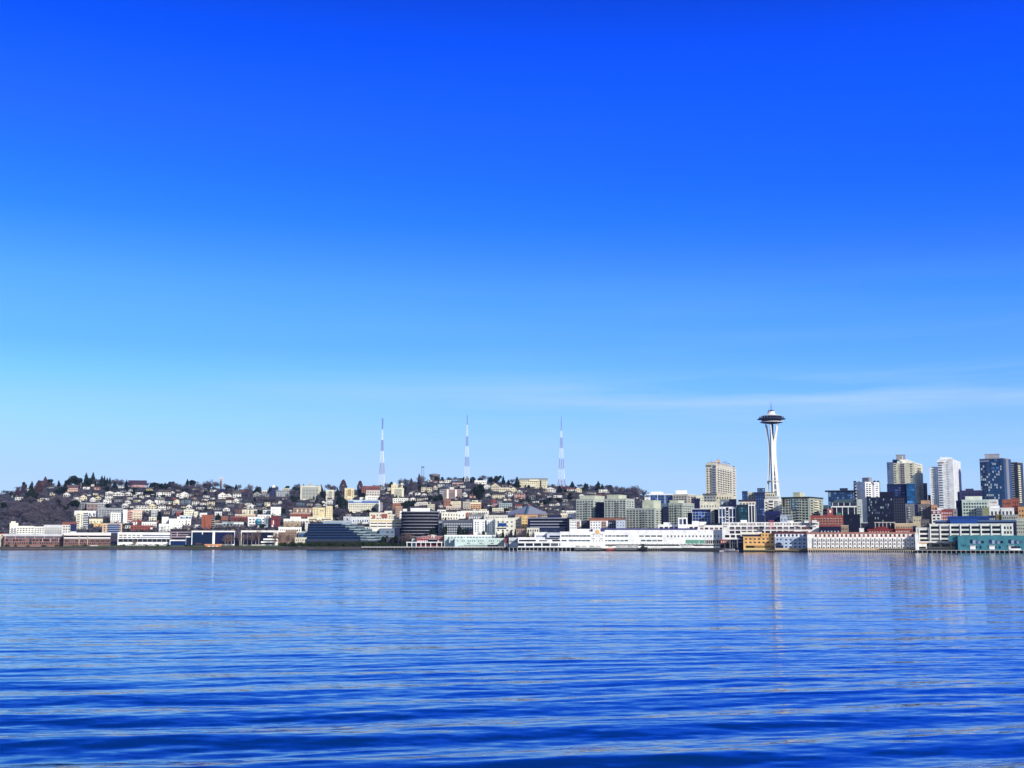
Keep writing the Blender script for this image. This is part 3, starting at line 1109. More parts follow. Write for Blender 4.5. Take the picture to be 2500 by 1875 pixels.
# mid slope, reading 1
t = Thing('apartment_building', 'big white stepped apartment complex', 'building', lm='big white stepped complex')
f = t.box(1, 712, 1082, 1016, row=1140, col='f2f2ee')
f.grid(860, 1075, 1040, 1130, 4, 2, .3, .35)
f.rect(1000, 1012, 1035, 1130, 'b09050', 'timber_strip', .2)
t.box(1, 590, 704, 986, row=1128, col='f4f4f0')
t.box(1, 845, 890, 984, row=1140, Yb=1020, col='f2f2ee', name='penthouse')
f = t.box(1, 732, 930, 1092, row=1195, col='f2f2ee')
f.grid(760, 920, 1110, 1180, 5, 2, .3, .3)
f = t.box(1, 540, 735, 1104, row=1232, col='f2f2ee')
f.grid(560, 725, 1130, 1230, 3, 4, .5, .35)
f.balc(540, 640, 1130, 1230, 4, 'f4f4f2')
t, f = S('orange brick apartment tower with side balconies', 1, 1262, 1468, 952, 1195, 'b8582c', 0, 0, roof='c06a3c', a=28, Xm=1348, name='apartment_tower', lm='orange brick tower', nc2=0)
f[1].grid(1420, 1462, 970, 1190, 1, 7, .9, .4)
f[1].balc(1425, 1466, 970, 1190, 7, 'c8b8a8', .3)
f[0].grid(1290, 1330, 980, 1190, 1, 6, .3, .3)
t, f = S('red brown brick block with white corner bays', 1, 58, 445, 1128, 1215, '98402e', 8, 2, .35, .4, lm='red brown brick block')
f.rect(395, 430, 1160, 1190, 'e0dcd8', 'bay', .6)
t, f = S('dark red block fronted by two white columns', 1, 100, 262, 1042, 1125, '8e3428', 3, 2, .3, .3)
for x in (108, 148):
    f.rect(x, x + 22, 1065, 1125, 'f0f0ee', 'column', 1)
S('white low flats beside the dark red block', 1, 250, 502, 1072, 1165, 'eeeeea', 6, 2, .4, .4)
S('orange brown brick flats behind the white stepped complex', 1, 500, 665, 1056, 1110, 'b06c44', 5, 1, .4, .4)
t, f = S('peach terraced apartments with wavy front', 1, 0, 258, 868, 1045, 'e4bfa4', 5, 4, .55, .4, lm='peach terraced apartments')
f.balc(100, 250, 880, 1045, 4, 'f0e4c8')
S('white brick flats topped with red roof near the peach terraces', 1, -40, 98, 1035, 1085, 'dcd0c8', 4, 1, .5, .5, roof='a04434')
S('white long terrace row uphill of the peach apartments', 1, 110, 565, 850, 885, 'eae6da', 9, 1, .5, .5)
S('grey white balconied apartments beside the dark conifer', 1, 410, 515, 868, 1040, 'b8c2c4', 2, 6, .8, .45, balc=(412, 512, 'dfe4e4'))
S('cream corner flats under the grey white balconied apartments', 1, 370, 500, 988, 1055, 'e6e2c8', 3, 2, .5, .4)
S('blue grey flat roofed flats with brown top', 1, 762, 962, 862, 962, '78808c', 5, 3, .6, .4)
S('red roofed brick row houses beside the cream stepped flats', 1, 832, 972, 905, 970, '9c4438', 3, 2, .5, .35, roof='a8584c', rh=2)
t = Thing('apartment_building', 'cream stepped flats with long pale roof', 'building', lm='cream stepped flats')
t.box(1, 962, 1135, 862, row=985, col='e6e4c4').grid(970, 1130, 872, 975, 5, 3, .5, .3)
t.box(1, 1130, 1202, 895, row=988, col='e9e7cc').grid(1135, 1198, 905, 980, 2, 3, .5, .3)
S('white glassy offices uphill of the stepped complex', 1, 890, 1092, 960, 1022, 'dce4e8', 4, 1, .8, .5, '#58708c')
S('white walled house block uphill of the orange brick tower', 1, 1228, 1352, 918, 1005, 'ecebe8', 3, 2, .4, .35)
S('white balconied flats behind the tall dark conifer', 1, 1482, 1602, 898, 965, 'dfe3e4', 3, 2, .5, .4)
S('brown brick flats to one side of the tall dark conifer', 1, 1588, 1706, 972, 1056, 'a05c48', 4, 2, .4, .4)
t, f = S('low grey industrial sheds with pale blue roof lights', 1, 1602, 1975, 1066, 1150, '8a9098', 6, 1, .5, .4, name='shed', lm='low grey sheds')
f.rect(1620, 1700, 1070, 1102, '8fb4c4', 'roof_light', .4)
f.rect(1800, 1965, 1075, 1105, 'd8e0e2', 'roof_light', .4)
S('small grey shed below the orange brick tower', 1, 1480, 1625, 1095, 1165, '7c8288', 3, 1, .5, .4, name='shed', roof='dcdcdc')
S('long dark red roofed warehouse', 1, 1742, 2045, 985, 1062, '6a3634', 6, 1, .3, .3, name='warehouse', roof='b8606a', lm='dark red roofed warehouse')
S('tan low stores above the dark red warehouse', 1, 1822, 2165, 940, 1000, 'd2b48c', 8, 1, .4, .3, roof='e0d4bc')
t, f = S('cream flats with dark centre bay above the tan stores', 1, 1945, 2195, 862, 948, 'e6dab8', 5, 3, .35, .4, lm='cream dark bay flats')
f.rect(2068, 2082, 870, 945, '2a2430', 'stair_slot', .15)
f.rect(2138, 2190, 875, 945, '4a5064', 'balcony_recess', .1)
t, f = S('white offices carrying the round globe', 1, 2042, 2340, 985, 1140, 'eaeaea', 5, 3, .6, .4, lm='white globe offices')
gx, gy = zp(2, 76, 1066)
gY = hillY(gx, zp(2, 0, 1150)[1]) - 20
gp = at(gx, gy, gY)
gr = 56 * ZS * gY / F
t = Thing('globe', 'blue green globe with lettered band on white office roof', 'globe')
t.start(gp.x, gp.y, gp.z - gr, gx, gy)
bm = bmesh.new()
bmesh.ops.create_uvsphere(bm, u_segments=28, v_segments=16, radius=gr)
me = bpy.data.meshes.new("sphere")
bm.to_mesh(me)
bm.free()
me.polygons.foreach_set('use_smooth', [True] * len(me.polygons))
gm, gn, gpz = new_mat("globe_paint")
gt = gn.nodes.new('ShaderNodeTexNoise')
gt.inputs['Scale'].default_value = .35
gc = gn.nodes.new('ShaderNodeTexCoord')
gn.links.new(gc.outputs['Object'], gt.inputs['Vector'])
gq = ramp(gn, [(.45, lin('3f8fae')), (.55, lin('6aa8b0'))])
gn.links.new(gt.outputs[0], gq.inputs[0])
gn.links.new(gq.outputs[0], gpz.inputs['Base Color'])
me.materials.append(gm)
go = bpy.data.objects.new("sphere", me)
COL.objects.link(go)
go.parent = t.root
go.location = (0, 0, gr)
vs, fs = [], []
for i in range(32):
    a_ = i * 6.2832 / 32
    for z in (-.13, .13):
        vs.append((math.cos(a_) * gr * 1.04, math.sin(a_) * gr * 1.04, gr + z * gr))
for i in range(32):
    j = (i + 1) % 32
    fs.append((2 * i, 2 * j, 2 * j + 1, 2 * i + 1))
mesh_obj('band', vs, fs, M('2a4a66'), t.root)
mesh_obj('stand', *[(v, f_) for v, f_ in [limb((0, 0, -4), (0, 0, .6), 1.6, 1.2)]][0], M('c8c8c8'), t.root)

# skyline of reading 0-1
t = Thing('water_mast', 'slim lattice telecom tower with antenna cluster on dark block', 'tower', lm='slim telecom tower')
t.name = 'telecom_tower'
f = t.box(1, 1568, 1606, 372, row=520, col='8c8288', depth=7, a=35, Xm=1590, name='shaft', roof='c8b4ac')
f[0].grid(1568, 1590, 385, 500, 1, 9, .5, .6, '3c3844')
tw_top = f[0].uz(1590, 372)[1] - t.o[2]
for i in range(9):
    a_ = i * .698
    for z_, r_, h_ in ((2.5 + (i % 3) * 2.2, 4.2, 3.6), (-4.5, 3.6, 2.2)):
        if z_ < 0 and i % 2:
            continue
        panel('antenna', t.root, (0, 0, 0), (r_ * math.cos(a_), r_ * math.sin(a_), tw_top + z_), a_, (.7, 1.1, h_), M('e4d8d4'))
t.box(1, 1570, 1604, 345, row=520, Yb=374, col='b09a94', depth=6, name='antenna_mount')
S('dark flat roofed block at the foot of the telecom tower', 1, 1528, 1645, 515, 562, '26284a', 3, 1, .5, .3, roof='3a3a5a')
t = Thing('large_house', 'large dark roofed mansion with pink walls on the skyline', 'house', lm='pink walled mansion')
f = t.box(1, 40, 315, 412, row=478, col='b07c80', roof='43324a', rh=9, over=2.5)
f.grid(120, 310, 425, 470, 5, 2, .55, .4, 'f0d8d0')
t = Thing('large_house', 'wide pinkish house with two rows of pale windows on the crest', 'house', lm='wide pinkish crest house')
f = t.box(0, 1135, 1318, 478, row=560, col='a87a72', roof='6a4a52', rh=6, over=1)
f.grid(1145, 1310, 482, 560, 6, 2, .6, .35, 'ecd4b8')

# ===== reading 2
t = Thing('apartment_tower', 'broad grey cream apartment tower with balcony rows on the hill', 'building', lm='broad balcony apartment tower')
f = t.box(2, 785, 1132, 458, row=694, col='d6d2b8', roof='c8c6b0')
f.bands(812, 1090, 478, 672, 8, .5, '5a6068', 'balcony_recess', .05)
f.balc(812, 1090, 478, 672, 8, 'c2c8c0', .36, 1.0)
f.piers(815, 1088, 478, 690, 6, .1, 'cfcdb8')
f.grid(1096, 1128, 478, 672, 1, 8, .5, .4, 'a89040')
t.box(2, 926, 982, 424, row=694, Yb=462, col='b8b09a', name='penthouse')
t, f = S('narrow cream apartment tower with dark centre windows', 2, 1216, 1356, 528, 702, 'e0dcc4', 0, 0, roof='d8d4c0', name='apartment_tower', lm='narrow cream tower')
f.grid(1255, 1318, 548, 695, 1, 8, .95, .5)
f.grid(1228, 1246, 560, 690, 1, 5, .8, .35)
f.grid(1328, 1348, 560, 690, 1, 5, .8, .35)
S('white balconied flats under the narrow cream tower', 2, 1218, 1332, 715, 790, 'd8dcd8', 2, 4, .8, .45, balc=(1220, 1330, 'e8e8e4'))
t, f = S('yellow cream flats with amber stair windows between two spindle trees', 2, 1532, 1692, 498, 702, 'e6d8a0', 0, 0, lm='yellow cream amber flats', roof='d0c8a0')
f.grid(1578, 1642, 515, 630, 4, 1, .75, .95, '9a6c1c', 'stair_window')
f.grid(1540, 1572, 530, 690, 1, 5, .5, .4)
f.grid(1650, 1685, 530, 690, 1, 5, .5, .4)
S('red brown brick apartments below the first radio mast', 2, 1818, 2122, 462, 610, '8a4844', 8, 4, .45, .4, lm='red brown mast apartments', roof='a06058')
S('white fronted flats under the red brown brick apartments', 2, 1895, 2125, 535, 622, 'd4ccc4', 5, 2, .5, .4, shift=-10, col2=None)
t = Thing('apartment_building', 'white L shaped apartments above the blue banded hospital', 'building')
t.box(2, 1785, 1905, 655, row=725, col='eceae0').grid(1790, 1900, 665, 710, 3, 1, .3, .4)
t.box(2, 1880, 2132, 628, row=725, col='eeece2', shift=4).grid(1920, 2125, 640, 715, 6, 2, .45, .45)
t = Thing('hospital', 'wide cream hospital block with blue top storey', 'building', lm='blue banded hospital')
f = t.box(2, 1592, 2112, 702, row=905, col='e8e2c6', roof='9ab4d8', rh=1.2)
f.rect(1596, 2108, 712, 750, '3a6cb8', 'blue_storey', .25)
f.rect(1680, 1820, 708, 735, 'b8ccdc', 'rooftop_unit', .8, 2)
f.grid(1600, 2105, 758, 905, 16, 5, .62, .42)
f.bands(1600, 2105, 772, 905, 5, .2, 'f2eedc', 'sill_band', .5)
t.box(2, 2108, 2126, 712, row=908, col='f2f0ea', name='fin_wall', shift=-3)
t.box(2, 2126, 2175, 738, row=905, col='8a8494', name='side_wing')  # grey block coloured as the hospital's shaded side
t = Thing('apartment_building', 'grey apartments with white corner tower on the crest', 'building', lm='grey white tower apartments')
t.box(2, 368, 612, 545, row=642, col='7f8690').grid(380, 600, 555, 640, 6, 3, .5, .45, 'c8ccd0')
t.box(2, 470, 610, 500, row=642, Yb=548, col='c8c4b0', shift=6, name='upper_storey').grid(475, 605, 508, 545, 5, 1, .5, .6)
t.box(2, 305, 362, 478, row=640, col='2c3458', name='corner_tower', roof='f0f0f0', rh=2.4)
t.box(2, 318, 352, 448, row=640, Yb=474, col='f2f2f2', name='roof_turret')
t.box(2, 265, 368, 545, row=640, col='28305a', name='lower_block')
S('white low pavilion on the crest beside the grey row houses', 2, 135, 250, 535, 575, 'e8e4d8', 3, 1, .5, .4)
S('white apartment block with blank side above the red stores', 2, 285, 458, 818, 962, 'eeeeea', 5, 4, .3, .3, lm='white blank side block')
S('dark sided walkup in front of the white blank side block', 2, 150, 285, 868, 945, 'd0d4d4', 3, 2, .6, .4)
S('white low stores below the dark sided walkup', 2, 60, 290, 948, 1005, 'e6e6e2', 5, 1, .4, .4)
t, f = S('dark red warehouse with bright red stripe', 2, 288, 445, 972, 1165, '6c3038', 4, 2, .25, .25, lm='red striped warehouse', name='warehouse')
f.rect(296, 334, 1035, 1120, 'c02c34', 'red_stripe', .3)
f.rect(300, 325, 1120, 1150, 'e8e4e4', 'doorway', .4)
f.rect(322, 336, 1042, 1110, 'e4e4e4', 'white_stripe', .36)
t, f = S('blue grey metal clad offices beside the globe', 2, 172, 290, 1000, 1160, '8fa0b0', 2, 2, .2, .4, roof='6a7a88')
f.rect(200, 232, 1010, 1100, '5c6c80', 'cladding_panel', .2)
t = Thing('hotel', 'butter yellow hotel with sloping shadow court', 'building', lm='butter yellow hotel')
f = t.box(2, 995, 1222, 828, row=1045, col='dccb92')
f.grid(1000, 1090, 840, 960, 2, 4, .5, .3)
f.grid(1110, 1180, 850, 900, 2, 1, .4, .4)
f = t.box(2, 1216, 1328, 802, row=1045, col='e0d09a', name='tower_wing')
f.grid(1225, 1318, 820, 970, 3, 5, .35, .3)
f = t.box(2, 905, 1330, 985, row=1052, col='efe2b8', name='arcade', shift=-14)
f.grid(930, 1060, 992, 1006, 12, 1, .5, .8)
f.grid(1185, 1305, 992, 1006, 12, 1, .5, .8)
f.rect(930, 1060, 1018, 1032, GL, 'ribbon_window')
f.rect(1160, 1300, 1018, 1032, GL, 'ribbon_window')
t, f = S('tan brick apartments with big white gable', 2, 665, 996, 832, 915, 'a48468', 9, 2, .5, .4, lm='tan gabled apartments', roof='8a7a70')
f.grid(700, 985, 850, 905, 4, 1, .35, .9, 'd8c8b0', 'window_bay', .6)
S('rust red long block under the tan gabled apartments', 2, 615, 955, 918, 1000, '9c4a30', 8, 1, .3, .35, roof='e8e0d8')
S('white squat block beside the rust red block', 2, 612, 795, 982, 1055, 'ecebe4', 3, 1, .4, .4)
t, f = S('white low stores with square dark openings', 2, 500, 925, 1018, 1105, 'e6e4dc', 9, 1, .5, .35, roof='efeeea')
S('tan blank walled warehouse', 2, 500, 795, 1068, 1150, 'a89070', 3, 1, .2, .25, name='warehouse', roof='c8b898')
t, f = S('white narrow offices beside the dark blue terraces', 2, 862, 940, 1080, 1240, 'dedcd4', 2, 4, .4, .4)
t, f = S('white waterfront offices with square windows and brown trees in front', 2, 415, 802, 1158, 1250, 'e8e6de', 10, 1, .55, .4, o=62)
S('brown brick waterfront block behind the bare trees', 2, 515, 722, 1215, 1405, '94765e', 6, 4, .4, .4, o=52)
S('small glassy white building beside the dark blue terraces', 2, 752, 935, 1238, 1345, '5c7088', 3, 1, .8, .5, '#1a3460', o=50, roof='eceeee')
t, f = S('beige low boathouse on the shore with white gable', 2, 692, 890, 1332, 1410, 'cfc8b0', 5, 1, .4, .3, o=34, name='boathouse')
t = Thing('glass_building', 'dark blue terraced glass office with stepped decks', 'building', lm='dark blue terraced offices')
for i in range(7):
    y0 = 1098 + i * 43
    xr = [1480, 1540, 1610, 1680, 1740, 1790, 1800][i]
    f = t.box(2, 912 - i * 5, xr, y0, o=58 - i * 4, Yb=y0 + 43, col='06245a' if i % 2 else '051e4c', roof='1c4878', rh=.6, name='storey', depth=40)
    f.rect(918 - i * 4, xr - 4, y0 + 12, y0 + 40, '#040a20', 'ribbon_window', .1)
    g = t.box(2, xr + 1, xr + 260 + i * 62, y0 + 6, o=62 - i * 4, Yb=y0 + 43, col='42566a', roof='76909c', rh=1.2, name='terrace', depth=30)
    g.rect(xr + 6, xr + 180 + i * 30, y0 + 20, y0 + 40, '#0c1630', 'ribbon_window', .1)
    g.rect(xr + 60 + i * 10, xr + 150 + i * 20, y0 + 12, y0 + 20, '9cb4c0', 'planter', 1.2, 1.4)
g = t.box(2, 905, 1800, 1395, o=30, col='0c1c34', name='base', depth=40, rh=.3)
f = t.box(2, 1165, 1645, 1052, o=66, Yb=1100, col='8ca0b4', name='rooftop_plant', roof='b8c4d0')
f.piers(1180, 1630, 1056, 1098, 30, .12, 'a4b4c4')
S('pale townhouses behind the dark blue terraces', 2, 1512, 1655, 978, 1050, 'c8ccd4', 5, 2, .5, .35, '#56607a')
S('pale clinic with skylights beside the striped garage', 2, 1650, 1948, 985, 1100, 'd2d8dc', 7, 1, .5, .35, '#56607a', roof='e8eaea')
# ===== reading 3
t, f = S('cream and brick offices beside the striped garage', 2, 1952, 2260, 912, 1040, 'e2d8c4', 6, 2, .4, .35, lm='cream brick offices')
f.rect(1998, 2045, 955, 1040, 'b0532c', 'brick_bay', .4)
f.rect(2150, 2250, 930, 1000, '9a4434', 'brick_bay', .4)
t = Thing('parking_garage', 'cream parking garage with dark open slots', 'garage', lm='cream parking garage')
f = t.box(3, -190, 350, 1022, o=70, row=None, col='e9e2d2', roof='f0ece0')
f.rect(-180, 345, 1034, 1060, 'd8c080', 'parapet_panel', .2)
for i in range(2):
    for (xa, xb) in ((-178, -60), (-50, 88), (104, 216), (232, 342)):
        f.rect(xa, xb, 1082 + i * 50, 1098 + i * 50, '#0c0c14', 'opening', .1)
S('tan and white flats stacked above the cream garage', 3, -10, 262, 945, 1030, 'd8cbb4', 6, 2, .4, .35, lm='tan white flats')
S('white penthouse flats above the tan flats', 3, 60, 190, 885, 945, 'ece6d2', 4, 1, .5, .4)
S('grey blue service block under the cream garage', 3, -20, 242, 1182, 1345, '6c7c98', 3, 2, .5, .4, '#284a60', o=56, name='service_block')
S('dark service block beside the round black offices', 3, 240, 380, 1172, 1330, '222a4a', 2, 2, .3, .3, o=62, name='service_block')


def curved_block(label, name, lm, k, Xc, half, Yt, Yb, o, col, n, bandc, ring, sag=.45):
    """office with a bowed front: ring of wall segments with one glass ribbon per storey"""
    pxm, pyt = zp(k, Xc, Yt)
    Y = shoreY(pxm) + o
    th = azim(pxm, pyt)
    Dh = Y / math.cos(th)
    r = half * ZS * Dh / F
    d = ray(pxm, pyt)
    z1 = CAM_H + d.z / math.hypot(d.x, d.y) * Dh
    z0 = ground(pxm, Y) - 2
    c = Vector((math.sin(th), math.cos(th))) * (Dh + r * sag)
    t = Thing(name, label, 'building', None, lm)
    t.start(c.x, c.y, z0 + 2, pxm, pyt)

    def ringm(nm, ra, za, zb, mat, N=40):
        vs, fs = [], []
        for z in (za, zb):
            for i in range(N):
                a = i * 2 * math.pi / N
                lx, ly = ra * math.sin(a), -ra * sag * 1.0 * math.cos(a)
                vs.append((lx * math.cos(th) + ly * math.sin(th), -lx * math.sin(th) + ly * math.cos(th), z - t.o[2]))
        for i in range(N):
            j = (i + 1) % N
            fs.append((i, j, N + j, N + i))
        fs += [tuple(range(N, 2 * N)), tuple(range(N - 1, -1, -1))]
        return mesh_obj(nm, vs, fs, M(mat), t.root)
    ringm('wall', r, z0, z1, col)
    ringm('roof', r * 1.012, z1 - .1, z1 + .8, ring)
    hb = ray(*zp(k, Xc, Yb))
    zb = CAM_H + hb.z / math.hypot(hb.x, hb.y) * Dh
    dz = (z1 - zb) / n
    for i in range(n):
        z = z1 - dz * (i + 1)
        ringm('ribbon_window', r * 1.004, z + dz * .16, z + dz * .98, '04061a')
        ringm('floor_band', r * 1.014, z, z + dz * .15, bandc)
    return t


t = curved_block('round black glass offices with silver floor bands', 'office_building', 'round black offices', 3, 665, 305, 898, 1320, 60, '0c1026', 8, 'a4a8bc', '8e98ac', .55)
t.box(3, 500, 828, 838, o=66, Yb=897, col='f0efec', name='penthouse', depth=12)
t.box(3, 372, 440, 852, o=66, Yb=900, col='e8e6e2', name='lift_house', depth=8)
t.box(3, 348, 392, 905, o=72, col='12183a', name='side_wing', depth=20)
t, f = S('dark grey apartments with small white windows behind waterfront trees', 3, 1035, 1562, 1048, 1290, '4a5468', 17, 5, .45, .45, 'd4d8e0', o=78, roof='6c7890', lm='dark grey apartments')
S('slant roofed grey block between the black offices and the dark apartments', 3, 975, 1070, 1052, 1290, '8c98ac', 1, 3, .4, .4, o=82)
t, f = S('white slab townhouses with narrow vertical windows', 3, 1560, 1932, 1030, 1245, 'e6e8e4', 8, 5, .4, .55, '#2c3448', o=70, lm='white slab townhouses')
for x in (1660, 1760, 1850):
    f.rect(x, x + 24, 1040, 1240, 'f2f2f0' if x != 1760 else '20263c', 'blank_pier', .5)
t, f = S('beige flats with blue glass corner beside the white slab townhouses', 3, 1930, 2260, 1002, 1245, 'dcdac6', 4, 3, .4, .3, o=74)
f.rect(1975, 2120, 1085, 1140, GB, 'glass_bay', .8)
f.rect(1950, 2115, 1165, 1185, GL, 'ribbon_window')
S('cream white flats with tall slot windows', 3, 1022, 1312, 905, 1032, 'ece8d6', 6, 2, .35, .5, lm='cream slot windowed flats')
S('white blank walled store house beside the rust panel block', 3, 1285, 1428, 892, 1010, 'f0eee8', 2, 1, .2, .3)
S('rust panelled block among white stores', 3, 1418, 1526, 922, 995, 'b0582e', 3, 1, .3, .4)
S('long white two storey block with rooftop boxes', 3, 1352, 1822, 882, 945, 'e8e4d8', 12, 1, .5, .4, lm='long white rooftop box block')
S('cream roofed long hall above the long white block', 3, 1555, 1790, 855, 885, 'e6d8b4', 5, 1, .3, .3)
S('grey sheds in the hollow before the arena roof', 3, 1470, 1760, 940, 1035, '7c8088', 7, 1, .5, .4, 'd4d4d8', name='shed')
S('white mixed stores at the near foot of the arena', 3, 1740, 2140, 955, 1050, 'd6d2c8', 9, 2, .4, .35, lm='white arena foot stores')
S('white block by the trees uphill of the cream slot windowed flats', 3, 955, 1098, 865, 915, 'ecebe6', 3, 1, .4, .3)
t = Thing('apartment_tower', 'banded cream tower with a second wing behind', 'building', lm='banded cream tower')
f = t.box(3, 225, 388, 498, row=655, col='e4deba')
f.bands(228, 350, 512, 650, 8, .45, '#2a2c40', 'ribbon_window', .05)
t.box(3, 176, 368, 440, row=655, col='e8d8aa', shift=30, name='rear_wing').grid(182, 360, 450, 495, 4, 2, .5, .25)
t.box(3, 206, 250, 410, row=655, col='e8d8aa', shift=34, Yb=442, name='penthouse')
t.box(3, 335, 365, 412, row=655, col='e8d8aa', shift=34, Yb=442, name='lift_house')
S('white long flats at the foot of the banded cream tower', 3, 200, 462, 668, 742, 'e8e8de', 7, 2, .5, .4, lm='white long flats')
S('orange brick flats beside the round dark tree', 3, 200, 335, 752, 868, 'a8623c', 4, 3, .4, .35)
S('tan tall flats behind the cream garage', 3, 250, 362, 805, 985, 'b48e74', 3, 5, .45, .4)
S('white walk up between the tan flats and the black offices', 3, 316, 362, 885, 1030, 'ecebea', 1, 3, .4, .3)
t = Thing('apartment_tower', 'striped tan apartment block with two white shafts', 'building', lm='striped white shaft block')
f = t.box(3, 1052, 1368, 520, row=690, col='a88a84', roof='c0a898')
f.bands(1060, 1362, 532, 690, 8, .42, '#3a3448', 'ribbon_window', .05)
f.rect(1110, 1142, 515, 690, 'f0ead8', 'white_shaft', 1.2, 1.5)
f.rect(1250, 1282, 522, 690, 'f0ead8', 'white_shaft', 1.2, 1.5)
t.box(3, 1160, 1232, 482, row=690, Yb=522, col='e0d8d0', name='penthouse')
t.box(3, 988, 1055, 515, row=700, col='6c7488', name='side_wing', shift=6).grid(990, 1050, 540, 690, 2, 5, .6, .4, 'c8ccd4')
f = t.box(3, 1060, 1178, 692, row=795, col='a86c54', name='brick_base', shift=-25)
f.grid(1070, 1170, 705, 780, 4, 3, .5, .4)
S('cream flats at the foot of the striped block', 3, 1178, 1352, 722, 812, 'e6d8b0', 6, 3, .55, .4)
S('grey striped flats in the street below the striped block', 3, 1385, 1512, 728, 862, 'c2b8a8', 4, 5, .6, .4)
t, f = S('orange flats with cream top storey', 3, 1502, 1692, 738, 860, 'cf9460', 4, 3, .45, .4, lm='orange cream topped flats')
f.rect(1505, 1688, 738, 762, 'eedcb0', 'top_storey', .3)
S('cream house flats with flat parapet above the orange flats', 3, 1535, 1640, 705, 742, 'ece4cc', 3, 1, .4, .4)
S('brown white walk ups below the cream flats', 3, 1100, 1400, 805, 860, 'd8c0b0', 9, 1, .5, .4)
S('grey blue balconied flats near the coral house', 3, 1990, 2215, 752, 850, '9aaeb4', 6, 3, .6, .45, lm='grey blue balconied flats')
S('pinkish walk up flats beside the grey blue balconied flats', 3, 1885, 1992, 762, 830, 'b48890', 3, 2, .4, .4)
S('cream flats below the grey blue balconied flats', 3, 1880, 2070, 835, 905, 'dcd2b8', 6, 2, .5, .4)
S('cream grey balconied flats above the black offices roof', 3, 788, 905, 770, 880, 'cfc8a8', 4, 4, .65, .4, lm='cream grey balconied flats')
S('pale flats uphill of the black offices roof', 3, 570, 795, 735, 790, 'd4d0c4', 7, 2, .45, .4)
S('white long flat roofed building on the crest by the mast', 3, 1580, 1785, 368, 430, 'eceade', 6, 1, .4, .35, lm='white crest mast building')
S('beige terrace apartments with arched windows', 3, 1995, 2182, 490, 585, 'dcd0ae', 5, 2, .55, .45, lm='beige arched terrace')
S('pink tan long roofed lodge', 3, 1205, 1392, 405, 455, 'b4928c', 6, 1, .5, .35)

# water tank on the crest
pxm, pyt = zp(3, 908, 250)
tY = hillY(pxm, zp(3, 0, 335)[1]) + 30
t = Thing('water_tank', 'round concrete water tank on the crest of the hill', 'water tank', lm='round concrete tank')
tz = ground(pxm, tY)
tp = at(pxm, pyt, tY)
t.start(tp.x, tp.y, tz, pxm, pyt)
m_ = ZS * tY / F


def lathe(name, prof, mat, parent, loc=(0, 0, 0), N=40, smooth=False):
    vs, fs = [], []
    for r, z in prof:
        for i in range(N):
            a = 2 * math.pi * i / N
            vs.append((r * math.cos(a), r * math.sin(a), z))
    for k in range(len(prof) - 1):
        for i in range(N):
            j = (i + 1) % N
            fs.append((k * N + i, k * N + j, (k + 1) * N + j, (k + 1) * N + i))
    fs += [tuple(range(N - 1, -1, -1)), tuple(range((len(prof) - 1) * N, len(prof) * N))]
    return mesh_obj(name, vs, fs, mat if not isinstance(mat, str) else M(mat), parent, loc, smooth)


htop = tp.z - tz
lathe('tank', [(70 * m_, -2), (70 * m_, htop - 62 * m_), (92 * m_, htop - 48 * m_), (92 * m_, htop - 22 * m_)], '6f6a72', t.root)
lathe('roof', [(94 * m_, htop - 22 * m_), (94 * m_, htop - 16 * m_), (50 * m_, htop - 5 * m_), (10 * m_, htop)], '8c8a90', t.root)
for i in range(14):
    a = i * 2 * math.pi / 14
    panel('rib', t.root, (0, 0, 0), (72 * m_ * math.cos(a), 72 * m_ * math.sin(a), htop - 70 * m_), a, (6 * m_, 5 * m_, 44 * m_), M('9c8478'))

# ===== reading 4
t = Thing('institution', 'long cream colonial hall with hipped roof on the crest', 'building', lm='long cream crest hall')
f = t.box(4, 196, 665, 352, row=500, col='ded4a8', roof='8c98a0', rh=5, over=1)
f.grid(205, 655, 370, 470, 14, 3, .35, .45, '#2a2c30')
f.rect(360, 520, 352, 378, 'e6dcb4', 'gable_front', 2, 2.4)
f.rect(540, 562, 370, 470, '#161830', 'stair_slot', .2)
f.rect(310, 470, 425, 475, 'd8d0b4', 'front_wing', 5, 6)
t = Thing('arena', 'arena with wide grey pyramid roof and red lantern', 'arena', lm='grey pyramid roof arena')
ax, ay = zp(4, 352, 782)
aY = hillY(ax, zp(4, 0, 1000)[1]) + 60
ap = at(ax, ay, aY)
lp = at(*zp(4, -125, 950), aY)
rp = at(*zp(4, 748, 925), aY)
az = ground(ax, aY)
t.start(ap.x, ap.y, az, ax, ay)
zl = min(lp.z, rp.z) - az
hl, hr = ap.x - lp.x, rp.x - ap.x
za_ = ap.z - az
hh = (hl + hr) / 2
vs = [(-hl, 0, zl), (-6, -hh, zl - 4), (hr, 0, zl), (0, hh, zl - 4), (0, 0, za_), (-6, -hh, zl - 5.2), (-hl, 0, zl - 1.2), (hr, 0, zl - 1.2), (0, hh, zl - 5.2)]
mesh_obj('roof', vs, [(0, 1, 4), (1, 2, 4), (2, 3, 4), (3, 0, 4), (0, 6, 5, 1), (1, 5, 7, 2), (2, 7, 8, 3), (3, 8, 6, 0)], wall_mat('8088a0', .6, .06, .1), t.root)
mesh_obj('wall', [(x * .93, y * .93, z) for z in (-6, zl - 4.5) for x, y in ((-hl, 0), (-6, -hh), (hr, 0), (0, hh))], [(0, 1, 5, 4), (1, 2, 6, 5), (2, 3, 7, 6), (3, 0, 4, 7), (4, 5, 6, 7)], M('9a8a80'), t.root)
lv, lf = limb((0, 0, za_ + .4), (-6, -hh, zl - 3.4), 1.6, 3.2)
mesh_obj('ridge_gutter', lv, lf, M('3a6a7c'), t.root)
t2 = t.box(4, 334, 366, 762, Y=aY - 4, Yb=788, col='b04444', name='lantern', depth=8, roof=None)
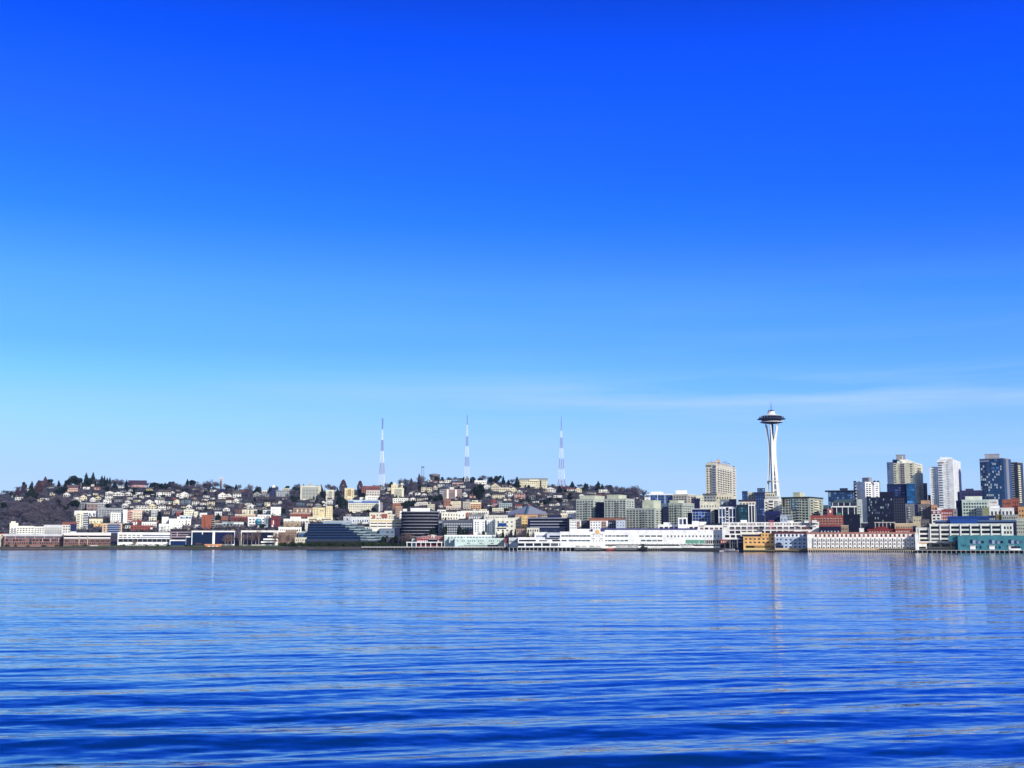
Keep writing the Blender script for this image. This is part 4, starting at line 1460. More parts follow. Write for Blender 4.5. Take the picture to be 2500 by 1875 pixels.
S('white block behind the red lantern of the arena roof', 4, 295, 415, 728, 800, 'd8dae0', 3, 1, .4, .3, roof='e8e8ee', shift=110)
S('ochre flats beside the black ribbon offices', 4, 230, 342, 968, 1180, 'e0b45c', 2, 4, .4, .3, o=120, lm='ochre flats')
S('pale cream hall with rows of posts beside the ochre flats', 4, 118, 235, 985, 1180, 'dcd2bc', 5, 3, .3, .5, o=124)
S('orange roofed walk ups at the foot of the arena', 4, 130, 500, 942, 1010, 'd09a58', 11, 1, .35, .4, roof='a04c38')
S('cream walk ups by the white slab townhouses', 4, -10, 80, 1060, 1240, 'e2dec6', 2, 3, .4, .3, o=90)
S('white garages before the black ribbon offices', 4, 320, 530, 1172, 1245, 'd8d6c4', 5, 1, .5, .5, o=60, name='garage')
S('brown roofed shed behind the pier trees', 4, 140, 290, 1178, 1245, 'a4887c', 4, 1, .4, .4, o=58, name='shed', roof='7a4a48')
t = Thing('office_building', 'black ribbon glass offices with silver bands and rounded end', 'building', lm='black ribbon offices')
f = t.box(4, 332, 1000, 1004, o=110, col='14173a', roof='7c88a4', rh=1.2)
f.bands(372, 992, 1012, 1160, 3, .66, '04061a')
for y in (1050, 1098, 1146):
    f.rect(374, 992, y, y + 12, '9aa4c4', 'floor_band', .4)
t.box(4, 998, 1086, 1002, o=116, col='141834', name='side_wing')
t.box(4, 668, 902, 958, o=116, Yb=1004, col='20244a', name='rooftop_plant', depth=12)
f = t.box(4, 525, 1030, 1160, o=106, col='1a2242', name='base', roof=None)
f.grid(530, 840, 1190, 1240, 4, 1, .8, .8, '#2a3c5c')
S('cream flats stacked between the arena and the green apartments', 4, 890, 1010, 922, 1000, 'e6dcb8', 4, 1, .4, .3)
S('white stepped flats against the pale green apartments', 4, 985, 1155, 880, 935, 'eeeee8', 4, 1, .4, .3, shift=5)
t, f = S('dark sided townhouse under the white stepped flats', 4, 1010, 1150, 932, 1030, '5a6078', 2, 2, .5, .4, '#28406c', o=150)


def green_apts(label, lm, k, X0, Xm, X1, Yt, Yb, o, nc, nr, nc2, pent, colA='b6bfb4', col_sunlit='dcd9a4', a=24, shade=None):
    t = Thing('apartment_building', label, 'building', None, lm)
    fl, fr = t.box(k, X0, X1, Yt, o=o, a=a, Xm=Xm, col=colA, roof='b6c0b0', rh=.8)
    W = Xm - X0
    fl.grid(X0 + 6, Xm - 6, Yt + 28, Yb, nc, nr, .62, .5, '#101828')
    fl.piers(X0 + 10, Xm - 10, Yt, Yb, 4, .05, 'b8c6bc')
    fl.balc(X0 + W * .55, X0 + W * .74, Yt + 28, Yb, nr, 'b4c0b4', .3, 1.6)
    fr.grid(Xm + 5, X1 - 5, Yt + 28, Yb, nc2, nr, .5, .42, '#2a3030')
    fr.rect(Xm + 2, X1 - 2, Yt + 3, Yt + 14, col_sunlit, 'parapet_panel', .25)  # warm tone of the sunlit side painted onto the parapet strip
    if pent:
        t.box(k, pent[0], pent[1], pent[2], o=o + 6, Yb=Yt + 4, col='c4caa8', name='penthouse', depth=8, a=a, Xm=pent[0] + (pent[1] - pent[0]) * .6)
    return t, fl, fr


green_apts('pale green apartments closest to the arena roof', 'arena side apartments', 4, 1150, 1450, 1640, 682, 1035, 170, 6, 8, 4, (1210, 1630, 625))
S('dark blue block coloured as the shaded side between two pale green apartment blocks', 4, 1495, 1630, 740, 1010, '141c48', 2, 6, .3, .3, o=178)  # navy colour stands in for the next block's shaded side
green_apts('pale green apartments with yellow sunlit right wing and roof terraces', 'roof terrace apartments', 4, 1622, 1995, 2135, 678, 1010, 165, 7, 8, 3, (1670, 2000, 612))
green_apts('lower green balconied apartments with yellow sunlit end wall', 'lower green balconied apartments', 4, 1990, 2480, 2625, 838, 1175, 130, 9, 8, 2, (2270, 2580, 705), colA='aab5aa')
for i, (xa, xb, lab) in enumerate(((1040, 1235, 'white townhouses with brick bay beside the black ribbon offices'), (1385, 1690, 'widest white townhouses with brick bay under the pale green apartments'))):
    t, f = S(lab, 4, xa, xb, 1038, 1195, 'ececea', 0, 0, o=70, roof='a85a48' if i else 'c8c4be', rh=1.6)
    w = xb - xa
    f.grid(xa + 6, xb - w * .42, 1050, 1190, 4, 3, .4, .45)
    f.rect(xb - w * .36, xb - w * .1, 1055, 1190, 'a8867c', 'brick_bay', .5)
    f.grid(xb - w * .34, xb - w * .12, 1062, 1190, 2, 3, .5, .5, GL, 'bay_window', .7)
S('dark recessed flats between the white townhouses', 4, 1235, 1390, 1050, 1195, '3a3c50', 5, 3, .4, .5, o=82)
S('dark flats with white posts beside the widest white townhouses', 4, 1690, 1830, 1050, 1195, '2c3148', 4, 3, .4, .6, 'b0b4c0', o=80)
t, f = S('white gabled end townhouse beside the lower green apartments', 4, 1825, 1985, 1035, 1200, 'b8c4dc', 3, 3, .3, .3, o=66, roof='8a8a98')
S('long rust roofed hall behind the white townhouses', 4, 1370, 1975, 1005, 1060, '8a5440', 12, 1, .3, .3, o=95, roof='9a5a44')

# pier sheds of reading 3-4
t = Thing('pier_building', 'red barn fronted pier building with white 70 on its parapet', 'building', lm='red pier building')
f = t.box(3, 600, 1158, 1335, o=6, col='943238', roof='b88c8c', rh=.5, depth=40)
t.box(3, 690, 1070, 1308, o=6, Yb=1336, col='943238', roof='d8c0bc', rh=.4, depth=30, name='upper_wall')
t.box(3, 790, 945, 1292, o=6, Yb=1310, col='943238', roof='d8c0bc', rh=.4, depth=2, name='parapet')
f.grid(610, 800, 1378, 1402, 6, 1, .6, .8, 'd8d4dc')
f.grid(950, 1150, 1378, 1402, 6, 1, .6, .8, 'd8d4dc')
f.rect(790, 950, 1358, 1402, GL, 'doorway')
f.grid(700, 800, 1330, 1348, 3, 1, .5, .8, 'd8c8cc')
f.grid(960, 1060, 1330, 1348, 3, 1, .5, .8, 'd8c8cc')
f.rect(800, 945, 1352, 1358, 'e8e4e4', 'canopy', 1.5, 1.5)
g = t.box(3, 520, 602, 1356, o=9, col='b4d0d0', name='side_wing', depth=30)
g.grid(530, 595, 1368, 1400, 2, 1, .4, .7)
g = t.box(3, 1150, 1248, 1340, o=9, col='b4cfd0', name='side_wing', depth=30)
g.grid(1165, 1235, 1370, 1405, 2, 1, .4, .8)
d_ = t.box(3, 425, 1135, 1402, o=-3, Yb=1418, col='e4e6ea', name='deck', depth=9, roof=None)
for x in (440, 520, 595, 675, 755, 840, 945, 1025, 1105):
    q = d_.rect(x - 5, x + 5, 1416, 1494, 'eef0f4', 'deck_post', -.2, .5)
for i in range(10):
    d_.rect(1135 + i * 11, 1150 + i * 11, 1408 + i * 8, 1418 + i * 8, 'c4c8d8', 'stair_step', .2, 2)
nx, ny = zp(3, 876, 1309)


def text_part(body, parent, origin, face, X, Y, hz, mat, name='number'):
    u, z = face.uz(X, Y)
    cu = bpy.data.curves.new(name, 'FONT')
    cu.body = body
    cu.size = hz
    cu.align_x = 'CENTER'
    cu.align_y = 'CENTER'
    cu.extrude = .12
    cu.offset = .12
    ob = bpy.data.objects.new(name, cu)
    dg = bpy.context.evaluated_depsgraph_get()
    COL.objects.link(ob)
    dg.update()
    me = bpy.data.meshes.new_from_object(ob.evaluated_get(dg))
    bpy.data.objects.remove(ob)
    me.materials.clear()
    me.materials.append(M(mat))
    o = bpy.data.objects.new(name, me)
    COL.objects.link(o)
    o.parent = parent
    c = face.O + face.u * u + face.n * .7
    o.location = (c.x - origin[0], c.y - origin[1], z - origin[2])
    o.rotation_euler = (R(90), 0, face.yaw)
    return o


text_part('70', t.root, t.o, f, 876, 1310, 4.6, 'f4f4f4')
t, f = S('pale mint pier shed with rows of small windows', 3, 1246, 2084, 1346, 1498, 'bcd8d4', 0, 0, o=5, roof='d8e6e4', depth=40, name='pier_building', lm='pale mint pier shed')
f.grid(1280, 2060, 1378, 1398, 22, 1, .45, .9, '#141c30', skip={(1, 0), (4, 0), (9, 0), (13, 0), (14, 0), (18, 0)})
f.grid(1405, 1800, 1452, 1488, 20, 1, .55, .95, '#3a4048', 'door')
f.rect(1800, 1975, 1452, 1490, '#10142a', 'opening')
f.grid(1300, 1400, 1465, 1488, 3, 1, .5, .9)
for x in (1480, 1690, 1880):
    f.rect(x - 28, x + 28, 1424, 1430, '2c3038', 'awning', 1)
t, f = S('long mint clerestory hall behind the pale mint shed', 3, 1070, 2330, 1298, 1350, 'c4d4d0', 22, 1, .5, .4, '#5a6a70', o=46, roof='ecefec', rh=1.2, name='pier_building')
t, f = S('dark red shop front with white trusses on the pier', 3, 2084, 2215, 1352, 1495, '8c3a48', 3, 1, .5, .3, o=5, depth=30, name='pier_building')
f.rect(2088, 2210, 1425, 1492, '#14182c', 'opening', .1)
for x in (2092, 2130, 2166, 2200):
    f.rect(x - 5, x + 5, 1420, 1494, 'f0f0f4', 'truss_post', .6)
t, f = S('pale blue pier kiosk block beside the dark red shop front', 4, 18, 172, 1340, 1440, 'c8d4da', 5, 1, .6, .3, o=6, depth=20, name='pier_building', roof='eef0f0')
t = Thing('sculpture', 'red steel sculpture of pointed plates above the mint pier hall', 'sculpture')
q = at(*zp(3, 1540, 1290), shoreY(zp(3, 1540, 0)[0]) + 62)
t.start(q.x, q.y, q.z - 5, *zp(3, 1540, 1180))
sm = ZS * (shoreY(zp(3, 1540, 0)[0]) + 62) / F
for (a, b, c) in (((-48, 0), (-10, 0), (8, 118)), ((10, 0), (48, 0), (-4, 60)), ((-30, 0), (30, 20), (0, 75)), ((-55, 4), (55, 4), (0, 34))):
    vs = [(x * sm, y, z * sm + 3) for y in (-.4, .4) for x, z in (a, b, c)]
    mesh_obj('plate', vs, [(0, 1, 2), (5, 4, 3), (0, 3, 4, 1), (1, 4, 5, 2), (2, 5, 3, 0)], M('c8261e'), t.root)

t = Thing('pier_building', 'long white cruise pier with yellow sun emblem on its tower', 'building', lm='white sun emblem pier')
PIERY = shoreY(zp(5, 200, 0)[0]) + 4
f = t.box(4, 880, 1640, 1238, Y=PIERY, col='eef0f2', roof='f4f4f4', depth=36)
f.grid(900, 1390, 1290, 1315, 8, 1, .92, .9, '#20283a', 'ribbon_window')
f.grid(905, 990, 1368, 1394, 2, 1, .9, .9, '#20283a', 'ribbon_window')
f.grid(1025, 1390, 1370, 1394, 5, 1, .9, .9, '#2a4858', 'ribbon_window')
f.grid(1420, 1620, 1290, 1316, 4, 1, .2, .8, '#606870')
f.grid(1420, 1620, 1374, 1396, 4, 1, .25, .8, '#303840')
for x in (1448, 1575):
    f.rect(x - 28, x + 28, 1268, 1275, '5a6068', 'canopy', .5, .6)
    f.rect(x - 28, x + 28, 1346, 1353, '5a6068', 'canopy', .5, .6)
t.box(4, 1058, 1420, 1192, Y=PIERY + 6, Yb=1240, col='eceef0', name='penthouse', depth=20)
t.box(4, 1400, 1430, 1196, Y=PIERY + 3, Yb=1240, col='3a3c70', name='roof_gable', depth=6)
t.box(4, 1560, 1632, 1180, Y=PIERY + 3, Yb=1240, col='3a3c70', name='roof_gable', depth=6)
tw = t.box(4, 1458, 1562, 1184, Y=PIERY - 1, Yb=1300, col='f0f2f4', name='tower', depth=8)
u_, z_ = tw.uz(1514, 1234)
c_ = tw.O + tw.u * u_ + tw.n * .35
mm = ZS * 1300 / F
vs, fs = [], []
N = 32
for y in (-.2, .2):
    vs.append((0, y, 0))
    for i in range(N):
        rr_ = (36 if i % 2 else 24) * mm
        vs.append((rr_ * math.sin(i * 2 * math.pi / N), y, rr_ * math.cos(i * 2 * math.pi / N)))
for i in range(N):
    j = (i + 1) % N
    fs += [(0, 1 + i, 1 + j), (N + 1, N + 2 + j, N + 2 + i), (1 + i, N + 2 + i, N + 2 + j, 1 + j)]
so = mesh_obj('sun_emblem', vs, fs, M('f2b824'), t.root, (c_.x - t.o[0], c_.y - t.o[1], z_ - t.o[2]))
so.rotation_euler = (0, 0, tw.yaw)
FRONTS.append((zp(4, 880, 0)[0], zp(5, 1480, 0)[0], PIERY - 6))
f = t.box(5, -605, 1480, 1206, Y=PIERY, col='eef0f2', roof='eceef2', rh=.4, depth=36, name='wall')
rf_ = t.box(5, -605, 1052, 1180, Y=PIERY + 5, Yb=1208, col='33336a', roof='3c3c78', rh=.6, depth=16, name='roof_band')
f.grid(-600, -110, 1290, 1316, 7, 1, .85, .9, '#2c3444', 'ribbon_window')
f.grid(-600, -110, 1370, 1396, 7, 1, .85, .9, '#3c5460', 'ribbon_window')
f.grid(60, 470, 1292, 1318, 4, 1, .8, .9, '#3c4448', 'ribbon_window')
f.grid(95, 470, 1368, 1396, 4, 1, .85, .9, '#3c4c50', 'ribbon_window')
f.grid(525, 1440, 1292, 1322, 15, 1, .36, .9, '#1c2028')
f.rect(856, 1082, 1370, 1432, '4a9a80', 'green_door', .3)
f.rect(1090, 1180, 1370, 1432, '4a9a80', 'green_door', .3)
f.rect(1185, 1475, 1372, 1432, '3a2c34', 'arcade', .1)
for i in range(8):
    f.rect(1196 + i * 36, 1206 + i * 36, 1370, 1434, 'd8d4d0', 'arcade_post', .5)
for i in range(26):
    f.rect(-1100 + 520 + i * 68, -1100 + 550 + i * 68, 1428, 1446, 'd4d8dc', 'awning', 2.6, 2.6)
f.rect(-600, 1440, 1448, 1470, '#1a2028', 'arcade_opening', .2)
t = Thing('pier_building', 'white stepped pier offices with open ground floor bays', 'building', lm='white open bay pier offices')
f = t.box(4, 170, 890, 1332, o=3, col='eceef0', roof='f6f6f6', depth=36)
f.rect(188, 470, 1368, 1394, '#0c1230', 'ribbon_window')
f.rect(528, 660, 1374, 1392, '#1a2438', 'ribbon_window')
f.rect(748, 885, 1368, 1394, '#101840', 'ribbon_window')
f.grid(148, 1000, 1425, 1472, 6, 1, .85, 1, '#0e1426', 'open_bay')
t.box(4, 455, 662, 1246, o=8, Yb=1334, col='f0f2f4', name='upper_block', depth=24).rect(470, 640, 1292, 1322, '8a98b0', 'ribbon_window')
t.box(4, 660, 885, 1252, o=12, Yb=1334, col='c8d0e4', name='upper_block', depth=24).rect(700, 880, 1296, 1326, '#141a38', 'ribbon_window')
# ===== reading 5 : inner city blocks behind the white piers
t = Thing('apartment_tower', 'tall cream tower with scalloped balcony rows', 'building', lm='tall cream scalloped tower')
fl, fr = t.box(5, 1190, 1705, 82, o=420, a=14, Xm=1372, col='d8d0b4', roof='d4ccb8', rh=1.2)
fl.grid(1198, 1302, 155, 600, 2, 11, .5, .48)
fl.rect(1196, 1292, 108, 140, '5a6e70', 'top_windows')
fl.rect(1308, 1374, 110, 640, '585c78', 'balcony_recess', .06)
fl.balc(1306, 1376, 140, 600, 11, '8c90ac', .55, 1.8)
fr.grid(1388, 1640, 145, 600, 6, 11, .5, .46, GL, 'window', .1)
fr.balc(1380, 1640, 145, 600, 11, 'ece0bc', .26, 1.3)
fr.grid(1390, 1620, 108, 138, 7, 1, .7, .8, '#5a4020')
fr.grid(1648, 1700, 108, 640, 1, 13, .9, .4, '#3a4258', 'corner_window')
t.box(5, 1230, 1618, 58, o=424, Yb=84, a=14, Xm=1385, col='b8b2a8', name='crown_storey', depth=14)[1].grid(1470, 1610, 62, 82, 8, 1, .6, .7)
t.box(5, 1366, 1440, 18, o=428, Yb=60, col='d0b49c', name='lift_house', depth=8)
for x in (1400, 1500, 1540, 1290):
    t.box(5, x, x + 9, 4 if x == 1400 else 28, o=429, Yb=60, col='8c8c94', name='mast', depth=.8, roof=None)
t, f = S('flat roofed glass fronted apartments with white rooftop boxes', 5, 210, 640, 604, 760, '4a6684', 0, 0, o=330, roof='e4e6e8', rh=1.4, lm='glass fronted flat roof apartments')
f.grid(250, 630, 615, 755, 8, 3, .8, .75, GB, 'glass_panel', .15)
f.piers(255, 635, 608, 758, 4, .06, 'dce2e6')
t.box(5, 275, 480, 562, o=336, Yb=606, col='eaeaea', name='penthouse', depth=10)
t.box(5, 690, 880, 540, o=340, Yb=606, col='eef0f0', name='rooftop_plant', depth=10)
S('white slab of flats on the far hill foot', 5, 165, 262, 655, 760, 'e6e8ea', 1, 3, .4, .3, o=300)
t, fs = S('cream and mauve apartments with square windows', 5, 640, 1035, 600, 830, 'b9b2a8', 5, 5, .5, .5, o=332, a=22, Xm=885, nc2=3, lm='cream mauve apartments', roof='e0dcc8')
fs[1].rect(890, 1030, 603, 615, 'ece4c0', 'parapet_panel', .2)
t, f = S('cream green tiled apartments behind the navy box', 5, 1035, 1165, 622, 830, 'dcdcc0', 3, 5, .4, .4, o=345)
t, f = S('grey apartments with wide eaves beneath the tall cream tower', 5, 1158, 1372, 602, 840, '8c9094', 4, 4, .5, .4, o=300, roof='5c5c6a', rh=1.6, over=1.5)
S('cream podium flats beneath the tall cream tower', 5, 1362, 1645, 598, 840, 'd6ccac', 6, 3, .4, .45, o=310)
S('navy box flats before the cream mauve apartments', 5, 1004, 1098, 680, 860, '141a44', 2, 4, .5, .4, '#0c1440', o=240)
t, f = S('cream roof terrace building with planted edge', 5, 1095, 1400, 730, 860, 'dcd8c0', 6, 1, .3, .3, o=246)
green_apts('green grey apartments with dark shaded side beside the white arcade', 'arcade side apartments', 5, 565, 805, 1000, 752, 1120, 160, 5, 8, 5, (585, 830, 705), colA='a8b3a8')
S('dark block coloured as the shaded side between two green apartment blocks', 5, 470, 568, 815, 1110, '141c40', 1, 7, .3, .3, o=150)  # side shade of the neighbouring block put into this navy colour
t, f = S('blue grid glass offices with pale frame', 5, 965, 1282, 848, 1110, 'aab4c4', 0, 0, o=120, roof='c8ccd0', lm='blue grid glass offices')
f.grid(975, 1275, 860, 1100, 6, 5, .86, .86, GB, 'glass_panel', .15)
f.rect(968, 1275, 856, 890, '#0c1440', 'glass_panel', .3)
t.box(5, 1278, 1342, 850, o=122, col='d8d2b8', name='end_wing').grid(1290, 1338, 870, 1095, 1, 6, .8, .5)
S('navy annex beside the blue grid glass offices', 5, 888, 970, 918, 1110, '0e1846', 2, 4, .3, .3, o=126)
S('navy narrow block between the blue grid and the white framed flats', 5, 1340, 1408, 862, 1110, '101740', 1, 4, .4, .3, o=118)
t, f = S('dark glass flats with tall white frames', 5, 1404, 1720, 818, 1110, '1a2244', 0, 0, o=112, roof='d8dce0', lm='white framed dark flats')
for (xa, xb) in ((1410, 1535), (1580, 1712)):
    f.rect(xa, xb, 822, 846, 'dfe2ea', 'frame', .6)
    for x in (xa, (xa + xb) // 2 - 8, xb - 18):
        f.rect(x, x + 18, 822, 1085, 'dfe2ea', 'frame', .6)
    f.rect(xa, xb, 980, 992, 'dfe2ea', 'frame', .55)
    f.grid(xa + 18, xb - 18, 850, 1080, 2, 4, .6, .7, '#24406a', 'glass_panel', .1)
f.balc(1536, 1580, 850, 1080, 5, 'c8ccd4', .3)
S('dark navy upper block behind the white framed flats', 5, 1590, 1712, 688, 900, '0c1440', 2, 3, .3, .3, o=200)
S('grey glazed block with pale panels', 5, 1432, 1595, 690, 880, '76828c', 2, 2, .4, .7, 'a8c0d0', o=215)
t, f = S('teal glass flats with white fin end', 5, 1718, 2035, 782, 1110, '14283c', 0, 0, o=116, roof='2a3a48', lm='teal glass fin flats')
f.grid(1750, 1905, 815, 1080, 4, 6, .8, .75, GT, 'glass_panel', .15)
for x in (1912, 1962, 2008):
    f.rect(x, x + 20, 775, 1085, 'e8e8ee', 'white_fin', 1.0)
f.rect(1912, 2028, 775, 792, 'e8e8ee', 'white_fin', 1.1)
S('brown roofed cream flats behind the teal glass flats', 5, 1750, 2040, 712, 860, 'd8d0bc', 5, 2, .5, .4, o=205, roof='3a2c44', rh=2)
S('narrow navy glass tower with flat cap', 5, 1808, 1902, 552, 780, '1c3664', 2, 7, .6, .5, '#244a84', o=330, roof='1c2c3c', lm='narrow navy glass tower')
S('cream punched window block between two navy blocks', 5, 1905, 2070, 572, 780, 'b9b4a4', 3, 4, .4, .45, '#3a2c28', o=334, roof='d8d4c0')
t, f = S('blue black glass block with raised top', 5, 2015, 2195, 570, 960, '1a2a58', 4, 8, .5, .5, '#3a5c8c', o=326, lm='blue black raised top block')
t.box(5, 2065, 2192, 502, o=330, Yb=572, col='263a62', name='upper_storeys', depth=12).grid(2075, 2185, 512, 570, 3, 2, .6, .5, '#5a7ca4')
t, f = S('white arched pavilion on the pier roofs', 5, 728, 885, 1002, 1135, 'f0f0f0', 0, 0, o=64, name='pavilion', lm='white arched pavilion')
f.grid(742, 875, 1015, 1110, 2, 1, .7, .95, '#14183a', 'arch_opening')
t = Thing('office_building', 'white arcaded offices with long rows of arched bays', 'building', lm='white arcaded offices')
f = t.box(5, 392, 1080, 1120, Y=PIERY + 40, col='e8e8e4', roof='f4f2ee', rh=1)
f.grid(405, 1075, 1148, 1185, 8, 1, .72, .9, '#1c1c30', 'arch_bay')
f = t.box(5, 1076, 1594, 1130, Y=PIERY + 38, col='ece8e0', roof='f4f2ee', rh=.8)
f.grid(1085, 1590, 1150, 1262, 6, 2, .7, .6, '#3c2c38', 'arch_bay')
f.rect(1070, 1175, 1128, 1140, '4a4048', 'cornice', .6)
f = t.box(5, 1470, 3105, 1080, o=62, col='eeecea', roof='f8f6f4', rh=.8, depth=30)
f.grid(1485, 3100, 1090, 1120, 64, 1, .5, .95, '#4a4248', 'attic_window', skip={(i, 0) for i in range(4, 64, 6)})
f.grid(1590, 3010, 1150, 1195, 14, 1, .78, .95, '#2c2638', 'arch_bay')
f.grid(1590, 2700, 1215, 1262, 11, 1, .78, .95, '#2c2638', 'arch_bay')
f.grid(1510, 1800, 1285, 1330, 3, 1, .75, .95, '#1c1a2a', 'arch_bay')
f.bands(1590, 2950, 1170, 1195, 1, .35, '9a8c98', 'balustrade', .25)
for x in (1490, 2690, 2990):
    f.rect(x, x + 70, 1140, 1150, '5a5058', 'cornice', .5)
f.rect(2830, 2930, 1148, 1186, '6a4444', 'sign_panel', .5)
f.rect(2830, 2930, 1215, 1245, 'b8ac9c', 'sign_panel', .5)
for xa, xb, y in ((1785, 1890, 1042), (2570, 2680, 1052), (2860, 2930, 1052), (2990, 3070, 1045)):
    t.box(5, xa, xb, y, o=68, Yb=1082, col='f0eeec', name='roof_gable', depth=10)
for xa, xb, y in ((485, 605, 1082), (965, 1080, 1060), (1090, 1205, 1072)):
    t.box(5, xa, xb, y, Y=PIERY + 48, Yb=1122, col='f2f2f2', name='rooftop_plant', depth=8)
t.box(5, 1205, 1475, 1096, Y=PIERY + 44, Yb=1132, col='141a3c', name='dark_roof', depth=10)
t = Thing('sign_frame', 'red lattice sign frame standing before the white arcaded offices', 'sign')
f = t.box(6, 116, 200, 1042, o=52, Yb=1052, col='c84858', name='top_beam', depth=2, roof=None)
for x in (120, 155, 190):
    f.rect(x - 5, x + 5, 1040, 1186, 'c84858', 'post', .3, .8)
for y in (1078, 1112, 1150, 1178):
    f.rect(110, 208, y, y + 8, 'd05c68', 'cross_beam', .4, .9)
f.rect(132, 184, 1090, 1140, 'e8b0b4', 'sign_panel', .5, .4)
t, f = S('red brick flats with stair tower in front of the green hillside block', 6, 818, 1372, 962, 1260, '9c3c34', 0, 0, o=120, lm='red brick stair tower flats')
f.grid(870, 1365, 995, 1120, 9, 3, .62, .55, 'd0a890', 'window_bay', .4)
f.grid(870, 1365, 1000, 1120, 9, 3, .35, .4, GL, 'window', .5)
t.box(6, 1100, 1200, 862, o=124, Yb=965, col='a04038', name='stair_tower', roof='b85a48', rh=1.6).rect(1138, 1172, 870, 910, 'f0e8e8', 'clock_panel', .3)
f.rect(960, 1140, 1010, 1110, '8a3030', 'brick_pier', .1)

# ===== reading 6
S('cream stone block right behind the saucer tower legs', 6, 48, 222, 572, 700, 'd8d0b0', 5, 2, .5, .5, o=420, roof='4a4438')
t, f = S('white apartments with balcony columns at the foot of the saucer tower', 6, 40, 345, 688, 1000, 'e6e4d8', 0, 0, o=240, lm='balcony column apartments')
f.grid(55, 100, 720, 950, 1, 5, .8, .5)
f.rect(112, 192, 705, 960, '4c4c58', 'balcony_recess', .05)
f.balc(110, 192, 715, 950, 5, 'e8e6dc', .4)
f.grid(205, 285, 710, 950, 4, 7, .75, .7, '#4a5a70', 'glass_panel')
f.grid(292, 340, 710, 950, 2, 5, .4, .4)
t.box(6, 75, 285, 645, o=246, Yb=690, col='9a9ea4', name='penthouse', depth=12)
t, f = S('navy gabled house block behind the arcade roof', 6, 55, 312, 920, 1075, '101a4a', 4, 2, .3, .3, o=130, roof='16205a', rh=3)
t.box(6, 90, 275, 890, o=134, Yb=925, col='101a4a', name='gable', depth=10)
S('pale blue small block beside the navy gabled block', 6, 308, 420, 968, 1080, 'a8bcd8', 2, 1, .3, .3, o=128)
t, fl, fr = green_apts('large grey green apartments with cream sunlit end and dark eaves', 'large grey green apartments', 6, 330, 800, 1032, 655, 1075, 200, 8, 9, 3, (525, 720, 572), colA='a4ac9c', col_sunlit='e2dcb4', a=20)
fl.rect(500, 618, 662, 862, '50606c', 'glass_bay', .6)
fl.grid(505, 612, 672, 862, 2, 5, .7, .6, '#7c98a4', 'glass_panel', .8)
fl.rect(352, 388, 672, 810, '44382e', 'dark_bay', .3)
fr.balc(870, 960, 690, 1060, 9, 'e8e0bc', .4)
t.box(6, 322, 1036, 646, o=199, Yb=660, col='383830', name='eaves', depth=30, a=20, Xm=802)
t, f = S('pale blue grey flats low behind the arcade roof', 6, 310, 520, 945, 1080, '8a98a0', 5, 3, .6, .4, o=140)
t = Thing('glass_building', 'dark glass block with slanted overhanging roof', 'building', lm='slant roofed glass block')
f = t.box(6, 1115, 1545, 545, o=330, col='14244c', roof='28324c', rh=1.2, over=4)
f.grid(1120, 1540, 560, 840, 9, 7, .86, .8, '#1c3c68', 'glass_panel')
f.rect(1118, 1165, 548, 640, '5a86a8', 'glass_panel', .3)
t.box(6, 1315, 1448, 502, o=336, Yb=548, col='1c2c4c', name='rooftop_plant', depth=10)
t.box(6, 1082, 1330, 533, o=328, Yb=541, col='28324c', name='roof_wing', depth=16, roof=None)
S('small teal block between the large green apartments and the slant roofed glass block', 6, 1035, 1120, 790, 1000, '3a5a64', 2, 3, .7, .4, '#1c3c48', o=300)
S('dark banded garage block behind the red brick flats', 6, 1030, 1140, 862, 1000, '2a2c44', 1, 3, .8, .4, 'b8b8c0', o=210)
t = Thing('apartment_building', 'teal roofed flats with white framed loggias', 'building', lm='teal roofed loggia flats')
f = t.box(6, 1165, 1600, 745, o=190, col='20283e', roof=None)
f.grid(1175, 1595, 750, 795, 4, 1, .8, .8, '#0c1030', 'loggia')
f.rect(1160, 1600, 800, 818, 'e0e2e2', 'white_beam', .8)
for x in (1165, 1255, 1352, 1450, 1555):
    f.rect(x, x + 16, 800, 962, 'e0e2e2', 'white_post', .7)
for x in (1190, 1290, 1385, 1485):
    f.rect(x - 6, x + 8, 745, 795, 'd0d4d8', 'dormer_post', .6)
f.grid(1180, 1555, 825, 1000, 4, 3, .8, .7, '#101838', 'glass_panel')
f.rect(1265, 1340, 912, 955, '3a7a58', 'green_panel', .9)
for i in range(4):
    t.box(6, 1190 + i * 20 - 10, 1640 - i * 12, 730 - i * 15, o=192 + i * 3, Yb=748 - i * 15, col='3c5a6c', name='roof_tier', depth=26 - i * 6, roof=None)
t.box(6, 1598, 1692, 690, o=194, col='b8c4c0', name='end_wall', depth=20).grid(1610, 1680, 790, 1000, 2, 5, .5, .4)
S('black angular block below the teal roofed flats', 6, 1368, 1655, 945, 1260, '0a0f2e', 3, 3, .25, .3, o=130, lm='black angular block')
t = Thing('apartment_tower', 'white mid rise tower with tree planted roof and dark balcony column', 'building', lm='white planted roof tower')
fl, fr = t.box(6, 1545, 1992, 395, o=330, a=40, Xm=1738, col='e4e4ea', roof='ececf0')
fl.grid(1552, 1612, 415, 1040, 1, 12, 1, .5, '#18224e', 'balcony_opening')
fl.balc(1552, 1615, 415, 1040, 12, 'd8dae4', .3)
fl.grid(1640, 1665, 415, 1040, 1, 13, .6, .5)
fl.grid(1720, 1736, 415, 1040, 1, 13, .7, .5)
fr.grid(1748, 1850, 410, 660, 2, 7, .62, .5)
fr.grid(1895, 1985, 410, 660, 1, 7, .5, .4, '#606878')
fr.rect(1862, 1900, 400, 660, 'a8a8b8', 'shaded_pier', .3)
t.box(6, 1692, 1852, 322, o=340, Yb=398, col='8c8c98', name='penthouse', depth=14, a=40, Xm=1800)
